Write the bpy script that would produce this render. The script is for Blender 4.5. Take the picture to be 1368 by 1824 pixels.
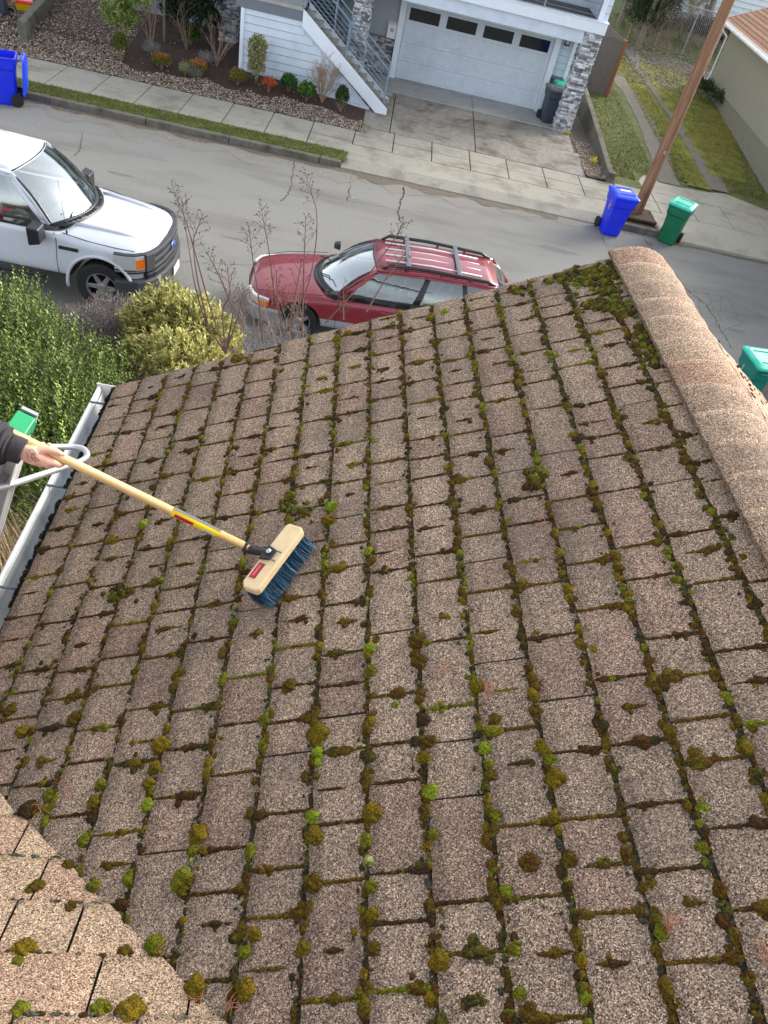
import bpy, bmesh, math, random
import numpy as np
from mathutils import Vector, Matrix
random.seed(7); rng = np.random.default_rng(7)
sc = bpy.context.scene
for o in list(bpy.data.objects): bpy.data.objects.remove(o, do_unlink=True)
C = sc.collection
# ------------------------------------------------------------ camera, sky, sun, exposure
CAMZ = 6.93; F = 1290.0
RC = np.array([[0.98049228, 0.17323648, 0.09286555], [0.0552934, -0.69647615, 0.71544644], [0.18862006, -0.69635486, -0.69246832]])
cam = bpy.data.cameras.new('camera'); co = bpy.data.objects.new('camera', cam); C.objects.link(co)
co.matrix_world = Matrix([[RC[i][0], -RC[i][1], -RC[i][2], (0, 0, CAMZ)[i]] for i in range(3)] + [[0, 0, 0, 1]])
cam.sensor_fit = 'VERTICAL'; cam.sensor_height = 24; cam.lens = F / 1824 * 24; cam.clip_start = .05; cam.clip_end = 600
sc.camera = co
SUN_EL, SUN_AZ = math.radians(24), math.radians(52)      # azimuth from +Y towards +X
w = bpy.data.worlds.new('World'); sc.world = w; w.use_nodes = True
nt = w.node_tree; bg = nt.nodes['Background']; sky = nt.nodes.new('ShaderNodeTexSky')
sky.sky_type = 'NISHITA'; sky.sun_disc = False; sky.sun_elevation = SUN_EL; sky.sun_rotation = SUN_AZ
sky.dust_density = 1.2; sky.air_density = .8; sky.ozone_density = .8
hs = nt.nodes.new('ShaderNodeHueSaturation'); hs.inputs['Saturation'].default_value = .32; nt.links.new(sky.outputs[0], hs.inputs['Color']); nt.links.new(hs.outputs[0], bg.inputs[0]); bg.inputs[1].default_value = .15
sl = bpy.data.lights.new('sun', 'SUN'); so = bpy.data.objects.new('sun', sl); C.objects.link(so)
sl.energy = 1.55; sl.angle = math.radians(32); sl.color = (1, .93, .82)
sd = Vector((math.sin(SUN_AZ) * math.cos(SUN_EL), math.cos(SUN_AZ) * math.cos(SUN_EL), math.sin(SUN_EL)))
so.rotation_euler = sd.to_track_quat('Z', 'Y').to_euler()
sc.view_settings.view_transform = 'Standard'; sc.view_settings.look = 'None'; sc.view_settings.exposure = 1.62
sc.view_settings.gamma = 1; sc.view_settings.use_curve_mapping = False
# ------------------------------------------------------------ where a sight line of the photo meets a real plane
def ray(px, py): return Vector(RC @ np.array([px - 684, py - 912, F]))
def at(px, py, z=0.0):
    r = ray(px, py); return Vector((0, 0, CAMZ)) + r * ((CAMZ - z) / -r.z)
def atd(px, py, d): return Vector((0, 0, CAMZ)) + ray(px, py) * (d / F)
def atY(px, py, y): r = ray(px, py); return Vector((0, 0, CAMZ)) + r * (y / r.y)
def atf(px, py, f):
    z = .3
    for i in range(50): P = at(px, py, z); z = .5 * z + .5 * f(P.x, P.y)
    P.z = f(P.x, P.y); return P
def gz(x, y): return .15 + max(0, y - 23.3) * .05                       # neighbour's yard
def gg(x, y): return .165 + min(1, max(0, (y - 22.3) / 1.3)) * .3 * min(1, max(0, (-x - .3) / 3.2))   # garden bed
# ------------------------------------------------------------ helpers
def tag(o, label=None, cat=None, group=None, kind=None):
    if label: o['label'] = label
    if cat: o['category'] = cat
    if group: o['group'] = group
    if kind: o['kind'] = kind
    return o
def empty(name, loc=(0, 0, 0), rz=0, label=None, cat=None, group=None):
    o = bpy.data.objects.new(name, None); o.empty_display_size = .1; C.objects.link(o)
    o.location = loc; o.rotation_euler = (0, 0, rz); return tag(o, label, cat, group)
class MB:
    def __init__(s): s.v = []; s.f = []; s.m = []
    def add(s, vs, fs, mi=0):
        n = len(s.v); s.v += [tuple(x) for x in vs]; s.f += [tuple(i + n for i in f) for f in fs]; s.m += [mi] * len(fs)
    def box(s, a, b, mi=0, M=None):
        (x0, y0, z0), (x1, y1, z1) = a, b
        vs = [Vector(p) for p in ((x0,y0,z0),(x1,y0,z0),(x1,y1,z0),(x0,y1,z0),(x0,y0,z1),(x1,y0,z1),(x1,y1,z1),(x0,y1,z1))]
        if M is not None: vs = [M @ p for p in vs]
        s.add(vs, [(0,3,2,1),(4,5,6,7),(0,1,5,4),(1,2,6,5),(2,3,7,6),(3,0,4,7)], mi)
    def prism(s, poly, z0, z1, mi=0, M=None, ax='z'):
        n = len(poly)
        def P(a, b, c): return {'z': (a, b, c), 'y': (a, c, b), 'x': (c, a, b)}[ax]
        vs = [Vector(P(p[0], p[1], z0)) for p in poly] + [Vector(P(p[0], p[1], z1)) for p in poly]
        if M is not None: vs = [M @ p for p in vs]
        s.add(vs, [tuple(range(n))[::-1], tuple(range(n, 2 * n))] + [(i, (i + 1) % n, (i + 1) % n + n, i + n) for i in range(n)], mi)
    def tube(s, pts, r, n=8, mi=0, cap=True):
        pts = [Vector(p) for p in pts]; rs = r if isinstance(r, (list, tuple)) else [r] * len(pts)
        vs = []; fs = []; ref = None
        for i, p in enumerate(pts):
            d = (pts[min(i + 1, len(pts) - 1)] - pts[max(i - 1, 0)]).normalized()
            if ref is None: ref = d.orthogonal().normalized()
            a = (ref - d * ref.dot(d))
            a = a.normalized() if a.length > 1e-6 else d.orthogonal().normalized()
            ref = a; b = d.cross(a)
            vs += [p + (a * math.cos(t) + b * math.sin(t)) * rs[i] for t in [2 * math.pi * k / n for k in range(n)]]
        for i in range(len(pts) - 1):
            for k in range(n): fs.append((i * n + k, i * n + (k + 1) % n, (i + 1) * n + (k + 1) % n, (i + 1) * n + k))
        if cap: fs += [tuple(range(n))[::-1], tuple(range(len(vs) - n, len(vs)))]
        s.add(vs, fs, mi)
    def lathe(s, prof, n=24, M=None, mi=0):           # prof (r,z) about Z
        vs = []; fs = []
        for r, z in prof: vs += [Vector((r * math.cos(2 * math.pi * k / n), r * math.sin(2 * math.pi * k / n), z)) for k in range(n)]
        for i in range(len(prof) - 1):
            for k in range(n): fs.append((i * n + k, i * n + (k + 1) % n, (i + 1) * n + (k + 1) % n, (i + 1) * n + k))
        if M is not None: vs = [M @ p for p in vs]
        s.add(vs, fs, mi)
    def rings(s, rings, mi=0, cap=True):
        n = len(rings[0]); vs = [p for r in rings for p in r]; fs = []
        for i in range(len(rings) - 1):
            for k in range(n): fs.append((i * n + k, i * n + (k + 1) % n, (i + 1) * n + (k + 1) % n, (i + 1) * n + k))
        if cap: fs += [tuple(range(n))[::-1], tuple(range(len(vs) - n, len(vs)))]
        s.add(vs, fs, mi)
    def build(s, name, mats, parent=None, smooth=False, bevel=0, sub=0, bseg=2):
        me = bpy.data.meshes.new(name); me.from_pydata([tuple(v) for v in s.v], [], s.f)
        for m in (mats if isinstance(mats, (list, tuple)) else [mats]): me.materials.append(m)
        me.polygons.foreach_set('material_index', s.m)
        if smooth: me.polygons.foreach_set('use_smooth', [True] * len(s.f))
        bm = bmesh.new(); bm.from_mesh(me); bmesh.ops.recalc_face_normals(bm, faces=bm.faces); bm.to_mesh(me); bm.free()
        o = bpy.data.objects.new(name, me); C.objects.link(o)
        if parent is not None: o.parent = parent
        if bevel: m = o.modifiers.new('b', 'BEVEL'); m.width = bevel; m.segments = bseg; m.limit_method = 'ANGLE'; m.angle_limit = math.radians(38)
        if sub: m = o.modifiers.new('s', 'SUBSURF'); m.levels = m.render_levels = sub
        return o
def npmesh(name, V, Fc, mats, col=None, parent=None, smooth=False, nper=None):
    """V (n,3) array, Fc (m,k) array; col (m,3) per face"""
    me = bpy.data.meshes.new(name); V = np.asarray(V, np.float32); Fc = np.asarray(Fc, np.int32); k = Fc.shape[1]
    me.vertices.add(len(V)); me.vertices.foreach_set('co', V.ravel())
    me.loops.add(Fc.size); me.loops.foreach_set('vertex_index', Fc.ravel())
    me.polygons.add(len(Fc)); me.polygons.foreach_set('loop_start', np.arange(0, Fc.size, k, dtype=np.int32))
    me.polygons.foreach_set('loop_total', np.full(len(Fc), k, np.int32))
    if smooth: me.polygons.foreach_set('use_smooth', np.ones(len(Fc), bool))
    me.update(calc_edges=True)
    for m in (mats if isinstance(mats, (list, tuple)) else [mats]): me.materials.append(m)
    if col is not None:
        a = me.color_attributes.new('Col', 'FLOAT_COLOR', 'CORNER')
        c = np.ones((Fc.size, 4), np.float32); c[:, :3] = np.repeat(col, k, 0); a.data.foreach_set('color', c.ravel())
    o = bpy.data.objects.new(name, me); C.objects.link(o)
    if parent is not None: o.parent = parent
    return o
def copy_tree(o, parent=None):
    c = o.copy(); C.objects.link(c)
    if parent is not None: c.parent = parent
    for ch in list(o.children): copy_tree(ch, c)
    return c
# ------------------------------------------------------------ materials
def srgb(r, g, b):
    return tuple((x / 255 / 12.92 if x / 255 <= .04045 else ((x / 255 + .055) / 1.055) ** 2.4) for x in (r, g, b))
def newmat(name):
    m = bpy.data.materials.new(name); m.use_nodes = True; n = m.node_tree.nodes; return m, n, m.node_tree.links, n['Principled BSDF']
def mat(name, c, rough=.6, metal=0, var=.12, scale=6, bump=0, bscale=60, spec=.5, dirt=None, dscale=1.2, damt=.5, stretch=None, coat=0):
    m, n, l, b = newmat(name); b.inputs['Roughness'].default_value = rough; b.inputs['Metallic'].default_value = metal
    b.inputs['Specular IOR Level'].default_value = spec; b.inputs['Coat Weight'].default_value = coat
    tc = n.new('ShaderNodeTexCoord'); src = tc.outputs['Object']
    if stretch:
        mp = n.new('ShaderNodeMapping'); mp.inputs['Scale'].default_value = stretch; l.new(src, mp.inputs[0]); src = mp.outputs[0]
    no = n.new('ShaderNodeTexNoise'); no.inputs['Scale'].default_value = scale; no.inputs['Detail'].default_value = 6; l.new(src, no.inputs[0])
    r = n.new('ShaderNodeValToRGB'); r.color_ramp.elements[0].position = .3; r.color_ramp.elements[1].position = .7
    r.color_ramp.elements[0].color = (*[x * (1 - var) for x in c], 1); r.color_ramp.elements[1].color = (*[min(1, x * (1 + var)) for x in c], 1)
    l.new(no.outputs[0], r.inputs[0]); out = r.outputs[0]
    if dirt:
        n2 = n.new('ShaderNodeTexNoise'); n2.inputs['Scale'].default_value = dscale; n2.inputs['Detail'].default_value = 8; n2.inputs['Roughness'].default_value = .65; l.new(src, n2.inputs[0])
        r2 = n.new('ShaderNodeValToRGB'); r2.color_ramp.elements[0].position = .48; r2.color_ramp.elements[1].position = .68
        r2.color_ramp.elements[0].color = (0, 0, 0, 1); r2.color_ramp.elements[1].color = (damt, damt, damt, 1); l.new(n2.outputs[0], r2.inputs[0])
        mx = n.new('ShaderNodeMixRGB'); l.new(r2.outputs[0], mx.inputs[0]); l.new(out, mx.inputs[1]); mx.inputs[2].default_value = (*dirt, 1); out = mx.outputs[0]
    l.new(out, b.inputs['Base Color'])
    if bump:
        n3 = n.new('ShaderNodeTexNoise'); n3.inputs['Scale'].default_value = bscale; n3.inputs['Detail'].default_value = 5; l.new(src, n3.inputs[0])
        bp = n.new('ShaderNodeBump'); bp.inputs['Strength'].default_value = bump; bp.inputs['Distance'].default_value = .02; l.new(n3.outputs[0], bp.inputs['Height']); l.new(bp.outputs[0], b.inputs['Normal'])
    return m
def vcol(name, rough=.7, spec=.3, nscale=0, namt=.3, trans=0):
    m, n, l, b = newmat(name); b.inputs['Roughness'].default_value = rough; b.inputs['Specular IOR Level'].default_value = spec
    a = n.new('ShaderNodeVertexColor'); a.layer_name = 'Col'; out = a.outputs[0]
    if nscale:
        tc = n.new('ShaderNodeTexCoord'); no = n.new('ShaderNodeTexNoise'); no.inputs['Scale'].default_value = nscale; no.inputs['Detail'].default_value = 4; l.new(tc.outputs['Object'], no.inputs[0])
        r = n.new('ShaderNodeValToRGB'); r.color_ramp.elements[0].position = .35; r.color_ramp.elements[1].position = .68
        r.color_ramp.elements[0].color = (1 - namt,) * 3 + (1,); r.color_ramp.elements[1].color = (1 + namt,) * 3 + (1,); l.new(no.outputs[0], r.inputs[0])
        mx = n.new('ShaderNodeMixRGB'); mx.blend_type = 'MULTIPLY'; mx.inputs[0].default_value = 1; l.new(out, mx.inputs[1]); l.new(r.outputs[0], mx.inputs[2]); out = mx.outputs[0]
    l.new(out, b.inputs['Base Color'])
    if trans:
        t = n.new('ShaderNodeBsdfTranslucent'); l.new(out, t.inputs[0]); ms = n.new('ShaderNodeMixShader'); ms.inputs[0].default_value = trans
        l.new(b.outputs[0], ms.inputs[1]); l.new(t.outputs[0], ms.inputs[2]); l.new(ms.outputs[0], n['Material Output'].inputs[0])
    return m
def granules(name, cols, sc_=440, stain=.45, stainc=(.09, .075, .07), wear=None):
    m, n, l, b = newmat(name); b.inputs['Roughness'].default_value = .9; b.inputs['Specular IOR Level'].default_value = .25
    tc = n.new('ShaderNodeTexCoord'); src = tc.outputs['Object']
    v = n.new('ShaderNodeTexVoronoi'); v.inputs['Scale'].default_value = sc_; l.new(src, v.inputs[0])
    se = n.new('ShaderNodeSeparateColor'); l.new(v.outputs['Color'], se.inputs[0])
    r = n.new('ShaderNodeValToRGB'); r.color_ramp.interpolation = 'CONSTANT'; e = r.color_ramp.elements
    while len(e) < len(cols): e.new(.5)
    for i, (p, c) in enumerate(cols): e[i].position = p; e[i].color = (*c, 1)
    l.new(se.outputs[0], r.inputs[0]); out = r.outputs[0]
    v2 = n.new('ShaderNodeTexVoronoi'); v2.inputs['Scale'].default_value = sc_ * .42; l.new(src, v2.inputs[0])
    se2 = n.new('ShaderNodeSeparateColor'); l.new(v2.outputs['Color'], se2.inputs[0])
    ra = n.new('ShaderNodeValToRGB'); ra.color_ramp.elements[0].color = (.8, .78, .78, 1); ra.color_ramp.elements[1].color = (1.2, 1.18, 1.15, 1); l.new(se2.outputs[1], ra.inputs[0])
    mm = n.new('ShaderNodeMixRGB'); mm.blend_type = 'MULTIPLY'; mm.inputs[0].default_value = 1; l.new(out, mm.inputs[1]); l.new(ra.outputs[0], mm.inputs[2]); out = mm.outputs[0]
    for s_, amt, p0, p1 in ((2.2, stain, .45, .75), (14, stain * .8, .5, .78), (45, stain * .6, .55, .8)):
        n2 = n.new('ShaderNodeTexNoise'); n2.inputs['Scale'].default_value = s_; n2.inputs['Detail'].default_value = 7; n2.inputs['Roughness'].default_value = .6; l.new(src, n2.inputs[0])
        r2 = n.new('ShaderNodeValToRGB'); r2.color_ramp.elements[0].position = p0; r2.color_ramp.elements[1].position = p1
        r2.color_ramp.elements[0].color = (0, 0, 0, 1); r2.color_ramp.elements[1].color = (amt, amt, amt, 1); l.new(n2.outputs[0], r2.inputs[0])
        mx = n.new('ShaderNodeMixRGB'); l.new(r2.outputs[0], mx.inputs[0]); l.new(out, mx.inputs[1]); mx.inputs[2].default_value = (*stainc, 1); out = mx.outputs[0]
    at_ = n.new('ShaderNodeVertexColor'); at_.layer_name = 'Col'
    m2 = n.new('ShaderNodeMixRGB'); m2.blend_type = 'MULTIPLY'; m2.inputs[0].default_value = 1; l.new(out, m2.inputs[1]); l.new(at_.outputs[0], m2.inputs[2])
    l.new(m2.outputs[0], b.inputs['Base Color'])
    bp = n.new('ShaderNodeBump'); bp.inputs['Strength'].default_value = .55; bp.inputs['Distance'].default_value = .002; l.new(v.outputs['Distance'], bp.inputs['Height']); bp.invert = True; l.new(bp.outputs[0], b.inputs['Normal'])
    return m
def glassmat(name, tint=(.75, .85, .82), gl=.18):
    m, n, l, b = newmat(name); n.remove(b)
    t = n.new('ShaderNodeBsdfTransparent'); t.inputs[0].default_value = (*tint, 1); g = n.new('ShaderNodeBsdfGlossy'); g.inputs['Roughness'].default_value = .02 if gl < .2 else .1; g.inputs[0].default_value = (.95, 1, 1, 1)
    fr = n.new('ShaderNodeFresnel'); fr.inputs[0].default_value = 1.5; ad = n.new('ShaderNodeMath'); ad.operation = 'ADD'; ad.inputs[1].default_value = gl; l.new(fr.outputs[0], ad.inputs[0])
    ms = n.new('ShaderNodeMixShader'); l.new(ad.outputs[0], ms.inputs[0]); l.new(t.outputs[0], ms.inputs[1]); l.new(g.outputs[0], ms.inputs[2]); l.new(ms.outputs[0], n['Material Output'].inputs[0])
    return m
GR = [(0, srgb(64, 52, 44)), (.15, srgb(108, 91, 78)), (.35, srgb(142, 121, 104)), (.61, srgb(170, 148, 128)), (.83, srgb(202, 179, 152)), (.95, srgb(232, 212, 180))]
GR2 = [(0, srgb(60, 50, 42)), (.14, srgb(122, 102, 84)), (.32, srgb(158, 134, 111)), (.56, srgb(186, 161, 134)), (.78, srgb(208, 185, 156)), (.93, srgb(230, 212, 184))]
M = dict(
 shingle=granules('shingle_granules', GR), shingle_light=granules('shingle_granules_light', GR2, stain=.35, stainc=srgb(104, 86, 74)),
 cap=granules('ridge_cap_granules', [(p, tuple(x * .5 + y * .5 for x, y in zip(c, d))) for (p, c), (_, d) in zip(GR, GR2)], stain=.38),
 lapshade=mat('lap_shade', srgb(96, 106, 120), .8), seam=mat('roofing_felt', (.02, .018, .016), .95), wood_h=mat('handle_wood', srgb(222, 188, 128), .45, var=.14, scale=3, stretch=(1, 1, 1), bump=.05),
 pine=mat('pine_block', srgb(232, 206, 160), .6, var=.1, scale=9, bump=.06, dirt=srgb(205, 168, 118), dscale=7, damt=.5),
 blackp=mat('black_plastic', (.02, .022, .026), .4), chrome=mat('chrome', (.6, .6, .6), .2, 1, var=.03),
 yellow=mat('yellow_label', srgb(250, 215, 20), .35, var=.02), redl=mat('red_label', srgb(190, 22, 50), .35, var=.03), greyl=mat('grey_label', srgb(95, 100, 98), .4),
 white=mat('white_print', (.8, .8, .8), .5, var=.02), asphalt=mat('asphalt', srgb(134, 133, 128), .9, var=.2, scale=70, bump=.35, bscale=160, dirt=srgb(108, 105, 99), dscale=.9, damt=.7, stretch=(.3, 1, 1)),
 crack=mat('crack_dark', (.055, .052, .047), .95), gutterm=mat('gutter_paint', srgb(238, 238, 234), .45, var=.06, dirt=srgb(150, 148, 140), dscale=4, damt=.35),
 grease=mat('gutter_inside', srgb(196, 198, 196), .5, dirt=srgb(105, 105, 100), dscale=5, damt=.6), alu=mat('aluminium', (.72, .72, .70), .45, .25, var=.1, scale=14, stretch=(1, 1, .1), dirt=(.25, .25, .24), dscale=12, damt=.4),
 capg=mat('green_cap', srgb(16, 150, 92), .4, var=.06), spike=mat('gutter_spike', srgb(92, 100, 108), .5),
 conc=mat('sidewalk_concrete', srgb(160, 156, 143), .9, var=.12, scale=25, bump=.2, bscale=120, dirt=srgb(112, 108, 98), dscale=1.3, damt=.75),
 conc2=mat('apron_concrete', srgb(180, 174, 158), .9, var=.1, scale=25, bump=.2, bscale=120, dirt=srgb(135, 128, 112), dscale=1.1, damt=.6),
 drive=mat('driveway_concrete', srgb(146, 140, 130), .85, var=.2, scale=6, bump=.15, bscale=100, dirt=srgb(84, 77, 67), dscale=1.1, damt=.95),
 slabl=mat('garage_slab', srgb(168, 170, 166), .85, var=.1, scale=8, dirt=srgb(120, 116, 106), dscale=2),
 curb=mat('curb_concrete', srgb(112, 108, 98), .95, var=.2, scale=12, bump=.5, bscale=60, dirt=srgb(58, 54, 46), dscale=3, damt=.85),
 siding=mat('pale_siding', srgb(206, 218, 232), .55, var=.05, scale=3, dirt=srgb(178, 188, 198), dscale=1.6, damt=.5), trim=mat('white_trim', srgb(226, 234, 244), .55, var=.03), gdoor=mat('garage_door', srgb(205, 214, 224), .5, var=.04, dirt=srgb(180, 188, 196), dscale=1.1, damt=.5),
 sidingd=mat('grey_siding', srgb(128, 138, 150), .6, var=.04), greyw=mat('grey_wall', srgb(160, 168, 176), .65, var=.03), fascg=mat('slate_fascia', srgb(112, 117, 128), .6, var=.04),
 deckf=mat('deck_floor', srgb(112, 112, 110), .8, var=.1), rail=mat('rail_metal', srgb(128, 146, 162), .4, .3, var=.04), dark=mat('dark_void', (.012, .012, .013), .7), pane=mat('dark_pane', (.012, .014, .017), .08, var=.1),
 stonel=vcol('stacked_stone', .85, .3, 60, .25), mulch=mat('bark_mulch', srgb(70, 52, 42), .95, var=.45, scale=60, bump=1, bscale=90), soil=mat('soil', srgb(88, 74, 58), .95, var=.3, scale=20, bump=.6),
 gravelbase=mat('gravel_base', srgb(120, 110, 100), .95, var=.35, scale=60, bump=1, bscale=80), pebble=vcol('pebbles', .8, .3), leaf=vcol('leaf', .5, .4, 0, 0, .25), twig=vcol('twig', .85, .2),
 moss=vcol('moss_green', .95, .1, 260, .55), needle=mat('brown_needles', srgb(176, 110, 80), .8),
 lawn=mat('lawn_ground', srgb(108, 116, 66), .95, var=.35, scale=8, bump=.8, bscale=70, dirt=srgb(92, 88, 58), dscale=2.2, damt=.7),
 mossg=mat('moss_ground', srgb(122, 124, 44), .95, var=.45, scale=2.2, bump=.7, bscale=60, dirt=srgb(140, 118, 50), dscale=1.2, damt=.85),
 track=mat('gravel_track', srgb(134, 128, 116), .95, var=.3, scale=45, bump=.7, bscale=90, dirt=srgb(110, 106, 84), dscale=3, damt=.5),
 wpaint=mat('white_car_paint', srgb(200, 206, 214), .28, var=.02, coat=.5), rpaint=mat('red_car_paint', srgb(136, 42, 54), .32, .1, var=.04, coat=.6), silver=mat('silver_cladding', srgb(165, 170, 176), .4, .3, var=.04),
 tyre=mat('tyre_rubber', (.018, .018, .019), .85, bump=.2), rim=mat('wheel_rim', (.4, .4, .41), .35, .7), glass=glassmat('car_glass'), glassw=glassmat('windscreen_glass', (.7, .82, .8), .32), seat=mat('car_seat', (.16, .165, .15), .9, var=.15), dash=mat('dash', (.2, .21, .2), .8),
 amber=mat('amber_lens', srgb(235, 115, 20), .2), lens=mat('lamp_lens', (.62, .65, .67), .06, .25, var=.06, scale=6), redlens=mat('red_lens', (.4, .01, .01), .2), blueb=mat('blue_cart', srgb(8, 40, 225), .42, var=.05, scale=3, dirt=srgb(44, 70, 190), dscale=4, damt=.45), blued=mat('blue_cart_lid', srgb(25, 75, 235), .35, var=.05),
 greenb=mat('green_cart', srgb(0, 105, 68), .42, var=.06, scale=3, dirt=srgb(56, 112, 84), dscale=4, damt=.5), tealb=mat('teal_lid', srgb(20, 190, 160), .38, var=.08, scale=5, dirt=srgb(110, 200, 180), dscale=6, damt=.6), tealbody=mat('teal_cart', srgb(0, 118, 105), .42, var=.05), navy=mat('dark_grey_cart', srgb(52, 62, 78), .45, var=.06), lidg=mat('grey_lid', srgb(92, 96, 98), .4), crate_r=mat('red_bin', srgb(225, 50, 30), .4), crate_y=mat('yellow_bin', srgb(240, 195, 10), .4),
 pole=mat('pole_wood', srgb(150, 112, 86), .9, var=.4, scale=5, stretch=(9, 9, .5), bump=.9, bscale=12, dirt=srgb(84, 60, 46), dscale=2.5, damt=.85), fence=mat('weathered_boards', srgb(112, 104, 98), .9, var=.3, scale=5, stretch=(12, 12, .8), bump=.5, bscale=9), redwood=mat('red_post', srgb(150, 88, 55), .8, var=.2, scale=6, stretch=(6, 6, .6)),
 greywood=mat('grey_wood', srgb(126, 120, 116), .9, var=.35, scale=4, stretch=(12, 12, .6), bump=.6), shed=mat('sage_siding', srgb(160, 158, 140), .75, var=.05), found=mat('foundation', srgb(128, 126, 112), .9, var=.15, scale=12), shedroof=mat('brown_shingle', srgb(156, 118, 92), .9, var=.2, scale=24), wsiding=mat('white_siding', srgb(222, 230, 236), .6, var=.03),
 galv=mat('galvanised', (.38, .39, .4), .5, .5), skin=mat('skin', srgb(226, 178, 154), .5, var=.1, scale=40, dirt=srgb(214, 146, 124), dscale=22, damt=.6), nail=mat('nail', srgb(232, 180, 168), .3), ink=mat('tattoo_ink', srgb(96, 76, 84), .6), hoodie=mat('black_hoodie', srgb(52, 50, 54), .95, var=.15, scale=30, bump=.3, bscale=200), jeans=mat('jeans', srgb(50, 62, 84), .9), hair=mat('hair', (.03, .02, .015), .7), boot=mat('boot', (.03, .025, .02), .7),
 badge=mat('blue_badge', srgb(40, 80, 150), .25), sky_st=mat('sticker', srgb(60, 180, 220), .4), lampg=mat('lamp_glass', (.7, .65, .5), .3), paper=mat('paper', (.75, .74, .7), .7), blue=mat('bristle', srgb(38, 78, 104), .55, var=.35, scale=30),
)
def text(s, size, m, parent, loc, rot, name='lettering', ext=.0015):
    cu = bpy.data.curves.new(name, 'FONT'); cu.body = s; cu.size = size; cu.extrude = ext; cu.align_x = 'CENTER'; cu.align_y = 'CENTER'
    t = bpy.data.objects.new(name, cu); C.objects.link(t); dg = bpy.context.evaluated_depsgraph_get(); me = bpy.data.meshes.new_from_object(t.evaluated_get(dg)); bpy.data.objects.remove(t)
    me.materials.clear(); me.materials.append(m); o = bpy.data.objects.new(name, me); C.objects.link(o); o.parent = parent; o.location = loc; o.rotation_euler = rot; return o

# ============================================================ THE SETTING
def sheet(name, poly, z, m, thick=None, kind='structure', zf=None):
    b = MB()
    if thick: b.prism(poly, z - thick, z); o = b.build(name, m, bevel=.006 if thick > .05 else 0)
    else: b.add([(x, y, zf(x, y) if zf else z) for x, y in poly], [tuple(range(len(poly)))]); o = b.build(name, m)
    return tag(o, kind=kind)
def gridsheet(name, x0, x1, y0, y1, nx, ny, zf, m, edge=0, kind='structure', xf=None):
    X, Y = np.meshgrid(np.linspace(x0, x1, nx), np.linspace(y0, y1, ny)); V = []
    for j in range(ny):
        for i in range(nx):
            x, y = X[j, i], Y[j, i]
            if xf: x, y = xf((i / (nx - 1)), (j / (ny - 1)))
            V.append((x, y, zf(x, y)))
    idx = np.arange(nx * ny).reshape(ny, nx)
    Fc = np.stack([idx[:-1, :-1], idx[:-1, 1:], idx[1:, 1:], idx[1:, :-1]], -1).reshape(-1, 4)
    return tag(npmesh(name, V, Fc, m, smooth=True), kind=kind)
sheet('ground', [(-300, -300), (300, -300), (300, 400), (-300, 400)], -.06, M['soil'])
sheet('street', [(-80, 10.25), (80, 10.25), (80, 19.37), (-80, 19.37)], 0, M['asphalt'])
# gutter dirt and leaf silt along the far kerb
def rough_poly(p0, p1, w0, w1, n=60, amp=.12, side=-1):
    a = [(p0[0] + (p1[0] - p0[0]) * i / n, p0[1] + (p1[1] - p0[1]) * i / n) for i in range(n + 1)]
    bb = [(x, y + side * ((w0 + (w1 - w0) * i / n) * (.75 + .25 * math.sin(i * .7) + random.uniform(-.2, .2)))) for i, (x, y) in enumerate(a)]
    return a, bb
M['silt'] = mat('gutter_silt', srgb(108, 100, 88), .95, var=.25, scale=14, bump=.4, dirt=srgb(92, 78, 64), dscale=3, damt=.8)
M['silt2'] = mat('dry_silt', srgb(134, 130, 122), .95, var=.14, scale=20, bump=.3, dirt=srgb(124, 119, 110), dscale=1.5, damt=.8)
def silt(name, x0, x1, y, w0, w1, z, m):
    a, bb = rough_poly((x0, y), (x1, y), w0, w1, n=int((x1 - x0) * 6)); b = MB()
    for i in range(len(a) - 1): b.add([(*bb[i], z), (*bb[i + 1], z), (*a[i + 1], z), (*a[i], z)], [(0, 1, 2, 3)])
    return tag(b.build(name, m), kind='structure')
silt('gutter_dust', -14, -1.2, 19.36, .9, 1.0, .004, M['silt2']); silt('gutter_dust', -1.2, 5.4, 19.36, 1.1, .5, .004, M['silt2'])
silt('gutter_dirt', -14, -.4, 19.36, .28, .34, .008, M['silt']); silt('gutter_dirt', -.4, 4.9, 19.36, .5, .30, .008, M['silt']); silt('gutter_dirt', 7.9, 14, 19.3, .16, .12, .008, M['silt'])
def crack(pts, wd=.02, name='road_crack', z=.004, jig=.035):
    b = MB(); P = []
    for a, c in zip(pts[:-1], pts[1:]):
        A, B = Vector(a), Vector(c); n = max(2, int((B - A).length / .12))
        for i in range(n): P.append(A.lerp(B, i / n) + Vector((random.uniform(-jig, jig), random.uniform(-jig, jig), 0)))
    P.append(Vector(pts[-1]))
    for i in range(len(P) - 1):
        d = (P[i + 1] - P[i]).normalized(); s = Vector((-d.y, d.x, 0)); w0 = wd * random.uniform(.1, .75) / 2; w1 = wd * random.uniform(.1, .75) / 2
        b.add([P[i] - s * w0 + Vector((0, 0, z)), P[i + 1] - s * w1 + Vector((0, 0, z)), P[i + 1] + s * w1 + Vector((0, 0, z)), P[i] + s * w0 + Vector((0, 0, z))], [(0, 1, 2, 3)])
    return tag(b.build(name, M['crack']), kind='structure')
def cpx(pl, **k): return crack([at(*p) for p in pl], **k)
cpx([(146, 235), (143, 262), (133, 278)], wd=.03); cpx([(525, 285), (520, 330), (512, 350), (500, 358)], wd=.05); cpx([(628, 308), (622, 345), (618, 358)], wd=.05)
cpx([(720, 325), (718, 350), (708, 378), (716, 400), (704, 425)], wd=.07); cpx([(497, 330), (540, 340), (620, 358), (700, 372), (760, 380)], wd=.018)
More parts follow.
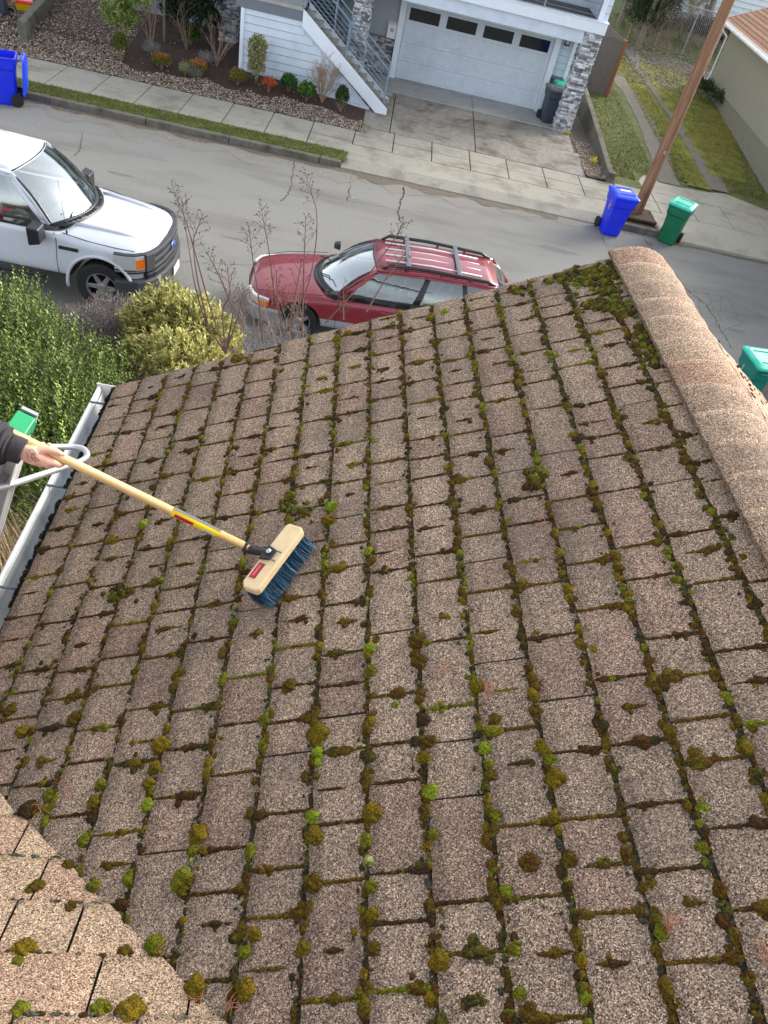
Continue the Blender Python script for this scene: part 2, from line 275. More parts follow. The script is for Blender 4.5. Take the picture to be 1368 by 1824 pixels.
cpx([(300, 467), (340, 466), (400, 470), (450, 472)], wd=.02); cpx([(1140, 410), (1165, 450), (1200, 490), (1220, 512), (1262, 548), (1282, 585), (1302, 620)], wd=.05)
cpx([(1070, 412), (1080, 440)], wd=.03); cpx([(1225, 518), (1290, 530), (1330, 552), (1368, 568)], wd=.025); cpx([(1150, 430), (1185, 470), (1215, 500)], wd=.012)
for pl in ([(1205, 515), (1240, 560), (1290, 572), (1310, 560)], [(1222, 545), (1255, 548), (1300, 520)], [(1210, 530), (1262, 530)], [(1238, 515), (1250, 560)], [(1262, 520), (1270, 562)], [(1285, 528), (1282, 570)], [(1300, 540), (1320, 575), (1290, 590)], [(1215, 560), (1270, 575), (1300, 600)]): cpx(pl, wd=.014, jig=.05)
def stain(name, cx, cy, rx, ry, z, m):
    b = MB(); n = 22; ph = random.uniform(0, 6); b.add([(cx + rx * math.cos(a) * (1 + .25 * math.sin(3 * a + ph) + random.uniform(-.1, .1)), cy + ry * math.sin(a) * (1 + .25 * math.cos(2 * a + ph) + random.uniform(-.1, .1)), z) for a in [2 * math.pi * k / n for k in range(n)]], [tuple(range(n))]); return tag(b.build(name, m), kind='structure')
M['oil'] = mat('oil_stain', srgb(112, 110, 104), .7, var=.15, scale=6)
for cx, cy, rx, ry in ((4.6, 17.2, .5, .1), (1.9, 15.4, .16, .06), (-5.5, 16.2, .3, .07), (7.0, 16.4, .35, .09), (8.6, 14.9, .2, .07), (-2.6, 14.3, .22, .05), (7.35, 19.0, .16, .3)): stain('road_stain', cx, cy, rx, ry, .002, M['oil'])
# asphalt litter
b = MB()
for i in range(60):
    x, y = random.uniform(-10, 12), 18.9 + random.uniform(-.2, .4) if random.random() < .7 else random.uniform(12, 19); a = random.uniform(0, 6.3); s_ = random.uniform(.015, .035)
    b.add([(x + s_ * math.cos(a + t), y + s_ * math.sin(a + t) * .6, .012 + .004 * (k % 2)) for k, t in enumerate((0, 1.6, 3.1, 4.7))], [(0, 1, 2, 3)])
tag(b.build('fallen_leaves', mat('dry_leaf', srgb(196, 180, 150), .8, var=.3)), 'small dry pale leaves scattered on the grey street', 'leaves', kind='stuff')
# kerbs
def kerb(x0, x1, y, name='kerb', h=.15, w=.16, m='curb'):
    b = MB(); x = x0
    while x < x1 - .02:
        L = min(random.uniform(1.6, 2.6), x1 - x); j = random.uniform(-.006, .006); b.box((x + .006, y + j, -.1), (x + L - .006, y + w + j, h + j * .5)); x += L
    return tag(b.build(name, M[m], bevel=.025), kind='structure')
kerb(-40, -.9, 19.36); kerb(6.7, 7.75, 19.42)
b = MB(); b.prism([(19.36, -.1), (19.36, .03), (19.75, .15), (20.85, .15), (20.85, -.1)], -.9, 6.7, ax='x'); tag(b.build('driveway_apron', M['conc'], bevel=.01), kind='structure')
b = MB(); b.prism([(19.42, -.1), (19.42, .04), (19.8, .15), (20.85, .15), (20.85, -.1)], 7.75, 30, ax='x'); tag(b.build('driveway_apron', M['conc2'], bevel=.01), kind='structure')
# sidewalk slabs
def slabs(name, xs, ys, z, m, gap=.012, th=.12):
    b = MB()
    for i in range(len(xs) - 1):
        for j in range(len(ys) - 1):
            dz = random.uniform(-.004, .004); b.box((xs[i] + gap, ys[j] + gap, z - th), (xs[i + 1] - gap, ys[j + 1] - gap, z + dz))
    return tag(b.build(name, m, bevel=.012), kind='structure')
slabs('sidewalk', [-40 + 1.12 * i for i in range(35)] + [-.75], [20.2, 21.05, 22.0], .15, M['conc'])
slabs('sidewalk', [-.75, .35, 1.45, 2.55, 3.65, 4.75, 5.85, 6.95], [20.87, 21.65, 22.45], .15, M['conc'])
slabs('sidewalk', [-.75, .35], [19.96, 20.85], .152, M['conc'])
slabs('sidewalk', [6.97, 8.1, 9.2, 10.3, 11.4, 12.5, 13.6, 14.7, 15.8, 17, 18.2], [20.87, 21.7, 22.5], .15, M['conc2'])
sheet('sidewalk_apron', [(7.95, 22.52), (18, 22.52), (18, 23.0), (12.2, 23.1), (10.9, 23.9), (10.2, 23.6), (9.3, 23.5), (8.2, 23.9), (7.7, 24.2)], .15, M['conc2'], thick=.12)
sheet('sidewalk_bed', [(-40, 19.5), (30, 19.5), (30, 22.6), (-40, 22.6)], .05, M['soil'])
# grass strip between kerb and sidewalk
gridsheet('verge_ground', -40, -.76, 19.52, 20.2, 200, 6, lambda x, y: .142 + .012 * math.sin(x * 5) * math.sin(y * 9), M['lawn'])
def blades(name, pts, h, wd, cols, m='leaf', label=None, cat=None, lean=.5):
    n = len(pts); pts = np.asarray(pts, float); a = rng.uniform(0, 2 * np.pi, n); hh = h * rng.uniform(.5, 1.3, n); w_ = wd * rng.uniform(.6, 1.3, n)
    dx = np.stack([np.cos(a), np.sin(a), 0 * a], 1) * w_[:, None]; ln = rng.normal(0, lean, (n, 2)) * hh[:, None]
    tip = pts + np.stack([ln[:, 0], ln[:, 1], hh], 1); V = np.stack([pts - dx, pts + dx, tip], 1).reshape(-1, 3); Fc = np.arange(3 * n).reshape(n, 3)
    cc = np.array(cols)[rng.integers(0, len(cols), n)] * rng.uniform(.7, 1.25, (n, 1))
    return tag(npmesh(name, V, Fc, M[m], col=cc), label, cat, kind='stuff')
GC = [srgb(104, 122, 52), srgb(128, 138, 66), srgb(84, 98, 44), srgb(140, 134, 84), srgb(118, 132, 48)]
n = 26000; xs = rng.uniform(-16, -.78, n); ys = rng.uniform(19.54, 20.22, n)
blades('grass_verge', np.stack([xs, ys, np.full(n, .14)], 1), .05, .008, GC, label='short patchy grass in the strip between kerb and sidewalk', cat='grass', lean=.7)
# driveway of the house across
M['drive_b'] = M['drive']
b = MB()
def dz_(y): return .15 + (y - 22.45) / (26.0 - 22.45) * .13
for x0, x1 in ((-.62, .2), (.2, 2.75), (2.75, 6.15)):
    for y0, y1 in ((22.47, 24.3), (24.3, 26.0)):
        xr = x1 if x1 < 6 else (6.12 if y0 < 24 else 5.98)
        g_ = .012; b.add([(x0 + g_, y0 + g_, dz_(y0)), (xr - g_, y0 + g_, dz_(y0)), (xr - g_, y1 - g_, dz_(y1)), (x0 + g_, y1 - g_, dz_(y1)), (x0 + g_, y0 + g_, 0), (xr - g_, y0 + g_, 0), (xr - g_, y1 - g_, 0), (x0 + g_, y1 - g_, 0)], [(0, 1, 2, 3), (0, 4, 5, 1), (1, 5, 6, 2), (2, 6, 7, 3), (3, 7, 4, 0)])
tag(b.build('driveway', M['drive'], bevel=.01), kind='structure')
b = MB(); b.box((-1.9, 26.0, .1), (2.745, 27.75, .3)); b.box((2.755, 26.0, .1), (5.5, 27.75, .3)); b.box((-.55, 25.6, .1), (.1, 26.0, .285)); tag(b.build('garage_slab', M['slabl'], bevel=.01), kind='structure')
# garden bed: gravel border, mulch, gravel yard
gridsheet('mulch_bed', -12, -.6, 21.98, 30, 60, 40, lambda x, y: gg(x, y) + .012 * math.sin(x * 7 + y * 3) * math.cos(y * 8), M['mulch'])
def ingravel(x, y):
    n_ = .25 * math.sin(x * 2.1) + .15 * math.sin(x * 5.3 + y)
    if x > -.62 and y > 22.6: return False
    if x < -7.75 + n_ - .12 * (y - 24): return True
    return y < 22.75 + n_ * .5 + (.0 if x < -4 else .15)
P_ = []
while len(P_) < 24000:
    x, y = random.uniform(-14, -.45), random.uniform(21.95, 30) if random.random() < .72 else random.uniform(21.95, 23.4)
    if ingravel(x, y): P_.append((x, y, gg(x, y) + random.uniform(-.004, .02)))
    elif random.random() < .012 : P_.append((x, y, gg(x, y) + .012))
P_ += [(random.uniform(6.1, 6.75) , random.uniform(22.5, 25.6), .2) for i in range(1700)]
def pebbles(name, P, s0, s1, cols, label, cat='gravel'):
    P = np.array(P); n = len(P); base = np.array([(1, 0, 0), (-1, 0, 0), (0, 1, 0), (0, -1, 0), (0, 0, 1), (0, 0, -1)], float)
    fs = np.array([(0, 2, 4), (2, 1, 4), (1, 3, 4), (3, 0, 4), (2, 0, 5), (1, 2, 5), (3, 1, 5), (0, 3, 5)])
    sz = rng.uniform(s0, s1, (n, 1, 1)) * rng.uniform(.6, 1.3, (n, 1, 3)) * np.array([1, 1, .6]); jit = rng.uniform(.75, 1.25, (n, 6, 1)); a = rng.uniform(0, 6.28, n)
    V = base[None] * jit; ca, sa = np.cos(a), np.sin(a); X = V[:, :, 0] * sz[:, :, 0]; Y = V[:, :, 1] * sz[:, :, 1]; Z = V[:, :, 2] * sz[:, :, 2] + rng.normal(0, .25, (n, 6)) * sz[:, :, 2]
    V = np.stack([X * ca[:, None] - Y * sa[:, None], X * sa[:, None] + Y * ca[:, None], Z], -1) + P[:, None]
    Fc = (fs[None] + (np.arange(n) * 6)[:, None, None]).reshape(-1, 3); cc = np.repeat(np.array(cols)[rng.integers(0, len(cols), n)] * rng.uniform(.75, 1.2, (n, 1)), 8, 0)
    return tag(npmesh(name, V.reshape(-1, 3), Fc, M['pebble'], col=cc), label, cat, kind='stuff')
pebbles('gravel', P_, .016, .032, [srgb(162, 148, 132), srgb(184, 168, 148), srgb(132, 120, 108), srgb(206, 194, 176), srgb(104, 94, 86), srgb(160, 138, 116), srgb(138, 124, 108)], 'pale mixed gravel covering the garden border across the street')
sheet('gravel_bed', [(-30, 21.98), (-12, 21.98), (-12, 30), (-30, 30)], .16, M['gravelbase']); sheet('gravel_bed', [(6.13, 22.48), (6.8, 22.48), (6.8, 29), (6.0, 29), (6.0, 25)], .17, M['gravelbase'])
# neighbour yard: lawn, twin gravel tracks, moss patches
gridsheet('neighbour_lawn', 6.85, 40, 22.5, 80, 100, 160, lambda x, y: gz(x, y) + .006 * math.sin(x * 2.1) * math.sin(y * 1.3) - (.03 if y < 24 and x > 8 else .0), M['lawn'])
def ribbon(name, ctr, wf, m, dz=.03, n=60, jit=.06):
    b = MB(); prev = None
    for i in range(n + 1):
        t = i / n; k = t * (len(ctr) - 1); j = min(int(k), len(ctr) - 2); p = Vector(ctr[j]).lerp(Vector(ctr[j + 1]), k - j); w_ = wf(t) / 2
        l_ = (p.x - w_ - random.uniform(0, jit), p.y); r_ = (p.x + w_ + random.uniform(0, jit), p.y)
        cur = [Vector((*l_, gz(*l_) + dz)), Vector((p.x, p.y, gz(p.x, p.y) + dz)), Vector((*r_, gz(*r_) + dz))]
        if prev: b.add(prev + cur, [(0, 1, 4, 3), (1, 2, 5, 4)])
        prev = cur
    return tag(b.build(name, m), kind='structure')
pt = lambda *p: [tuple(atf(x, y, gz)) for x, y in p]
ribbon('gravel_track', pt((1192, 328), (1172, 270), (1150, 215), (1122, 165), (1098, 135)), lambda t: .62, M['track'], .012, jit=.08)
ribbon('gravel_track', pt((1278, 340), (1245, 270), (1212, 215), (1170, 155), (1135, 105), (1118, 85)), lambda t: .7 + .1 * t, M['track'], .012, jit=.08)
ribbon('moss_ground', pt((1245, 335), (1215, 275), (1180, 220), (1140, 160), (1112, 115)), lambda t: .55, M['mossg'], .014, jit=.2)
ribbon('moss_ground', pt((1300, 320), (1265, 240), (1225, 180), (1185, 130), (1160, 110)), lambda t: .9 + 1.3 * math.sin(t * 3), M['mossg'], .014, jit=.3)
ribbon('gravel_track', pt((1235, 135), (1200, 112), (1160, 95)), lambda t: 3.0 - t, M['gravelbase'], .018, jit=.4)
n = 60000; xs = rng.uniform(6.95, 16, n); ys = 23.2 + 22 * rng.uniform(0, 1, n) ** 1.5
tc1 = pt((1192, 328), (1098, 135)); tc2 = pt((1278, 340), (1118, 85))
def near(tc, x, y): t = (y - tc[0][1]) / (tc[1][1] - tc[0][1]); return abs(x - (tc[0][0] + (tc[1][0] - tc[0][0]) * t)) < .36
Pg = [(x, y, gz(x, y)) for x, y in zip(xs, ys) if not (near(tc1, x, y) or near(tc2, x, y)) and not (x > 7.8 and y < 23.9)]
blades('neighbour_grass', Pg, .06, .012, [srgb(104, 116, 56), srgb(126, 132, 66), srgb(146, 148, 52), srgb(84, 96, 46), srgb(140, 130, 80)], label='short mossy grass beside the gravel tracks of the neighbour yard', cat='grass', lean=.8)
def onm(x, y): return (abs(x - lerp_x(tc1, y) - .75) < .42) or (x > lerp_x(tc2, y) + .35 and math.sin(x * 1.3 + y * .8) > -.2)
def lerp_x(tc, y): t = (y - tc[0][1]) / (tc[1][1] - tc[0][1]); return tc[0][0] + (tc[1][0] - tc[0][0]) * t
Pm = [p for p in Pg[::2] if onm(p[0], p[1]) and p[1] > 24.5]
blades('ground_moss', Pm, .035, .022, [srgb(150, 156, 40), srgb(132, 140, 44), srgb(158, 140, 52), srgb(112, 118, 44), srgb(170, 172, 48)], label='yellow green moss spreading between and beside the gravel tracks', cat='moss', lean=1.2)
pebbles('track_gravel', [(*(lambda x, y: (x, y, gz(x, y) + .03))(random.uniform(9.5, 14.5), random.uniform(33.5, 40)),) for i in range(2500)], .025, .05, [srgb(150, 148, 140), srgb(120, 118, 112), srgb(180, 176, 168)], 'grey gravel patch in front of the chain link fence')
# near side: verge, front yard soil
sheet('near_kerb', [(-60, 10.08), (60, 10.08), (60, 10.24), (-60, 10.24)], .12, M['curb'], thick=.2)
gridsheet('front_yard', -30, 30, -14, 10.08, 60, 40, lambda x, y: .1 + .25 * min(1, max(0, (9.5 - y) / 4)), M['mulch'])
exec_after = []
# ============================================================ THE HOUSE ACROSS THE STREET
def stones(name, parent, faces, core=None):
    """faces: (origin, udir, ndir, width, height)"""
    V = []; Fc = []; cols = []; pal = [srgb(205, 208, 212), srgb(178, 182, 188), srgb(150, 154, 160), srgb(222, 224, 226), srgb(120, 124, 130), srgb(192, 190, 188)]
    for (o, u, nn, Wd, Ht) in faces:
        o, u, nn = Vector(o), Vector(u), Vector(nn); z = 0
        while z < Ht - .005:
            h = min(random.uniform(.035, .075), Ht - z); x = 0
            while x < Wd - .005:
                L = min(random.uniform(.08, .28), Wd - x); p = random.uniform(.012, .045); k = len(V)
                A = o + u * (x + .002) + Vector((0, 0, z + .002)); B = u * (L - .004); H_ = Vector((0, 0, h - .004)); D = nn * p
                V += [A, A + B, A + B + H_, A + H_, A + D, A + B + D * random.uniform(.8, 1.1), A + B + H_ + D * random.uniform(.8, 1.1), A + H_ + D]
                Fc += [(k + 4, k + 5, k + 6, k + 7), (k, k + 1, k + 5, k + 4), (k + 1, k + 2, k + 6, k + 5), (k + 2, k + 3, k + 7, k + 6), (k + 3, k, k + 4, k + 7)]
                cols += [np.array(random.choice(pal)) * random.uniform(.85, 1.1)] * 5; x += L
            z += h
    return npmesh(name, V, Fc, M['stonel'], col=np.array(cols), parent=parent)
def column(parent, x0, x1, y0, y1, z0, z1):
    b = MB(); b.box((x0 + .03, y0 + .03, z0), (x1 - .03, y1 - .03, z1)); o = b.build('stone_column', M['fascg'], parent)
    stones('stone_veneer', o, [((x0 + .02, y0 + .02, z0), (1, 0, 0), (0, -1, 0), x1 - x0 - .04, z1 - z0), ((x0 + .02, y1 - .02, z0), (0, -1, 0), (-1, 0, 0), y1 - y0 - .04, z1 - z0), ((x1 - .02, y0 + .02, z0), (0, 1, 0), (1, 0, 0), y1 - y0 - .04, z1 - z0), ((x1 - .02, y1 - .02, z0), (-1, 0, 0), (0, 1, 0), x1 - x0 - .04, z1 - z0)])
H1 = empty('modern_house', (0, 27.8, .3), label='pale blue sided house with double garage, stacked stone columns and cable rail stair', cat='house')
H1.location = (0, 0, 0)
def siding(name, x0, x1, y, z0, z1, m, lap=.2, parent=H1, ydir=-1, clip=None):
    b = MB(); z = z0
    while z < z1 - .01:
        h = min(lap, z1 - z); xa, xb = x0, x1
        if clip: xa, xb = clip(z, z + h)
        if xb - xa > .03: b.box((xa, y - .016, z - .009), (xb, y - .001, z + .0005), 1); b.add([(xa, y - .004, z + h - .004), (xb, y - .004, z + h - .004), (xb, y - .022, z + .0), (xa, y - .022, z), (xa, y + .01, z), (xb, y + .01, z)], [(0, 3, 2, 1), (3, 4, 5, 2)])  # thin dark strip under each lap carries the lap's shadow as colour
        z += lap
    return b.build(name, [m, M['lapshade']], parent)
# garage door, 4 rows of panels, top row glazed
gd = MB(); gx0, gx1, gz0, gz1, gy = .08, 4.96, .3, 2.42, 27.72
gd.box((gx0, gy, gz0), (gx1, gy + .05, gz1)); D = gd.build('garage_door', M['gdoor'], H1)
rows = 4; rh = (gz1 - gz0) / rows
for r_ in range(rows):
    b = MB(); b.box((gx0 + .003, gy - .022, gz0 + r_ * rh + .006), (gx1 - .003, gy - .0005, gz0 + (r_ + 1) * rh - .006))
    pn = 4; pw = (gx1 - gx0) / pn
    for k in range(pn):
        a = gx0 + k * pw + .14; c = gx0 + (k + 1) * pw - .14; z0_ = gz0 + r_ * rh + .08; z1_ = gz0 + (r_ + 1) * rh - .08
        if r_ < 3:
            for (q0, q1, q2, q3) in ((a, c, z0_, z0_ + .02), (a, c, z1_ - .02, z1_), (a, a + .02, z0_ + .021, z1_ - .021), (c - .02, c, z0_ + .021, z1_ - .021)): b.box((q0, gy - .034, q2), (q1, gy - .021, q3))
            q = a + .1
            while q < c - .06: b.box((q, gy - .029, z0_ + .03), (q + .012, gy - .021, z1_ - .03)); q += .085
    pan = b.build('door_panel', M['gdoor'], D, bevel=.003)
    if r_ == 3:
        for k in range(pn):
            a = gx0 + k * pw + .12; c = gx0 + (k + 1) * pw - .12; z0_ = gz0 + r_ * rh + .1; z1_ = gz1 - .09
            b = MB(); b.box((a, gy - .03, z0_), (c, gy - .024, z1_)); b.build('door_window', M['pane'], D)
            b = MB(); t_ = .035
            b.box((a - t_, gy - .045, z0_ - t_), (c + t_, gy - .024, z0_)); b.box((a - t_, gy - .045, z1_), (c + t_, gy - .024, z1_ + t_)); b.box((a - t_, gy - .044, z0_ + .001), (a, gy - .024, z1_ - .001)); b.box((c, gy - .044, z0_ + .001), (c + t_, gy - .024, z1_ - .001)); b.build('window_frame', M['gdoor'], D)
b = MB(); b.box((gx0 - .2, 27.55, .3), (gx0 - .005, 27.8, 2.74)); b.box((gx1 + .005, 27.55, .3), (gx1 + .2, 27.8, 2.74)); b.box((gx0 - .004, 27.6, 2.43), (gx1 + .004, 27.8, 2.74)); b.build('garage_trim', M['trim'], H1, bevel=.006)
# back wall behind porch
b = MB(); b.box((-9, 27.9, 0), (6.1, 28.2, 3.3)); b.build('wall', M['greyw'], H1)
b = MB(); b.box((-1.95, 27.78, 1.38), (-.13, 27.9, 2.9)); b.build('wall_panel', M['greyw'], H1)
b = MB(); b.box((-1.95, 27.72, 1.33), (-.13, 27.86, 1.38)); b.build('wainscot_cap', M['fascg'], H1); b = MB(); b.box((5.17, 27.7, 1.33), (5.66, 27.86, 1.38)); b.build('wainscot_cap', M['fascg'], H1)
stones('stone_wainscot', H1, [((-2.2, 27.84, .3), (1, 0, 0), (0, -1, 0), 2.07, 1.03)]); stones('stone_wainscot', H1, [((5.17, 27.84, .3), (1, 0, 0), (0, -1, 0), .5, 1.03)])
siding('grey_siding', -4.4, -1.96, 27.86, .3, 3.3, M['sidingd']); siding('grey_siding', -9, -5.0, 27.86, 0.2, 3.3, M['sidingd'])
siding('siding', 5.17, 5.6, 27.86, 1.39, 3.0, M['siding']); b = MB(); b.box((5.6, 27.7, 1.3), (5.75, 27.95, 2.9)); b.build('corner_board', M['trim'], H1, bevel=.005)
# porch light, camera, mailbox
lm = MB(); lm.box((5.3, 27.66, 2.3), (5.46, 27.84, 2.34)); lm.box((5.3, 27.66, 2.62), (5.46, 27.84, 2.66)); lm.box((5.31, 27.68, 2.34), (5.325, 27.7, 2.62)); lm.box((5.435, 27.68, 2.34), (5.45, 27.7, 2.62)); lo = lm.build('wall_lantern', M['blackp'], H1)
b = MB(); b.box((5.33, 27.71, 2.341), (5.43, 27.8, 2.619)); b.build('lamp_glass', M['lampg'], lo)
b = MB(); b.box((-.42, 27.62, 1.38), (-.13, 27.775, 1.76)); b.prism([(27.6, 1.76), (27.775, 1.84), (27.775, 1.76)], -.43, -.12, ax='x'); mb_ = b.build('mailbox', M['white'], H1, bevel=.01)
b = MB(); b.lathe([(.055, 0), (.06, .006), (.045, .012), (.0001, .012)], 20, Matrix.Translation((-.27, 27.618, 1.62)) @ Matrix.Rotation(math.radians(90), 4, 'X')); b.build('mailbox_emblem', M['galv'], mb_)
b = MB(); b.lathe([(.07, 0), (.07, .05), (.045, .09), (.0001, .09)], 16, Matrix.Translation((-.75, 27.6, 2.62)) @ Matrix.Rotation(math.pi, 4, 'X')); b.lathe([(.03, 0), (.03, .08), (.0001, .08)], 12, Matrix.Translation((-.75, 27.56, 2.5)) @ Matrix.Rotation(math.radians(100), 4, 'X')); b.build('security_camera', M['white'], H1, smooth=True)
# columns, beam, deck
column(H1, 5.45, 5.99, 25.87, 26.4, .14, 3.07); column(H1, -1.5, -.96, 26.1, 26.65, .3, 2.74); column(H1, -5.6, -5.06, 26.5, 27.0, .3, 5.5)
b = MB(); b.box((-2.7, 25.93, 2.74), (5.46, 26.2, 3.075)); b.build('beam', M['siding'], H1, bevel=.006)
b = MB(); b.box((-2.7, 25.82, 3.08), (6.02, 26.1, 3.37)); b.box((-2.7, 25.79, 3.37), (6.05, 26.1, 3.4)); b.build('deck_fascia', M['trim'], H1, bevel=.006)
b = MB(); b.box((-2.6, 26.1, 3.2), (6.0, 28.2, 3.34)); b.build('deck_floor', M['deckf'], H1)
b = MB(); b.box((-2.6, 26.2, 2.95), (6.0, 27.9, 3.1)); b.build('porch_ceiling', M['greyw'], H1)
sx = MB(); sx.box((5.72, 26.0, 3.4), (6.0, 28.6, 5.8)); sx.build('upper_wall', M['siding'], H1)
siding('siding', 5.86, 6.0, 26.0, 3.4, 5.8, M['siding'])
b = MB(); b.box((5.7, 25.96, 3.4), (5.86, 26.12, 5.8)); b.box((5.68, 26.0, 3.4), (5.72, 26.1, 5.8)); b.build('corner_board', M['trim'], H1, bevel=.005)
b = MB()
for k in range(12): b.add([(5.71, 26.12, 3.4 + k * .2), (5.71, 28.2, 3.4 + k * .2), (5.718, 28.2, 3.595 + k * .2), (5.718, 26.12, 3.595 + k * .2)], [(0, 1, 2, 3)])
b.build('siding', M['siding'], H1)
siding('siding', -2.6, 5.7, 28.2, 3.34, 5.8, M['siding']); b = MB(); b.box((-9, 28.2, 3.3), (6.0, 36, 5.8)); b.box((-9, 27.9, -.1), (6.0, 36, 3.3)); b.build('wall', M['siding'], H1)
b = MB(); b.prism([(25.0, 5.8), (37, 5.8), (37, 6.0), (31, 8.2), (25.0, 6.0)], -9.5, 6.5, ax='x'); b.build('roof', M['shedroof'], H1)
def railing(parent, pts, n=6, hgt=.95, sp=1.4):
    b = MB(); A, B = Vector(pts[0]), Vector(pts[1]); L = (B - A).length; k = max(1, round(L / sp))
    for i in range(k + 1): p = A.lerp(B, i / k); b = MB(); b.box((p.x - .025, p.y - .025, p.z), (p.x + .025, p.y + .025, p.z + hgt)); b.build('rail_post', M['rail'], parent)
    b = MB()
    b.tube([A + Vector((0, 0, hgt)), B + Vector((0, 0, hgt))], .022)
    o2 = b.build('top_rail', M['rail'], parent); b = MB()
    for i in range(n): z = .1 + i * (hgt - .1) / n; b.tube([A + Vector((0, 0, z)), B + Vector((0, 0, z))], .008, 6)
    b.build('rail_bar', M['rail'], parent)
railing(H1, ((-2.5, 26.0, 3.4), (5.68, 26.0, 3.4)), sp=1.55)
# landing and stair
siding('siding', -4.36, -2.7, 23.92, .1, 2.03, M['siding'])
def cl(z0, z1):      # under the stringer the wall ends at the slope
    return -2.7, -2.71 + (1.95 - z1) / (1.95 - .1) * 2.45
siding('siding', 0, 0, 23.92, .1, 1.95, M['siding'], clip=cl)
b = MB(); b.prism([(-4.34, .05), (-.28, .05), (-2.7, 1.95), (-2.7, 2.05), (-4.34, 2.05)], 23.925, 23.99, ax='y'); b.box((-4.36, 23.95, 0), (-4.3, 26.5, 2.05)); b.build('stair_wall', M['siding'], H1)
b = MB(); b.box((-4.44, 23.86, .1), (-4.34, 23.94, 2.03)); b.build('corner_board', M['trim'], H1, bevel=.004)
b = MB(); b.box((-4.6, 23.88, 2.035), (-2.735, 24.0, 2.28)); b.build('landing_fascia', M['fascg'], H1)
b = MB(); b.box((-4.6, 23.86, 2.28), (-2.74, 27.8, 2.36)); b.build('landing', M['slabl'], H1, bevel=.005)
b = MB(); b.prism([(.02, .16), (.02, .34), (-2.72, 2.34), (-2.72, 1.93), (-.2, .11), (-.04, .11)], 23.80, 23.88, ax='y'); b.prism([(0, .34), (-2.7, 2.34), (-2.7, 1.93), (0, .11)], 24.95, 25.0, ax='y'); b.build('stair_stringer', M['trim'], H1, bevel=.008)
ns = 11
for k in range(ns):
    x1 = 0 - k * 2.7 / ns; z = .3 + (k + .2) * 2.0 / ns; b = MB(); b.box((x1 - .3, 23.885, z - .05), (x1 - .02, 24.945, z)); b.box((x1 - .26, 23.89, z - .19), (x1 - .235, 24.94, z - .051)); b.build('stair_tread', M['conc'], H1, bevel=.006)
railing(H1, ((-.12, 23.98, .42), (-2.7, 23.98, 2.34)), n=6, hgt=.9, sp=1.6); railing(H1, ((-.12, 24.88, .42), (-2.7, 24.88, 2.34)), n=6, hgt=.9, sp=1.6); railing(H1, ((-2.8, 23.98, 2.36), (-4.5, 23.98, 2.36)), n=5, hgt=.95)
# louvred screen behind stair
b = MB(); b.box((-2.98, 27.2, 1.2), (-2.1, 27.3, 3.0)); sc_ = b.build('louvre_screen', M['dark'], H1); b = MB()
for k in range(18): b.box((-2.96, 27.14, 1.24 + k * .1), (-2.12, 27.21, 1.265 + k * .1), M=None)
b.build('slats', M['rail'], sc_)
b = MB(); b.box((-2.1, 27.12, 1.15), (-2.05, 27.3, 3.0)); b.build('screen_frame', M['trim'], sc_)

# ============================================================ retaining walls, fences, neighbours
b = MB(); V1 = [(6.84, 22.45, .52), (6.98, 22.45, .52), (7.02, 25.6, .62), (7.0, 30, 1.1), (6.86, 30, 1.1), (6.88, 25.6, .62)]
b.prism([(22.45, -.1), (22.45, .36), (25.6, .62), (30.5, 1.0), (30.5, -.1)], 6.74, 6.92, ax='x'); b.box((6.72, 22.43, -.1), (6.94, 22.7, .42))
tag(b.build('retaining_wall', M['curb'], bevel=.02), 'mossy low concrete retaining wall beside the garage driveway', 'wall')
a0 = atf(115, 42, gg); b = MB(); p1 = at(38, 40, .75); p2 = at(75, -8, .85)
dv = (p2 - p1).normalized(); s_ = Vector((-dv.y, dv.x, 0)) * -.11
q = [p1 - s_, p1 + s_, p1 + s_ + dv * 6, p1 - s_ + dv * 6]; b.prism([(v.x, v.y) for v in q], 0, .78); tag(b.build('concrete_wall', M['curb'], bevel=.03), 'low mossy concrete wall at the edge of the gravel yard beside the dark wheeled cart', 'wall')
# board fence panel with red post
g0, g1 = atf(1040, 166, gz), atf(1078, 172, gz)
fe = empty('board_fence', g0, label='weathered grey board fence with a red post at the corner of the house', cat='fence'); 
ang = math.atan2(g1.y - g0.y, g1.x - g0.x); L = (g1 - g0).length; Mf = Matrix.Rotation(ang, 4, 'Z')
b = MB(); x = -.35
while x < L - .05: w_ = .14; b.box((x, 0, .06), (x + w_ - .006, .02, 1.83 + .05 * math.sin(x * 5)), M=Mf); x += w_
b.box((-.35, .021, .3), (L, .07, .4), M=Mf); b.box((-.35, .021, 1.5), (L, .07, 1.6), M=Mf); b.build('fence_boards', M['fence'], fe)
b = MB(); b.box((L - .02, -.03, 0), (L + .09, .09, 1.85), M=Mf); b.build('fence_post', M['redwood'], fe)
b = MB()
for k in range(60):
    y0 = .1 + k * .15; b.box((L + .04 - k * .012, y0, .1 + y0 * .05), (L + .06 - k * .012, y0 + .144, 1.85 + y0 * .05), M=Mf)
b.build('fence_boards', M['fence'], fe)
# utility pole
pb = atf(1133, 380, lambda x, y: .13); pp = empty('utility_pole', pb, label='tall brown wooden utility pole standing between the blue and green carts', cat='utility pole')
b = MB(); b.tube([(0, 0, -.3), (0, 0, .3), (.0, 0, 3), (-.01, .0, 6), (-.02, 0, 10.5)], [.155, .148, .14, .13, .11], 24, cap=True); b.build('pole', M['pole'], pp, smooth=True)
b = MB(); b.box((-.03, -.16, 1.62), (.03, -.14, 1.7)); b.build('pole_tag', M['galv'], pp); b = MB(); b.tube([(.145, .02, 0), (.14, .02, 3), (.12, .02, 10)], .009, 6); b.build('ground_wire', M['found'], pp)
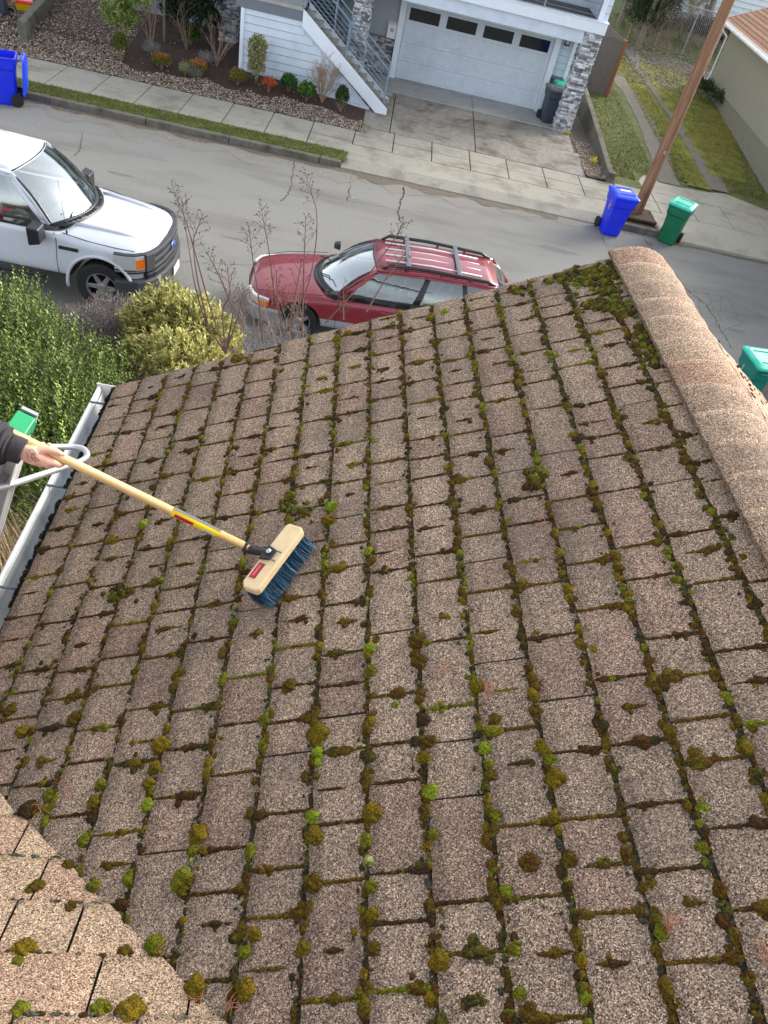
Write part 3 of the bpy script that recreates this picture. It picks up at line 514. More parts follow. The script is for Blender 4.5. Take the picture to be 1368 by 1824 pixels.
# dirt at the pole foot
b = MB(); b.prism([(pb.x - .42, 20.0), (pb.x + .5, 20.0), (pb.x + .35, 20.85), (pb.x - .4, 20.9)], .1, .158); tag(b.build('tree_pit', M['soil']), kind='structure')
# sage green outbuilding on the right
SH = empty('garage_building', (13.1, 30, .4), label='sage green sided outbuilding with brown shingle roof and white gutter', cat='building'); SH.location = (0, 0, 0)
s0, s1 = atf(1257, 160, gz), atf(1368, 350, gz); dvx = (s1 - s0).normalized(); L = 22; e_ = Vector((-dvx.y, dvx.x, 0)); e_ = e_ if e_.x > 0 else -e_
ztop = 3.15
def SP(a, d, z): p = s0 + dvx * a + e_ * d; return (p.x, p.y, z)
b = MB(); b.add([SP(0, 0, .2), SP(L, 0, -.2), SP(L, 0, 1.15), SP(0, 0, 1.15), SP(0, 7, .2), SP(L, 7, -.2), SP(L, 7, 1.15), SP(0, 7, 1.15)], [(0, 1, 2, 3), (4, 5, 6, 7), (0, 4, 7, 3), (1, 5, 6, 2)]); b.build('foundation', M['found'], SH)
b = MB(); b.add([SP(-.03, -.03, 1.12), SP(L, -.03, 1.12), SP(L, -.03, ztop), SP(-.03, -.03, ztop), SP(-.03, 7, 1.12), SP(L, 7, 1.12), SP(L, 7, ztop), SP(-.03, 7, ztop)], [(0, 1, 2, 3), (4, 5, 6, 7), (0, 4, 7, 3), (1, 5, 6, 2)])
b.build('siding', M['shed'], SH)
b = MB(); k = 0.0
while k < L: b.add([SP(k, -.038, 1.12), SP(k + .02, -.038, 1.12), SP(k + .02, -.038, ztop), SP(k, -.038, ztop)], [(0, 1, 2, 3)]); k += .2
b.build('siding_grooves', mat('groove', srgb(96, 94, 82), .8), SH)
b = MB(); RO = .55
for r_ in range(20):                 # shingle courses on the slope that faces us
    a0 = -.25 + r_ * .2 * .9; zz = ztop + .02 + r_ * .2 * .42
    q0 = .0
    b.add([SP(-.4, a0 - .15, zz), SP(L, a0 - .15, zz), SP(L, a0 + .06, zz + .075), SP(-.4, a0 + .06, zz + .075), SP(-.4, a0 - .15, zz - .02), SP(L, a0 - .15, zz - .02)], [(0, 1, 2, 3), (0, 1, 5, 4)], r_ % 2)
b.add([SP(-.4, 3.35, 4.82), SP(L, 3.35, 4.82), SP(L, 7.6, 3.0), SP(-.4, 7.6, 3.0)], [(0, 1, 2, 3)])
b.build('roof', [mat('roof_shingle_a', srgb(168, 128, 100), .9, var=.35, scale=14, bump=.4), mat('roof_shingle_b', srgb(152, 114, 90), .9, var=.35, scale=14, bump=.4)], SH)
b = MB(); b.tube([SP(-.4, -.5, ztop - .06), SP(L, -.5, ztop - .06)], .065, 8); b.add([SP(-.42, -.42, ztop - .12), SP(L, -.42, ztop - .12), SP(L, -.42, ztop + .04), SP(-.42, -.42, ztop + .04)], [(0, 1, 2, 3)]); b.build('gutter', M['gutterm'], SH)
b = MB(); b.tube([SP(-.1, -.5, ztop - .1), SP(-.1, -.42, ztop - .3), SP(-.02, -.1, ztop - .5), SP(-.02, -.08, 1.0), SP(-.02, -.2, .9)], .04, 8); b.build('downspout', M['trim'], SH)
b = MB(); b.add([SP(-.4, -.42, ztop - .08), SP(-.4, -.42, ztop + .06), SP(-.4, 3.4, 4.85), SP(-.4, 3.4, 4.6)], [(0, 1, 2, 3)]); b.add([SP(-.03, 0, ztop), SP(-.03, 6.8, ztop), SP(-.03, 3.4, 4.6)], [(0, 1, 2)]); b.build('barge_board', M['trim'], SH)
# white sided house far behind
WH = empty('white_house', (0, 0, 0), label='white house with horizontal lap siding behind the chain link fence', cat='house')
def atline(px, py, y): return atY(px, py, y)
wx0 = 13.95
b = MB(); b.box((wx0, 46.6, .6), (34, 56, 1.85)); b.build('foundation_wall', M['greyw'], WH)
b = MB(); z = 1.85
while z < 8: b.add([(wx0 - .05, 46.55, z + .25), (34, 46.55, z + .25), (34, 46.48, z), (wx0 - .05, 46.48, z), (wx0 - .05, 46.6, z), (34, 46.6, z), (wx0 - .05, 56, z + .25), (wx0 - .12, 56, z)], [(0, 3, 2, 1), (3, 4, 5, 2), (0, 3, 7, 6)]); z += .25
b.build('siding', M['wsiding'], WH)
b = MB(); b.box((wx0 + .05, 46.6, 1.85), (34, 56, 8)); b.build('wall', M['wsiding'], WH); b = MB(); b.prism([(45.8, 8), (57, 8), (51.3, 11)], wx0 - .5, 34.5, ax='x'); b.build('roof', M['shedroof'], WH)
# chain link fence
f0, f1 = atf(1165, 83, gz), atf(1262, 112, gz); CL = empty('chain_link_fence', f0, label='galvanised chain link fence across the end of the gravel tracks', cat='fence')
fd = (f1 - f0); fl = fd.length; fd.normalize(); b = MB()
for k in range(-1, 3):
    p = fd * (k * fl / 2) + Vector((0, 0, gz(0, f0.y) - f0.z)); b = MB(); b.tube([p, p + Vector((0, 0, 1.85))], .035, 8); b.build('fence_post', M['galv'], CL)
b = MB(); b.tube([fd * (-fl / 2) + Vector((0, 0, 1.83)), fd * fl + Vector((0, 0, 1.83))], .024, 8); b.build('top_rail', M['galv'], CL)
b = MB(); zz = 0; st = .11; X0, X1 = -fl / 2, fl; 
for sgn in (1, -1):
    x = X0 - 1.8
    while x < X1 + 1.8:
        a, c = (x, .05), (x + sgn * 1.75, 1.8)
        lo_, hi = 0, 1
        pts_ = [(x + sgn * 1.75 * t_, .05 + 1.75 * t_) for t_ in (0, .25, .5, .75, 1) ]
        pts_ = [p for p in pts_ if X0 <= p[0] <= X1]
        if len(pts_) > 1: b.tube([fd * p[0] + Vector((0, 0, p[1])) for p in pts_], .005, 3, cap=False)
        x += st
b.build('wire_mesh', M['galv'], CL)

# ============================================================ CARTS
def rr(w, d, z, r=.06, n=4, cx=0, cy=0):
    out = []
    for (sx, sy, a0) in ((1, 1, 0), (-1, 1, 90), (-1, -1, 180), (1, -1, 270)):
        for k in range(n + 1):
            a = math.radians(a0 + 90 * k / n); out.append((cx + sx * (w / 2 - r) + r * math.cos(a), cy + sy * (d / 2 - r) + r * math.sin(a), z))
    return out
def cart(name, loc, rz, mb_, ml, label, group, hgt=1.0, open_lid=False, lid_paper=False, word=None, side=None, scale=1.0):
    """front faces -Y (local); wheels and hinge at +Y"""
    e = empty(name, loc, rz, label, 'wheeled cart', group); e.scale = (scale,) * 3
    b = MB(); sec = [(.42, .42, .0, .05, 0), (.44, .46, .04, .05, 0), (.47, .52, .45, .06, -.0), (.50, .56, .70, .06, -.01), (.56, .66, .76, .06, -.02), (.58, .70, .93, .06, -.02), (.60, .72, .94, .05, -.02), (.60, .72, .975, .05, -.02), (.54, .66, .975, .05, -.02), (.53, .64, .90, .05, -.02), (.42, .46, .1, .05, 0)]
    b.rings([rr(w_, d_, z, r_, 4, 0, cy) for w_, d_, z, r_, cy in sec]); body = b.build('cart_body', mb_, e, smooth=False, bevel=.006)
    # front lift recess and bar, side wheel cut, recessed channel
    b = MB(); b.box((-.11, -.262, .50), (.11, -.24, .62)); b.build('lift_pocket', M['seam'] if mb_ is not M['navy'] else M['dark'], body); b = MB(); b.box((-.13, -.283, .50), (.13, -.245, .525)); b.build('lift_bar', mb_, body, bevel=.006)
    b = MB()
    for sx in (-1, 1): b.prism([(sx * .09, .02), (sx * .14, .02), (sx * .15, .46), (sx * .10, .46)], -.262, -.22, ax='y')
    b.build('front_rib', mb_, body, bevel=.008)
    # ribbed apron under the lip
    def apron(par):
        b = MB(); b.prism([(-.27, .93), (.27, .93), (.2, .80), (-.2, .80)], -.392, -.365, ax='y'); 
        for k in range(9): b.box((-.2 + k * .046, -.398, .81), (-.19 + k * .046, -.39, .925))
        b.build('lip_apron', mb_, par, bevel=.004)
    apron(body)
    # lid
    lid = MB(); lid.rings([rr(.63, .76, 0, .06), rr(.64, .77, .03, .07), rr(.60, .72, .05, .07), rr(.48, .56, .075, .08), rr(.42, .46, .07, .08)]); lo = lid.build('lid', ml, e, bevel=.004)
    b = MB(); b.box((-.2, -.2, .071), (.2, -.185, .085)); b.box((-.2, .185, .071), (.2, .2, .085)); b.build('lid_rib', ml, lo, bevel=.003)
    if lid_paper: b = MB(); b.box((-.12, -.02, .074), (.16, .1, .082)); b.build('lid_label', M['white'], lo)
    if open_lid: lo.location = (0, .47, .93); lo.rotation_euler = (math.radians(-96), 0, 0); lo.location = (0, .43, .60)
    else: lo.location = (0, -.02, .978)
    b = MB(); b.tube([(-.24, .36, .93), (-.24, .43, .95), (.24, .43, .95), (.24, .36, .93)], .016, 8); b.build('handle', mb_, e, smooth=True)
    for sx in (-1, 1):
        Mw = Matrix.Translation((sx * .26, .26, .13)) @ Matrix.Rotation(math.radians(90), 4, 'Y'); b = MB(); b.lathe([(.0001, -.03), (.085, -.03), (.085, .03), (.0001, .03)], 20, Mw, 1); b.lathe([(.09, -.035), (.125, -.035), (.132, -.02), (.132, .02), (.125, .035), (.09, .035), (.085, 0), (.09, -.035)], 24, Mw, 0)
        for k in range(5):
            Ms = Mw @ Matrix.Rotation(k * 2 * math.pi / 5, 4, 'Z'); b.box((.02, -.012, -.036), (.1, .012, .036), 2, Ms)
        wo = b.build('wheel', [M['tyre'], M['dark'], M['blackp']], e, smooth=False)
    b = MB(); b.tube([(-.25, .26, .13), (.25, .26, .13)], .012, 6); b.build('axle', M['galv'], e)
    if word: text(word[0], word[1], M['white'], e, (word[2], -.288 if len(word) < 4 else word[3], .68), (math.radians(84), 0, 0))
    if side: text(side[0], side[1], side[3], e, (side[2] * .282, -.1, .72), (math.radians(90), math.radians(90 * side[2]) , math.radians(90 * side[2])))
    return e
PRT = mat('pinkish_print', srgb(235, 180, 170), .5)
cart('wheeled_cart', (6.24, 19.0, .005), math.radians(7), M['blueb'], M['blued'], 'blue wheeled cart with closed lid standing in the street beside the wooden pole', 'carts set out along the kerb', lid_paper=True, word=('PORTLAND', .05, .04), side=('1811', .13, -1, PRT), scale=1.02)
cart('wheeled_cart', (7.93, 19.28, .005), math.radians(-30), M['greenb'], M['tealb'], 'green wheeled cart with a bright teal lid right of the wooden pole', 'carts set out along the kerb', word=('PORTLAND\nCOMPOST', .042, .0))
c3 = cart('wheeled_cart', (-9.02, 18.9, .005), math.radians(-72), M['blueb'], M['blued'], 'blue wheeled cart with its lid hanging open at the far left kerb', 'carts set out along the kerb', open_lid=True, side=('1104', .15, -1, M['white']), scale=1.06)
cart('wheeled_cart', (7.58, 11.75, .005), math.radians(187), M['tealbody'], M['tealb'], 'teal wheeled cart at the near kerb just beyond the roof edge', 'carts set out along the kerb', side=('PORTLAND', .05, 1, M['white']), scale=1.02)
cart('wheeled_cart', (5.3, 26.65, .3), math.radians(8), M['navy'], M['lidg'], 'dark blue grey wheeled cart between the garage door and the stone column', 'carts at the houses', word=('PORTLAND\nGARBAGE', .05, .06))
cart('wheeled_cart', (5.62, 27.25, .3), math.radians(0), M['greenb'], M['tealb'], 'green lidded cart half hidden behind the dark cart and stone column', 'carts at the houses', scale=1.02)
cL = at(12, 33, .4); cart('wheeled_cart', (cL.x - .3, cL.y + .2, .3), math.radians(-75), M['navy'], M['navy'], 'dark grey wheeled cart by the low concrete wall in the top left corner', 'carts at the houses')
cY = at(44, 18, .45); b = MB(); b.rings([rr(.34, .3, 0, .03), rr(.44, .36, .3, .04), rr(.46, .38, .3, .04), rr(.46, .38, .34, .04), rr(.4, .34, .34, .04), rr(.32, .28, .03, .03)]); e = empty('storage_bin', (cY.x, cY.y, .3), .3, 'yellow storage bin with a red lid behind the dark cart', 'bin'); b.build('bin_body', M['crate_y'], e, bevel=.008)
b = MB(); b.rings([rr(.5, .42, .342, .05), rr(.5, .42, .37, .05), rr(.42, .34, .42, .05)]); b.build('bin_lid', M['crate_r'], e, bevel=.008)
# near-side wooden post by the teal cart
p_ = atd(1362, 690, 9.6); b = MB(); b.prism([(-.16, -.15), (.16, -.15), (.16, .15), (-.16, .15)], 0, 0.0001); b = MB(); b.tube([(0, 0, -.2), (0, 0, 2.2), (0, 0, 2.35)], [.2, .19, .17], 10)
po = b.build('wooden_post', M['greywood']); tg = at(1368, 672, 1.0); po.location = (tg.x + .06, tg.y, 0); po.location = (7.25, 10.5, 0); tag(po, 'weathered grey wooden post beside the teal cart at the right edge', 'post')
# ============================================================ VEHICLES
def applied(o, name=None):
    dg = bpy.context.evaluated_depsgraph_get(); dg.update(); me = bpy.data.meshes.new_from_object(o.evaluated_get(dg)); o.modifiers.clear(); o.data = me; return o
def sharpen(o, ang=35):
    bm = bmesh.new(); bm.from_mesh(o.data)
    for e in bm.edges:
        if len(e.link_faces) == 2 and e.calc_face_angle(0) > math.radians(ang): e.smooth = False
    for f in bm.faces: f.smooth = True
    bm.to_mesh(o.data); bm.free()
def car_body(parent, name, st, mats, arches, cab, lower=None):
    """st: (x, halfwidth, z0, zmid, zbelt, topw, ztop); cab = (x0,x1) where the top is the cabin floor"""
    b = MB(); rs = []
    for x, hw, z0, zm, zb, tw, zt in st:
        h = [(0, z0), (hw - .14, z0), (hw - .03, z0 + .06), (hw, (z0 + zm) / 2), (hw + .005, zm), (hw - .012, zb - .07), (hw - .05, zb), (tw, (zt + zb) / 2 if zt < zb else zt - .012), (0, zt)]
        rs.append([(x, -y, z) for y, z in h] + [(x, y, z) for y, z in h[-2:0:-1]])
    n = len(rs[0]); vs = [p for r in rs for p in r]; fs = []; mi = []
    for i in range(len(rs) - 1):
        inc = cab[1] - .01 <= rs[i][0][0] <= cab[0] + .01 and cab[1] - .01 <= rs[i + 1][0][0] <= cab[0] + .01
        for k in range(n):
            fs.append((i * n + k, i * n + (k + 1) % n, (i + 1) * n + (k + 1) % n, (i + 1) * n + k))
            mi.append(1 if (inc and k in (6, 7, 8, 9)) else (2 if k in ((0, 1, 14, 15) if not lower else (0, 1, 2, 13, 14, 15)) or (lower and k in (3, 12)) else 0))
    fs += [tuple(range(n))[::-1], tuple(range(len(vs) - n, len(vs)))]; mi += [0, 0]
    b.v = vs; b.f = fs; b.m = mi; o = b.build(name, mats, parent, sub=2, smooth=True); applied(o)
    for ax, r in arches:
        cb = MB(); cb.lathe([(.0001, -1.3), (r, -1.3), (r, 1.3), (.0001, 1.3)], 40, Matrix.Translation((ax[0], 0, ax[1])) @ Matrix.Rotation(math.radians(90), 4, 'X'))
        co_ = cb.build('cutter', M['dark'], parent); m = o.modifiers.new('b', 'BOOLEAN'); m.object = co_; m.operation = 'DIFFERENCE'; m.solver = 'EXACT'; m.material_mode = 'TRANSFER'
        applied(o); bpy.data.objects.remove(co_)
    sharpen(o, 32); return o
def patch(rows, name, m, parent, th=0, smooth=True):
    """rows: grid of points"""
    b = MB(); k = len(rows[0]); b.add([p for r in rows for p in r], [(i * k + j, i * k + j + 1, (i + 1) * k + j + 1, (i + 1) * k + j) for i in range(len(rows) - 1) for j in range(k - 1)])
    o = b.build(name, m, parent, smooth=smooth)
    if th: md = o.modifiers.new('s', 'SOLIDIFY'); md.thickness = th; md.offset = 0
    return o
def lerp(a, b, t): return a + (b - a) * t
def cabin(parent, P, paint, body):
    """P: dict of cabin lines"""
    xc, zc, wc, cc = P['cowl']; xf, zf, wf, cf = P['rf']; xr, zr, wr, cr = P['rr']; xb, zb, wb, cb_ = P['back']
    def edge(x, z, w_, c, crown, n=9): return [Vector((x - c * (2 * k / (n - 1) - 1) ** 2, w_ * (2 * k / (n - 1) - 1), z + crown * (1 - (2 * k / (n - 1) - 1) ** 2))) for k in range(n)]
    def surf(e0, e1, bulge, m_=6): return [[e0[k].lerp(e1[k], j / (m_ - 1)) + bulge * math.sin(math.pi * j / (m_ - 1)) for k in range(len(e0))] for j in range(m_)]
    E0, E1, E2, E3 = edge(xc, zc, wc, cc, .03), edge(xf, zf, wf, cf, .05), edge(xr, zr, wr, cr, .05), edge(xb, zb, wb, cb_, .0)
    patch(surf(E1, E2, Vector((0, 0, P.get('rb', .04))), 12), 'roof', paint, parent, .02)
    W = surf(E0, E1, Vector((.03, 0, .04))); patch(W, 'windshield', M['glassw'], parent)
    fr = MB()
    for line in ([r[0] for r in W], [r[-1] for r in W]): fr.tube([p + Vector((0, 0, .004)) for p in line], .022, 6)
    fr.tube([p + Vector((-.02, 0, .0)) for p in W[-1]], .02, 6); fr.tube([p + Vector((.03, 0, -.01)) for p in W[0]], .03, 6); fr.build('windshield_seal', M['blackp'], parent, smooth=True)
    B_ = surf(E2, E3, Vector((-.03, 0, .03))); patch(B_, 'rear_window', M['glass'], parent)
    for sg, side in ((0, -1), (-1, 1)):
        A0, A1, A2, A3 = E0[sg], E1[sg], E2[sg], E3[sg]; A0 = A0 + Vector((-.02, 0, -.01))
        def sp(s, t):
            lo_ = A0.lerp(A3, s); lo_.y = side * lerp(abs(A0.y), abs(A3.y), s) + side * .03 * math.sin(math.pi * s); lo_.z = lerp(A0.z, A3.z, s) + P.get('beltarc', 0) * math.sin(math.pi * s)
            hi = A1.lerp(A2, s); hi.z += P.get('rb', .04) * math.sin(math.pi * s) * .5; p = lo_.lerp(hi, t); p.y += side * .035 * math.sin(math.pi * t); return p
        S = P['s']; T = [0, .07, .9, 1.0]
        fb = MB(); 
        for i in range(len(S) - 1):
            win = i % 2 == 1
            for j in range(3):
                cell = [[sp(lerp(S[i], S[i + 1], a / 5), lerp(T[j], T[j + 1], c / 4)) for c in range(5)] for a in range(6)]
                if win and j == 1: patch(cell, 'side_window', M['glass'], parent)
                else:
                    mi = 0 if (i == 0 or i == len(S) - 2 or j == 2) else 1
                    fb.add([p for r in cell for p in r], [(x * 5 + y, x * 5 + y + 1, (x + 1) * 5 + y + 1, (x + 1) * 5 + y) for x in range(5) for y in range(4)], mi)
        o = fb.build('window_frame', [paint, M['blackp']], parent, smooth=True)
        md = o.modifiers.new('s', 'SOLIDIFY'); md.thickness = .03; md.offset = 0
        tb = MB(); tb.tube([A0, A0.lerp(A1, .5) + Vector((.015, 0, .02)), A1], .035, 8); tb.tube([A1.lerp(A2, k / 6) + Vector((0, 0, P.get('rb', .04) * math.sin(math.pi * k / 6) * .55)) for k in range(7)], .035, 8); tb.tube([A2, A3], .045, 8); tb.build('pillar', paint, parent, smooth=True)
    return W
def wheel(parent, x, y, r, wd, side, spokes=7, hub=False):
    Mw = Matrix.Translation((x, y, r)) @ Matrix.Rotation(math.radians(90) * (-side), 4, 'X')
    Mw = Matrix.Translation((x, y, r)) @ Matrix.Rotation(math.radians(-90 * side), 4, 'X')
    b = MB(); ri = r * .62; b.lathe([(ri, -wd / 2), (r * .9, -wd / 2), (r * .985, -wd / 2 + .02), (r, 0), (r * .985, wd / 2 - .02), (r * .9, wd / 2), (ri, wd / 2 - .01), (ri, -wd / 2)], 40, Mw)
    for k in range(44): Ms = Mw @ Matrix.Rotation(k * 2 * math.pi / 44, 4, 'Z'); b.box((r * .985, -.008, -wd * .42), (r * 1.006, .008, wd * .42), 0, Ms)
    t = b.build('wheel', M['tyre'], parent, smooth=False)
    b = MB(); b.lathe([(.0001, -.02), (ri, -.02)], 32, Mw, 1); b.lathe([(ri * .99, wd / 2 - .012), (ri * .92, wd / 2 - .016), (ri * .9, wd / 2 - .06), (ri * .99, wd / 2 - .07)], 40, Mw, 0)
    for k in range(spokes):
        Ms = Mw @ Matrix.Rotation(k * 2 * math.pi / spokes, 4, 'Z'); b.prism([(.03, -.045), (ri * .93, -.028), (ri * .93, .028), (.03, .045)], wd / 2 - .07, wd / 2 - .03, 0, Ms)
    b.lathe([(.0001, wd / 2 - (.0 if hub else .02)), (.06, wd / 2 - (.0 if hub else .02)), (.085, wd / 2 - .04)], 24, Mw, 0)
    b.build('rim', [M['rim'], M['dark']], t, bevel=.004); return t
def wrap(parent, name, m, out, z0, z1, off=.012, bev=.01, zt=None):
    """strip that follows a plan outline"""
    b = MB(); P = [Vector((x, y, 0)) for x, y in out]; rs = []
    for i, p in enumerate(P):
        d = (P[min(i + 1, len(P) - 1)] - P[max(i - 1, 0)]).normalized(); nn = Vector((d.y, -d.x, 0)); nn = nn if nn.dot(p - Vector((-1.2, 0, 0))) > 0 else -nn
        a, c = p + nn * off, p - nn * .05
        rs.append([(a.x, a.y, z0), (a.x, a.y, z1), (c.x, c.y, z1), (c.x, c.y, z0)])
    b.rings(rs); return b.build(name, m, parent, bevel=bev)
def seam(parent, pts, r=.005): b = MB(); b.tube(pts, r, 5); return b.build('panel_gap', M['dark'], parent)
# ---- white pickup, nose to the right
TK = empty('pickup_truck', (-3.2, 11.75, 0), 0, 'white pickup truck parked at the near kerb with its nose toward the red car', 'truck')
wp = M['wpaint']
st = [(-.03, .50, .55, .80, 1.02, .35, 1.07), (-.10, .68, .50, .80, 1.05, .50, 1.12), (-.22, .85, .48, .82, 1.07, .58, 1.165), (-.36, .945, .47, .82, 1.08, .62, 1.20), (-.6, .995, .46, .82, 1.10, .64, 1.235), (-.9, 1.01, .46, .82, 1.13, .66, 1.26), (-1.2, 1.01, .46, .82, 1.16, .68, 1.275), (-1.36, 1.01, .46, .82, 1.20, .70, 1.26), (-1.52, 1.01, .46, .82, 1.22, .75, .9), (-2.9, 1.01, .46, .82, 1.22, .75, .85), (-3.8, 1.01, .46, .82, 1.22, .75, .85), (-3.98, 1.01, .46, .82, 1.22, .75, .9), (-4.05, 1.01, .5, .82, 1.26, .82, .92), (-5.0, 1.01, .5, .82, 1.27, .84, .9), (-5.75, 1.0, .5, .82, 1.27, .84, .9), (-5.88, .97, .5, .82, 1.25, .84, 1.2)]
tb_ = car_body(TK, 'body', st, [wp, M['dark'], M['blackp']], [((-.86, .42), .52), ((-4.5, .42), .52)], (-1.48, -4.0))
W = cabin(TK, dict(cowl=(-1.27, 1.275, .86, .34), rf=(-2.05, 1.86, .68, .14), rr=(-3.75, 1.86, .66, .02), back=(-3.98, 1.26, .84, .0), s=[0, .045, .46, .53, .88, 1.0], rb=.06, beltarc=-.02), wp, tb_)
out = [(-.62, -1.0), (-.45, -.985), (-.30, -.935), (-.19, -.84), (-.10, -.68), (-.035, -.4), (0, 0), (-.035, .4), (-.10, .68), (-.19, .84), (-.30, .935), (-.45, .985), (-.62, 1.0)]
GREY = mat('grey_grille', srgb(64, 66, 70), .5)
wrap(TK, 'front_bumper', GREY, out, .40, .66, .09, .03); wrap(TK, 'front_bumper', M['blackp'], out[3:10], .66, .76, .06, .02)
wrap(TK, 'grille', M['dark'], out[4:9], .76, 1.06, .02)
for z in (.78, .90, 1.02): wrap(TK, 'grille_bar', GREY, out[3:10], z, z + .055, .045, .012)
wrap(TK, 'grille_surround', GREY, out[3:5], .78, 1.07, .05, .012); wrap(TK, 'grille_surround', GREY, out[8:10], .78, 1.07, .05, .012)
for sd_ in (slice(0, 4), slice(9, 13)):
    hl = wrap(TK, 'headlight', M['lens'], out[sd_], .78, 1.06, .02, .012); oo = out[sd_]; oo = oo[-2:] if sd_.start == 0 else oo[:2]
    wrap(TK, 'headlight_trim', M['chrome'], out[sd_], .80, .835, .03, .003); wrap(TK, 'headlight_trim', M['blackp'], out[sd_], .765, .782, .03, .003)
    wrap(TK, 'turn_signal', M['amber'], oo, .84, 1.0, .028, .004); wrap(TK, 'headlight_trim', M['blackp'], out[sd_], 1.062, 1.08, .03, .004)
b = MB(); b.lathe([(.0001, .02), (.11, .015), (.125, 0)], 28, Matrix.Translation((.045, 0, .92)) @ Matrix.Rotation(math.radians(90), 4, 'Y') @ Matrix.Diagonal((.5, 1, 1, 1))); b.build('front_badge', [M['badge']], TK, smooth=True)
b = MB(); b.box((.095, -.17, .44), (.105, .17, .58)); lp = b.build('licence_plate', M['white'], TK)
# hood creases and shut lines, cowl vent, wipers, antenna
for s_ in (-1, 1):
    b = MB(); b.tube([(-.3, s_ * .52, 1.155), (-.6, s_ * .57, 1.212), (-1.0, s_ * .61, 1.245), (-1.3, s_ * .65, 1.258)], [.01, .03, .032, .02], 8); o = b.build('hood_ridge', wp, TK, smooth=True)
    seam(TK, [(-.34, s_ * .84, 1.085), (-.6, s_ * .90, 1.112), (-1.0, s_ * .925, 1.142), (-1.25, s_ * .935, 1.182), (-1.42, s_ * .93, 1.205)], .006)
    seam(TK, [(-1.52, s_ * 1.0, .5), (-1.52, s_ * 1.014, .8), (-1.50, s_ * 1.0, 1.1), (-1.54, s_ * .955, 1.2)], .005); seam(TK, [(-2.85, s_ * 1.0, .5), (-2.85, s_ * 1.014, .8), (-2.85, s_ * 1.0, 1.1), (-2.85, s_ * .955, 1.22)], .005); seam(TK, [(-3.95, s_ * 1.0, .5), (-3.95, s_ * 1.014, .8), (-3.95, s_ * .96, 1.22)], .006)
    b = MB(); b.box((-2.75, s_ * 1.0 - .02, 1.02), (-2.55, s_ * 1.0 + .045 * s_ + .02, 1.06)); b.build('door_handle', wp, TK, bevel=.01)
    b = MB(); b.box((-1.47, s_ * 1.012 - .008, .97), (-1.17, s_ * 1.012 + .008, 1.025)); bd = b.build('fender_badge', M['blackp'], TK, bevel=.004); text('F-150', .05, M['chrome'], TK, (-1.32, s_ * 1.024, .997), (math.radians(90), 0, 0 if s_ < 0 else math.pi))
    b = MB(); b.rings([[(x, y, z) for x, y, z in ((-1.80 + dx, s_ * (1.08 + dy), 1.20 + dz) for dx, dy, dz in ((-.02, -.12, -.13), (-.02, .20, -.14), (-.02, .21, .16), (-.02, -.10, .16)))], [(x, y, z) for x, y, z in ((-1.68 + dx, s_ * (1.08 + dy), 1.20 + dz) for dx, dy, dz in ((.03, -.09, -.10), (.03, .16, -.11), (.03, .17, .13), (.03, -.08, .13)))]])
    b.box((-1.80, min(s_ * .86, s_ * 1.0), 1.16), (-1.70, max(s_ * .86, s_ * 1.0), 1.26)); b.build('wing_mirror', M['blackp'], TK, bevel=.025, bseg=3)
    b = MB(); b.box((-3.9, min(s_ * 1.0, s_ * 1.03), .40), (-1.75, max(s_ * 1.0, s_ * 1.03), .47)); b.build('side_step', M['blackp'], TK, bevel=.01)
cowl = [[(-1.25 - .34 * (y / .84) ** 2 + dx, y, 1.268 - .012 * abs(y) + dz) for y in [(-.82 + .164 * k) for k in range(11)]] for dx, dz in ((-.06, .02), (.12, -.002))]
cv = patch(cowl, 'cowl_panel', M['blackp'], TK, .02); b = MB()
for k in range(-9, 10):
    if k % 5: y = k * .08; b.box((-1.25 - .34 * (y / .84) ** 2, y - .014, 1.272), (-1.16 - .34 * (y / .84) ** 2, y + .014, 1.29))
b.build('cowl_vent', M['dark'], cv)
for y0 in (-.55, .15):
    b = MB(); ww = lambda y, h: Vector((-1.27 - .34 * (y / .86) ** 2 - h * 1.25, y, 1.30 + h)); b.tube([ww(y0, .0), ww(y0 + .2, .08), ww(y0 + .4, .075)], .013, 6); b.tube([ww(y0 - .1, .05), ww(y0 + .25, .085), ww(y0 + .6, .07)], .009, 6); b.build('wiper', M['dark'], TK)
b = MB(); b.tube([(-1.36, -.90, 1.19), (-1.40, -.905, 2.0)], .003, 5); b.tube([(-1.36, -.90, 1.19), (-1.36, -.90, 1.24)], .014, 8); b.build('antenna', M['dark'], TK)
for k in range(-2, 3): b = MB(); b.tube([(-2.75, k * .2, 1.945 - .01 * abs(k)), (-3.2, k * .2, 1.962 - .01 * abs(k)), (-3.65, k * .2, 1.95 - .01 * abs(k))], [.006, .012, .006], 6); b.build('roof_rib', wp, TK, smooth=True)
b = MB(); b.prism([(-1.95, .95), (-1.6, 1.0), (-1.55, 1.2), (-1.85, 1.2)], -.78, .78, ax='y'); b.build('dashboard', M['dash'], TK, bevel=.04)
for y in (-.4, .4):
    for x in (-2.75, -3.6):
        b = MB(); b.box((x, y - .25, .85), (x + .5, y + .25, 1.05)); b.prism([(x - .02, 1.0), (x + .12, 1.0), (x + .0, 1.55), (x - .12, 1.55)], y - .24, y + .24, ax='y'); b.box((x - .14, y - .12, 1.58), (x - .04, y + .12, 1.74)); b.build('seat', M['seat'], TK, bevel=.05, bseg=3)
b = MB(); b.lathe([(.17, -.015), (.19, 0), (.17, .015), (.155, 0), (.17, -.015)], 24, Matrix.Translation((-2.25, .4, 1.2)) @ Matrix.Rotation(math.radians(-65), 4, 'Y')); b.build('steering_wheel', M['blackp'], TK, smooth=True)
b = MB()
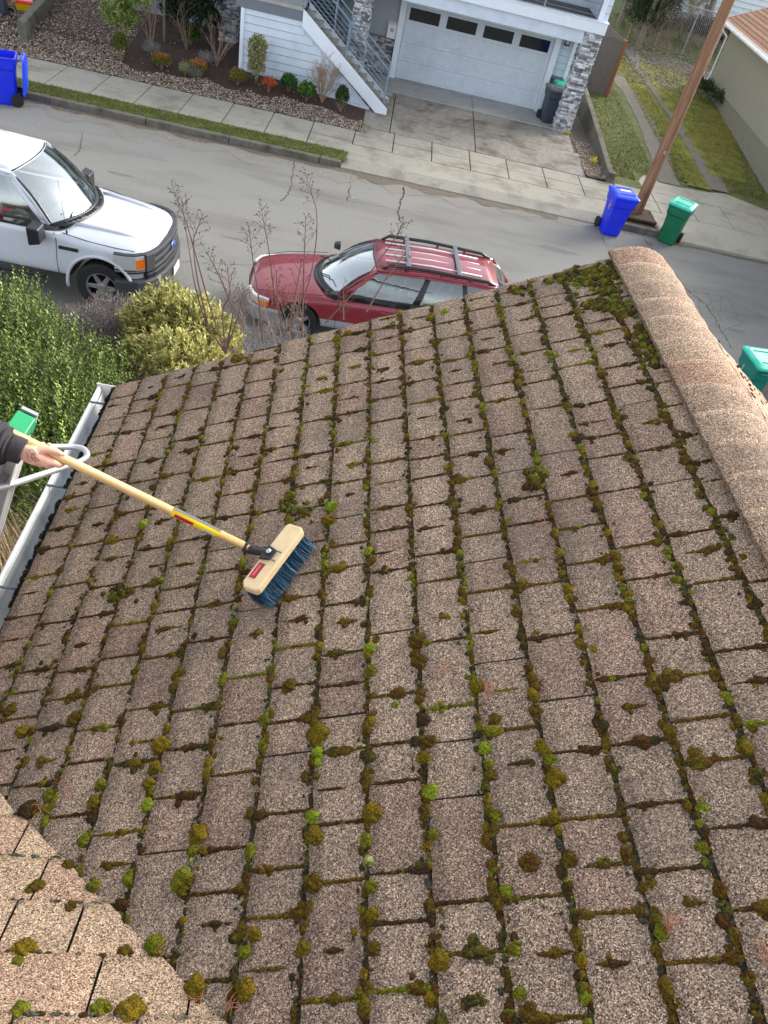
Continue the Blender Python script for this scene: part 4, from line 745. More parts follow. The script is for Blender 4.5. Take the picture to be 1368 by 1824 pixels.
for i in range(9): a = random.uniform(0, 6); x, y, z = -2.35 + random.uniform(-.2, .2), -.55 + random.uniform(-.2, .15), 1.1 + random.uniform(0, .08); b.prism([(x + .09 * math.cos(a + t), y + .07 * math.sin(a + t)) for t in (0, 1.5, 3.2, 4.6)], z, z + .04, i % 3)
b.build('dashboard_clutter', [M['paper'], M['redl'], M['seat']], TK)
b = MB(); b.box((-1.93, .45, 1.405), (-1.85, .55, 1.41)); 
for x in (-.86, -4.5):
    for s_ in (-1, 1): wheel(TK, x, s_ * .86, .41, .27, s_, 6, True)
b = MB(); b.box((-5.84, -.85, 1.15), (-4.05, .85, 1.2)); b.build('bed_cover', M['blackp'], TK)
wrap(TK, 'rear_bumper', GREY, [(-5.9, -.98), (-5.95, -.6), (-5.96, 0), (-5.95, .6), (-5.9, .98)], .5, .68, .05)
# ---- red estate car, nose to the left
CR = empty('estate_car', (-1.84, 11.82, 0), math.radians(180 + 4), 'red estate car with silver lower cladding and black roof rack parked beyond the roof', 'car')
rp = M['rpaint']
for ax_ in (-.86, -4.5):
    for s_ in (-1, 1): b = MB(); b.tube([(ax_ + .535 * math.cos(a), s_ * 1.003, .42 + .535 * math.sin(a)) for a in [math.radians(-8 + 196 * k / 24) for k in range(25)]], .028, 8); b.build('wheel_arch', wp, TK, smooth=True)
st = [(-.02, .56, .34, .44, .62, .40, .655), (-.10, .70, .30, .44, .655, .45, .70), (-.30, .81, .27, .45, .70, .50, .755), (-.62, .855, .27, .45, .755, .52, .82), (-.95, .865, .27, .45, .80, .54, .865), (-1.32, .87, .27, .45, .85, .56, .905), (-1.5, .87, .27, .45, .87, .45, .6), (-2.3, .87, .27, .45, .90, .62, .55), (-3.4, .87, .27, .45, .93, .62, .55), (-4.15, .86, .28, .45, .94, .45, .6), (-4.5, .84, .30, .45, .96, .62, .90), (-4.72, .80, .34, .47, .96, .6, .97), (-4.80, .72, .40, .5, .86, .5, .88)]
car_body(CR, 'body', st, [rp, M['dark'], M['silver']], [((-.93, .33), .385), ((-3.58, .33), .385)], (-1.45, -4.2), lower=True)
M['glassw'] = glassmat('pale_windscreen', (.8, .92, .9), .5)
W = cabin(CR, dict(cowl=(-1.22, .90, .73, .30), rf=(-2.03, 1.37, .56, .08), rr=(-4.2, 1.40, .53, .03), back=(-4.62, .97, .70, .04), s=[0, .04, .40, .44, .69, .725, .93, 1.0], rb=.055, beltarc=.01), rp, None)
out = [(-.62, -.86), (-.4, -.83), (-.22, -.77), (-.1, -.66), (-.03, -.45), (0, 0), (-.03, .45), (-.1, .66), (-.22, .77), (-.4, .83), (-.62, .86)]
wrap(CR, 'front_bumper', M['silver'], out[0:11], .24, .50, .035, .03); wrap(CR, 'grille', M['dark'], out[4:7], .50, .62, .012); wrap(CR, 'grille_bar', M['chrome'], out[4:7], .55, .575, .022, .004)
for sl_ in (slice(1, 5), slice(6, 10)):
    wrap(CR, 'headlight', M['lens'], out[sl_], .52, .665, .014, .012); oo = out[sl_]; oo = oo[:2] if sl_.start == 1 else oo[-2:]; wrap(CR, 'turn_signal', M['amber'], oo, .525, .62, .022, .004)
for s_ in (-1, 1):
    seam(CR, [(-.2, s_ * .64, .715), (-.6, s_ * .77, .788), (-1.0, s_ * .785, .84), (-1.3, s_ * .79, .885)], .005)
    for x in (-1.55, -2.55, -3.35): seam(CR, [(x, s_ * .868, .36), (x, s_ * .875, .6), (x, s_ * .84, .88)], .005)
    b = MB(); b.rings([[(-1.52, s_ * .84, .93), (-1.52, s_ * 1.0, .92), (-1.52, s_ * 1.01, 1.05), (-1.52, s_ * .86, 1.05)], [(-1.40, s_ * .85, .95), (-1.40, s_ * .97, .94), (-1.40, s_ * .98, 1.03), (-1.40, s_ * .87, 1.03)]]); b.build('wing_mirror', M['blackp'], CR, bevel=.02, bseg=3)
    b = MB(); b.box((-2.45, min(s_ * .86, s_ * .9), .76), (-2.28, max(s_ * .86, s_ * .9), .80)); b.box((-3.28, min(s_ * .86, s_ * .9), .78), (-3.11, max(s_ * .86, s_ * .9), .82)); b.build('door_handle', rp, CR, bevel=.01)
    b = MB(); b.tube([(-2.2, s_ * .55, 1.41), (-2.32, s_ * .555, 1.49), (-3.0, s_ * .55, 1.515), (-4.0, s_ * .53, 1.49), (-4.18, s_ * .52, 1.42)], [.02, .03, .03, .03, .02], 8)
    for x in (-2.6, -3.2, -3.7): b.tube([(x, s_ * .55, 1.42), (x, s_ * .55, 1.5)], .018, 6)
    b.build('roof_rail', M['blackp'], CR, smooth=True)
    b = MB(); b.box((-4.66, min(s_ * .55, s_ * .79), .62), (-4.5, max(s_ * .55, s_ * .79), .86)); b.build('tail_light', M['redlens'], CR, bevel=.03)
for x in (-2.62, -3.5): b = MB(); b.box((x - .04, -.56, 1.515), (x + .04, .56, 1.54)); b.build('rack_crossbar', M['spike'], CR, bevel=.01)
for y in (-.33, -.11, .11, .33): b = MB(); b.tube([(-2.25, y, 1.462), (-3.05, y, 1.488), (-3.92, y, 1.468)], [.014, .018, .014], 8); b.build('roof_slat', M['white'], CR, smooth=True)
cowl = [[(-1.16 - .3 * (y / .73) ** 2 + dx, y, .905 - .012 * abs(y) + dz) for y in [(-.72 + .144 * k) for k in range(11)]] for dx, dz in ((-.09, .015), (.07, -.012))]; patch(cowl, 'cowl_panel', M['blackp'], CR, .02)
for y0 in (-.5, .1): b = MB(); b.tube([(-1.18, y0, .925), (-1.36, y0 + .3, 1.04), (-1.37, y0 + .45, 1.045)], .009, 6); b.build('wiper', M['dark'], CR)
b = MB(); b.prism([(-1.75, .7), (-1.35, .75), (-1.3, .9), (-1.62, .93)], -.66, .66, ax='y'); b.build('dashboard', M['dash'], CR, bevel=.04)
for y in (-.36, .36):
    for x in (-2.5, -3.3): b = MB(); b.box((x, y - .23, .5), (x + .48, y + .23, .68)); b.prism([(x - .02, .62), (x + .1, .62), (x - .06, 1.12), (x - .16, 1.12)], y - .22, y + .22, ax='y'); b.box((x - .18, y - .11, 1.14), (x - .09, y + .11, 1.27)); b.build('seat', M['dash'], CR, bevel=.04, bseg=3)
b = MB(); b.lathe([(.165, -.014), (.182, 0), (.165, .014), (.15, 0), (.165, -.014)], 24, Matrix.Translation((-1.78, .36, .98)) @ Matrix.Rotation(math.radians(-65), 4, 'Y')); b.build('steering_wheel', M['blackp'], CR, smooth=True)
b = MB(); b.tube([(-1.75, 0, 1.28), (-1.78, 0, 1.25)], .02, 6); b.box((-1.80, -.11, 1.2), (-1.78, .11, 1.26)); b.build('rear_view_mirror', M['blackp'], CR, bevel=.01)
for x in (-.93, -3.58):
    for s_ in (-1, 1): wheel(CR, x, s_ * .745, .33, .21, s_, 5)
wrap(CR, 'rear_bumper', M['silver'], [(-4.5, -.84), (-4.68, -.74), (-4.75, 0), (-4.68, .74), (-4.5, .84)], .3, .52, .02, .02)
# ============================================================ PLANTS
def leafmass(name, lobes, nsp, nl, sl_, ll, lw, cols, up=.6, bias=.55, parent=None, m='leaf', tip=None, droop=0, flat=1.0):
    lob = np.array(lobes, float); vol = lob[:, 3] * lob[:, 4] * lob[:, 5]; pick = rng.choice(len(lob), nsp, p=vol ** .8 / (vol ** .8).sum()); L = lob[pick]
    d = rng.normal(0, 1, (nsp, 3)); d[:, 2] = np.abs(d[:, 2]) * 1.0 - .35 * (rng.uniform(0, 1, nsp) < .4); d /= np.linalg.norm(d, axis=1)[:, None]
    rr_ = rng.uniform(0, 1, nsp) ** (1 - bias) ; base = L[:, :3] + d * L[:, 3:6] * (rr_ * .92)[:, None]
    sd_ = d * (1 - up) + np.array([0, 0, up]) + rng.normal(0, .16, (nsp, 3)); sd_ /= np.linalg.norm(sd_, axis=1)[:, None]
    slen = sl_ * rng.uniform(.6, 1.3, nsp); clump = .55 + .72 * rng.uniform(0, 1, nsp)
    t = np.tile(np.linspace(.15, 1, nl), (nsp, 1)) + rng.normal(0, .03, (nsp, nl)); p = base[:, None] + sd_[:, None] * (t * slen[:, None])[:, :, None]
    o1 = np.cross(sd_, rng.normal(0, 1, (nsp, 3))); o1 /= np.linalg.norm(o1, axis=1)[:, None]; o2 = np.cross(sd_, o1)
    az = np.arange(nl) * 2.4 + rng.uniform(0, 6.28, (nsp, 1)); od = o1[:, None] * np.cos(az)[..., None] + o2[:, None] * np.sin(az)[..., None]
    ld = od * .75 + sd_[:, None] * .75 + np.array([0, 0, -droop]) + rng.normal(0, .12, p.shape); ld /= np.linalg.norm(ld, axis=2)[..., None]
    wv = np.cross(ld, sd_[:, None] + rng.normal(0, .2, p.shape)); wv /= np.linalg.norm(wv, axis=2)[..., None]
    l_ = (ll * rng.uniform(.6, 1.25, (nsp, nl)))[..., None]; w_ = (lw * rng.uniform(.7, 1.2, (nsp, nl)))[..., None]; nn = np.cross(wv, ld)
    V = np.stack([p, p + ld * l_ * .45 + wv * w_ + nn * w_ * .25, p + ld * l_, p + ld * l_ * .45 - wv * w_ + nn * w_ * .25], 2).reshape(-1, 3)
    n = nsp * nl; Fc = np.arange(4 * n).reshape(n, 4); Fc = np.concatenate([Fc[:, [0, 1, 2]], Fc[:, [0, 2, 3]]])
    cc = np.array(cols)[rng.integers(0, len(cols), n)] * (np.repeat(clump, nl) * rng.uniform(.8, 1.2, n))[:, None]
    if tip is not None: msk = rng.uniform(0, 1, n) < np.repeat((np.clip((base[:, 2] - L[:, 2]) / L[:, 5], 0, 1) ** 1.5) * .9, nl); cc[msk] = np.array(tip) * rng.uniform(.8, 1.2, (msk.sum(), 1))
    return npmesh(name, V, Fc, M[m], col=np.concatenate([cc, cc]), parent=parent)
def twigs(name, base, h, spread, nb, lvl, r0, col, parent=None, up=.7, heads=None, seed=0, curve=.15, first=None, mi_m=None):
    R_ = random.Random(seed); b = MB(); hd = []
    def go(p, d, L, r, k):
        pts = [p]; n_ = 4
        for i in range(n_): d = (d + Vector((R_.gauss(0, curve), R_.gauss(0, curve), R_.gauss(0, curve * .5) + .02)) * .5).normalized(); pts.append(pts[-1] + d * L / n_)
        b.tube(pts, [r * (1 - .45 * i / n_) for i in range(n_ + 1)], 5 if r > .006 else 3)
        if k > 0:
            for i in range(nb if k < lvl else (first or nb)):
                q = pts[R_.choice((2, 3, 4)) if k < lvl else R_.choice((1, 2, 3, 4))]; a = R_.uniform(0, 6.28); nd = (d * up + Vector((math.cos(a), math.sin(a), .25)) * spread).normalized(); go(q, nd, L * R_.uniform(.45, .7), r * .55, k - 1)
        elif heads: hd.append((pts[-1], d))
    for s_ in range(1): pass
    return b, go, hd, R_
def shrub_frame(parent, base, h, nst, lvl, nb, r0, spread, m, seed=1, name='branches', up=.7, lean=.25):
    b, go, hd, R_ = twigs('', base, h, spread, nb, lvl, r0, None, up=up, seed=seed)
    for k in range(nst): a = R_.uniform(0, 6.28); go(Vector(base), Vector((math.cos(a) * lean, math.sin(a) * lean, 1)).normalized(), h * R_.uniform(.45, .6), r0, lvl)
    return b.build(name, m, parent)
TW = mat('bare_twigs', srgb(140, 118, 100), .85, var=.25, scale=20); TWD = mat('dark_twigs', srgb(92, 66, 56), .85, var=.2, scale=20); TWG = mat('grey_trunk', srgb(150, 142, 128), .9, var=.25, scale=12, bump=.4)
GRN = [srgb(84, 106, 26), srgb(68, 90, 20), srgb(98, 118, 34), srgb(48, 68, 16), srgb(114, 128, 52)]
def bush(name, px, py, label, lobes, nsp, nl, sl_, ll, lw, cols, zf=gg, cat='shrub', group=None, **k):
    p = atf(px, py, zf); e = empty(name, p, label=label, cat=cat, group=group)
    leafmass('foliage', lobes, nsp, nl, sl_, ll, lw, cols, parent=e, **k); h = max(l[2] + l[5] * .6 for l in lobes)
    b, go, hd, R_ = twigs('', (0, 0, 0), h, .6, 3, 2, .012, None, seed=int(px)); 
    for s_ in range(5): a = R_.uniform(0, 6.28); go(Vector((0, 0, -.03)), Vector((math.cos(a) * .3, math.sin(a) * .3, 1)).normalized(), h * .5, .012, 2)
    b.build('branches', TW, e); return e
# garden across the street
BX = [srgb(88, 104, 36), srgb(112, 124, 48), srgb(70, 86, 30), srgb(132, 140, 66)]
bush('boxwood_shrub', 216, 108, 'clipped olive green boxwood egg at the corner of the gravel yard', [(0, 0, .34, .2, .2, .36)], 900, 6, .05, .03, .010, BX, bias=.8)
bush('boxwood_shrub', 606, 199, 'clipped dark green boxwood egg beside the foot of the stair', [(0, 0, .33, .2, .2, .37)], 900, 6, .05, .03, .010, [srgb(66, 84, 34), srgb(88, 104, 42), srgb(52, 66, 28)], bias=.8)
bush('round_shrub', 339, 80, 'round bright green shrub in front of the dark laurel', [(0, 0, .22, .27, .27, .25)], 700, 6, .08, .05, .014, [srgb(80, 118, 46), srgb(104, 140, 62), srgb(60, 92, 36)])
bush('round_shrub', 513, 164, 'small round dark green shrub under the white stair wall', [(0, 0, .2, .23, .23, .23)], 600, 6, .08, .05, .014, [srgb(62, 104, 40), srgb(90, 134, 56), srgb(48, 80, 32)])
bush('leafy_shrub', 545, 181, 'loose green shrub left of the bare branching shrub', [(0, 0, .2, .22, .22, .24)], 500, 6, .12, .06, .018, [srgb(80, 120, 44), srgb(110, 148, 62), srgb(60, 94, 36)])
OR = srgb(205, 120, 60)
bush('conifer_shrub', 288, 124, 'small green shrub with orange tips beside grey lavender', [(0, 0, .17, .24, .24, .2)], 600, 6, .08, .04, .012, [srgb(112, 118, 40), srgb(136, 132, 48), srgb(88, 98, 36)], tip=srgb(196, 112, 62))
bush('conifer_shrub', 353, 135, 'small green shrub with the reddest orange crown in the mulch bed', [(0, 0, .17, .24, .24, .2)], 600, 6, .08, .04, .012, [srgb(112, 118, 40), srgb(136, 132, 48), srgb(88, 98, 36)], tip=srgb(214, 116, 70))
bush('conifer_shrub', 423, 151, 'small golden olive shrub left of the variegated column shrub', [(0, 0, .17, .23, .23, .2)], 600, 6, .08, .04, .012, [srgb(150, 136, 48), srgb(124, 122, 44), srgb(102, 104, 40)])
bush('nandina_shrub', 478, 164, 'small red orange leaved shrub at the foot of the white wall', [(0, 0, .15, .16, .16, .17)], 350, 6, .1, .045, .012, [srgb(226, 104, 70), srgb(200, 84, 56), srgb(160, 120, 60)])
bush('variegated_column_shrub', 455, 148, 'cream and green variegated column shrub against the white siding', [(0, 0, .3, .24, .24, .32), (0, 0, .6, .25, .25, .35), (0, 0, .85, .26, .26, .33)], 1300, 7, .08, .04, .014, [srgb(150, 156, 98), srgb(186, 184, 134), srgb(104, 118, 60), srgb(204, 202, 158)], bias=.75)
bush('bamboo_shrub', 216, 88, 'tall airy yellow green bamboo like shrub beside the gravel yard', [(0, .1, .6, .4, .4, .5), (.05, .2, 1.15, .68, .6, .65), (-.05, .4, 1.75, .66, .6, .6)], 2300, 9, .24, .12, .017, [srgb(130, 152, 66), srgb(160, 174, 96), srgb(104, 128, 54), srgb(180, 186, 120)], droop=.25, bias=.35)
bush('laurel_shrub', 332, 88, 'large dark glossy green laurel against the grey house wall', [(0, .7, .6, .85, .6, .65), (.1, .8, 1.3, .85, .6, .75), (-.35, .7, 1.0, .7, .5, .8)], 2400, 7, .16, .09, .024, [srgb(40, 62, 40), srgb(54, 78, 50), srgb(30, 46, 32), srgb(66, 92, 62)], bias=.75)
bush('tall_shrub', 262, 12, 'mid green shrub behind the bamboo like shrub at the top edge', [(0, .3, .9, .5, .5, .7)], 700, 7, .2, .08, .014, [srgb(84, 104, 58), srgb(104, 124, 70), srgb(60, 78, 46)])
LAV = [srgb(150, 150, 148), srgb(122, 122, 120), srgb(172, 170, 168), srgb(110, 104, 100)]
for px, py, r_, lb in ((270, 98, .24, 'grey lavender clump at the foot of the bare pale tree'), (368, 114, .26, 'grey lavender clump left of the dark stemmed bare shrub'), (347, 140, .18, 'small grey lavender tuft in the gravel below the orange tipped shrub'), (330, 134, .15, 'tiny pale green tuft at the gravel edge')):
    bush('lavender_clump', px, py, lb, [(0, 0, .06, r_, r_, .14)], 260, 6, .16, .045, .005, LAV if py != 134 else [srgb(140, 150, 104), srgb(164, 170, 126)], cat='plant', up=.75)
def bare(name, px, py, label, h, nst, lvl, nb, r0, spread, m, zf=gg, seed=1, up=.7, lean=.25, cat='shrub'):
    p = atf(px, py, zf); e = empty(name, p, label=label, cat=cat); shrub_frame(e, (0, 0, -.05), h, nst, lvl, nb, r0, spread, m, seed, up=up, lean=lean); return e
bare('bare_shrub', 573, 182, 'leafless twiggy vase shaped shrub against the white stair wall', 1.15, 7, 4, 4, .017, .55, mat('thorny_twigs', srgb(158, 136, 112), .85), seed=5, lean=.35)
bare('bare_shrub', 385, 118, 'leafless upright shrub in the mulch left of the white corner', 1.3, 5, 3, 3, .016, .4, TW, seed=8, up=.9, lean=.3)
bare('bare_tree', 267, 84, 'young leafless tree with pale spreading branches between bamboo and laurel', 2.4, 4, 4, 3, .028, .45, TW, seed=11, up=.9, lean=.28, cat='tree')
p = atf(293, 74, gg); b = MB(); b.tube([(0, 0, -.1), (.01, 0, 1.5), (0, .02, 3.0)], [.04, .034, .028], 8); o = b.build('tree_trunk', TWG, None, smooth=True); o.location = p; tag(o, 'slender straight grey trunk rising in front of the laurel', 'tree')
# yellow leaves at the right of the driveway
for i, (px, py) in enumerate(((1012, 244), (1055, 292))):
    p = atf(px, py, lambda x, y: .2); e = leafmass('fallen_leaf', [(0, 0, .02, .07, .07, .05)], 5, 3, .06, .14, .05, [srgb(226, 210, 60), srgb(205, 190, 50)]); e.location = p; tag(e, ('yellow leaves lying at the foot of the right stone column', 'yellow leaves lying in the gravel strip beside the retaining wall')[i], 'leaves')
# background trees and evergreens, right
def bigtree(name, px, py, label, h, lobes, trunk, nsp, nl, sl_, ll, lw, cols, **k):
    p = atf(px, py, gz); e = empty(name, p, label=label, cat='tree'); leafmass('crown', lobes, nsp, nl, sl_, ll, lw, cols, parent=e, **k)
    b = MB(); b.tube([(0, 0, -.2), (.05, 0, h * .4), (0, .1, h * .8)], [trunk, trunk * .8, trunk * .3], 8); b.build('trunk', TWG, e); return e
EV = [srgb(48, 66, 36), srgb(64, 84, 44), srgb(36, 50, 28), srgb(80, 98, 54)]
bigtree('evergreen_tree', 1135, 84, 'dense dark evergreen beyond the board fence', 5, [(0, .2, .8, 1.0, .8, 1.0), (.5, .4, 1.6, .9, .8, 1.2), (0, 1.0, 1.4, 1.1, 1.1, 1.3), (0, 1.4, 2.8, 1.2, 1.2, 1.5), (.5, 1.6, 1.8, 1.0, 1.0, 1.6)], .14, 3200, 8, .3, .13, .02, EV, bias=.6)
bigtree('evergreen_tree', 1100, 48, 'black green conifer at the corner behind the house', 6, [(0, 1.0, 1.5, 1.1, 1.1, 1.6), (-.5, 1.6, 3.4, 1.2, 1.2, 2)], .14, 2400, 8, .3, .13, .02, [srgb(30, 44, 28), srgb(44, 58, 34), srgb(24, 34, 22)], bias=.6)
bigtree('ivy_mound', 1255, 95, 'dark ivy and brush tangled on the chain link fence', 1.2, [(0, .9, .5, 1.6, .7, .8), (-1.8, 1.2, .4, 1.4, .6, .6), (1.9, .8, .5, 1.6, .7, .9)], .05, 1500, 7, .25, .09, .03, [srgb(56, 60, 44), srgb(74, 72, 52), srgb(40, 42, 34), srgb(92, 80, 62)], bias=.4)
bigtree('dark_shrub', 1252, 176, 'dark green shrub at the downspout corner of the sage building', .6, [(-.2, -.2, .3, .5, .5, .4), (.3, -.9, .25, .4, .5, .3)], .03, 500, 6, .14, .07, .02, EV, bias=.5)
for i, (px, py, lb, hh) in enumerate(((1232, 62, 'thick leafless grey tree left of the utility pole behind the fence', 6.5), (1262, 68, 'thick leafless tree nearest the utility pole behind the fence', 7), (1195, 48, 'slim leafless tree leaning beside the white house corner', 5), (1330, 60, 'leafless tree with thin twigs in front of the white siding', 6))):
    p = atf(px, py, gz); p = p + Vector((0, 1.5, 0)); e = empty('bare_tree', p, label=lb, cat='tree'); r0 = .2 if i < 2 else .09
    b, go, hd, R_ = twigs('', p, hh, .6, 3, 3, r0, None, seed=20 + i, up=.8, curve=.2); go(Vector((0, 0, -.2)), Vector((.1 * (i - 1), 0, 1)).normalized(), hh * .5, r0, 4)
    for k in range(2 if i < 2 else 3): a = R_.uniform(0, 6.28); go(Vector((0, 0, hh * (.1 + .15 * k))), Vector((math.cos(a) * .8, math.sin(a) * .4, .8)).normalized(), hh * .35, r0 * .5, 3)
    b.build('branches', TWG, e)
b = MB(); px0 = atf(1180, 30, gz)
o_, go, hd, R_ = twigs('', px0, 2, .8, 4, 3, .02, None, seed=77)
for k in range(34): q = atf(random.uniform(1120, 1300), random.uniform(70, 118), gz); go(q, Vector((random.uniform(-1, 1), random.uniform(-.3, .3), random.uniform(.2, 1.2))).normalized(), random.uniform(.8, 1.6), .012, 2)
tag(o_.build('brush', TW), 'tangle of bare brown twigs along the back fence', 'brush', kind='stuff')
# ---- near bushes
def fy(x, y): return .1 + .25 * min(1, max(0, (9.5 - y) / 4))
def nb(px, py, z): return at(px, py, z)
def lobesat(L, e0): return [(*(at(px, py, z) - e0 - Vector((0, 0, rz * .5))), rx, ry, rz) for px, py, z, rx, ry, rz in L]
e0 = Vector((-3.4, 6.2, .3)); GB = empty('large_green_shrub', e0, label='large bright green shrub filling the left side below the white truck', cat='shrub')
LB = lobesat([(20, 590, 1.5, .75, .75, .9), (85, 640, 1.5, .75, .8, .9), (-40, 620, 1.6, .8, .9, 1.0), (30, 700, 1.9, .8, .8, 1.0), (120, 715, 1.6, .72, .7, .9), (175, 700, 1.2, .55, .55, .7), (60, 790, 1.8, .8, .8, 1.0), (140, 790, 1.4, .7, .7, .8), (-60, 760, 1.9, .9, .9, 1.0), (-70, 850, 1.3, .6, .6, .8), (190, 650, .9, .4, .4, .5), (30, 545, 1.1, .5, .5, .6)], e0)
leafmass('foliage', LB, 12500, 11, .22, .038, .0095, GRN, up=.72, bias=.62, parent=GB)
leafmass('foliage', LB, 500, 12, .4, .045, .009, [srgb(150, 176, 84), srgb(168, 190, 104)], up=.85, bias=.95, parent=GB)
b, go, hd, R_ = twigs('', (0, 0, 0), 1, .6, 3, 2, .012, None, seed=3)
for l in LB:
    for k in range(3): go(Vector((l[0] * .7, l[1] * .7, -.1)), (Vector((l[0] * .3, l[1] * .3, l[2] + l[5] * .5)) + Vector((random.uniform(-.3, .3), random.uniform(-.3, .3), 0))).normalized(), (l[2] + l[5]) * .6, .014, 3)
b.build('branches', TWD, GB)
e0 = at(180, 600, .3); LV = empty('lavender_shrub', e0, label='wide grey lavender mound in front of the truck wheel', cat='shrub')
LB = lobesat([(165, 585, .75, .5, .42, .42), (205, 560, .7, .38, .34, .36), (125, 590, .6, .4, .36, .36), (215, 610, .6, .34, .34, .34)], e0)
leafmass('foliage', LB, 3600, 9, .17, .03, .0035, [srgb(150, 150, 148), srgb(112, 106, 102), srgb(176, 176, 178), srgb(96, 84, 80), srgb(128, 118, 112)], up=.65, bias=.7, parent=LV)
b = MB()
for i in range(900):
    l = random.choice(LB); a = random.uniform(0, 6.28); r_ = random.uniform(.3, 1) ** .5; q = Vector((l[0] + l[3] * r_ * math.cos(a), l[1] + l[4] * r_ * math.sin(a), l[2] + l[5] * math.sqrt(max(0, 1 - r_ * r_)) * .8)); d = Vector((math.cos(a) * .35, math.sin(a) * .35, 1)).normalized() * random.uniform(.12, .24); b.tube([q, q + d], [.0025, .004], 3, cap=False)
b.build('flower_stalks', mat('lavender_stalk', srgb(112, 96, 90), .9, var=.3), LV)
e0 = at(470, 625, .3); L2 = empty('lavender_shrub', e0, label='low grey lavender clumps in front of the red car', cat='shrub')
LB = lobesat([(495, 592, .5, .22, .2, .22), (455, 610, .45, .4, .3, .22), (520, 600, .45, .3, .25, .18), (415, 625, .5, .3, .3, .26)], e0)
leafmass('foliage', LB, 1500, 9, .15, .03, .0035, [srgb(176, 176, 176), srgb(136, 130, 126), srgb(198, 198, 200), srgb(112, 102, 96)], up=.65, bias=.7, parent=L2)
e0 = at(320, 620, .35); YB = empty('variegated_shrub', e0, label='yellow variegated shrub in front of the truck bumper', cat='shrub')
LB = lobesat([(300, 545, 1.25, .48, .45, .55), (345, 565, 1.2, .5, .45, .55), (265, 560, 1.1, .38, .38, .5), (385, 590, .95, .36, .36, .45), (300, 620, 1.15, .42, .4, .45), (350, 625, 1.0, .4, .38, .4), (255, 630, .95, .34, .32, .4), (290, 585, 1.0, .5, .5, .5)], e0)
leafmass('foliage', LB, 3300, 9, .12, .068, .0125, [srgb(204, 196, 116), srgb(226, 220, 150), srgb(150, 150, 78), srgb(110, 118, 58), srgb(214, 206, 126), srgb(182, 172, 96)], up=.55, bias=.72, parent=YB)
b, go, hd, R_ = twigs('', (0, 0, 0), 1, .6, 3, 2, .012, None, seed=4)
for l in LB:
    for k in range(3): go(Vector((l[0] * .6, l[1] * .6, -.1)), (Vector((l[0] * .4, l[1] * .4, l[2] + l[5]))).normalized(), (l[2] + l[5]) * .55, .012, 3)
b.build('branches', TW, YB)
# crape myrtle stems with seed heads: foot, bends and tip as (px, py, depth)
MY = mat('seed_capsule', srgb(66, 42, 38), .8)
def myrtle(label, paths, seed):
    R_ = random.Random(seed); P = [[atd(*q) for q in pth] for pth in paths]; o0 = P[0][0]; e = empty('bare_flower_stem', o0, label=label, cat='shrub', group='leafless seed head stems'); b = MB(); hb = MB()
    for pts in P:
        pts = [p - o0 for p in pts]; n_ = len(pts); sm = []
        for i in range(n_ - 1):
            for k in range(4): t = k / 4; a = pts[max(i - 1, 0)]; c = pts[min(i + 2, n_ - 1)]; sm.append(.5 * ((2 * pts[i]) + (pts[i + 1] - a) * t + (2 * a - 5 * pts[i] + 4 * pts[i + 1] - c) * t * t + (3 * pts[i] - a - 3 * pts[i + 1] + c) * t ** 3) if 0 < i < n_ - 2 else pts[i].lerp(pts[i + 1], t))
        sm.append(pts[-1]); b.tube(sm, [.011 * (1 - .75 * i / len(sm)) for i in range(len(sm))], 5)
        d0 = (sm[-1] - sm[-4]).normalized(); top = sm[-1]
        for k in range(12):
            t = k / 12; q = top - d0 * (.42 * (1 - t)) * 1; a = k * 2.4 + R_.uniform(-.4, .4); side = d0.orthogonal().normalized(); side = Matrix.Rotation(a, 3, d0) @ side; d = (d0 * .8 + side * .75).normalized(); L = (.17 * (1 - .6 * t)) * R_.uniform(.7, 1.2)
            m_ = q + d * L; b.tube([q, m_], [.0026, .0018], 3, cap=False)
            for j in range(R_.choice((2, 3, 4))):
                dd = (d + Vector((R_.gauss(0, .5), R_.gauss(0, .5), R_.gauss(0, .5)))).normalized() * R_.uniform(.03, .07); s_ = q.lerp(m_, R_.uniform(.45, 1)); b.tube([s_, s_ + dd], [.0016, .0014], 3, cap=False); c = s_ + dd; r_ = R_.uniform(.006, .0095)
                hb.add([c + Vector(v) * r_ for v in ((1,0,0),(-1,0,0),(0,1,0),(0,-1,0),(0,0,1),(0,0,-1))], [(0,2,4),(2,1,4),(1,3,4),(3,0,4),(2,0,5),(1,2,5),(3,1,5),(0,3,5)])
    b.build('stems', TWD, e); tag(hb.build('seed_heads', MY, e), kind='stuff'); return e
myrtle('tall leafless stems with seed heads between the truck and the red car', [[(402, 630, 7.9), (372, 585, 8.0), (350, 520, 8.0), (336, 440, 8.0), (322, 350, 8.1)], [(402, 630, 7.9), (378, 560, 8.0), (342, 430, 8.1), (328, 385, 8.1), (306, 330, 8.2)], [(372, 585, 8.0), (352, 500, 8.0), (345, 425, 8.1), (362, 380, 8.1)], [(402, 630, 7.9), (396, 560, 7.9), (410, 520, 7.8), (405, 475, 7.8)], [(402, 630, 7.9), (415, 560, 7.8), (385, 480, 7.8), (366, 445, 7.8)], [(402, 630, 7.9), (425, 560, 7.8), (436, 510, 7.8)]], 1)
myrtle('leafless stem crossing the front corner of the red car', [[(468, 610, 8.2), (462, 540, 8.3), (450, 460, 8.4), (443, 400, 8.5)]], 2)
myrtle('leafless stem with a seed head above the red hood', [[(505, 590, 8.2), (490, 530, 8.3), (478, 440, 8.4), (465, 370, 8.5)]], 3)
myrtle('tallest leafless stem with the broadest seed head over the street', [[(506, 600, 8.2), (545, 520, 8.3), (562, 440, 8.4), (563, 370, 8.5), (545, 312, 8.6)]], 4)
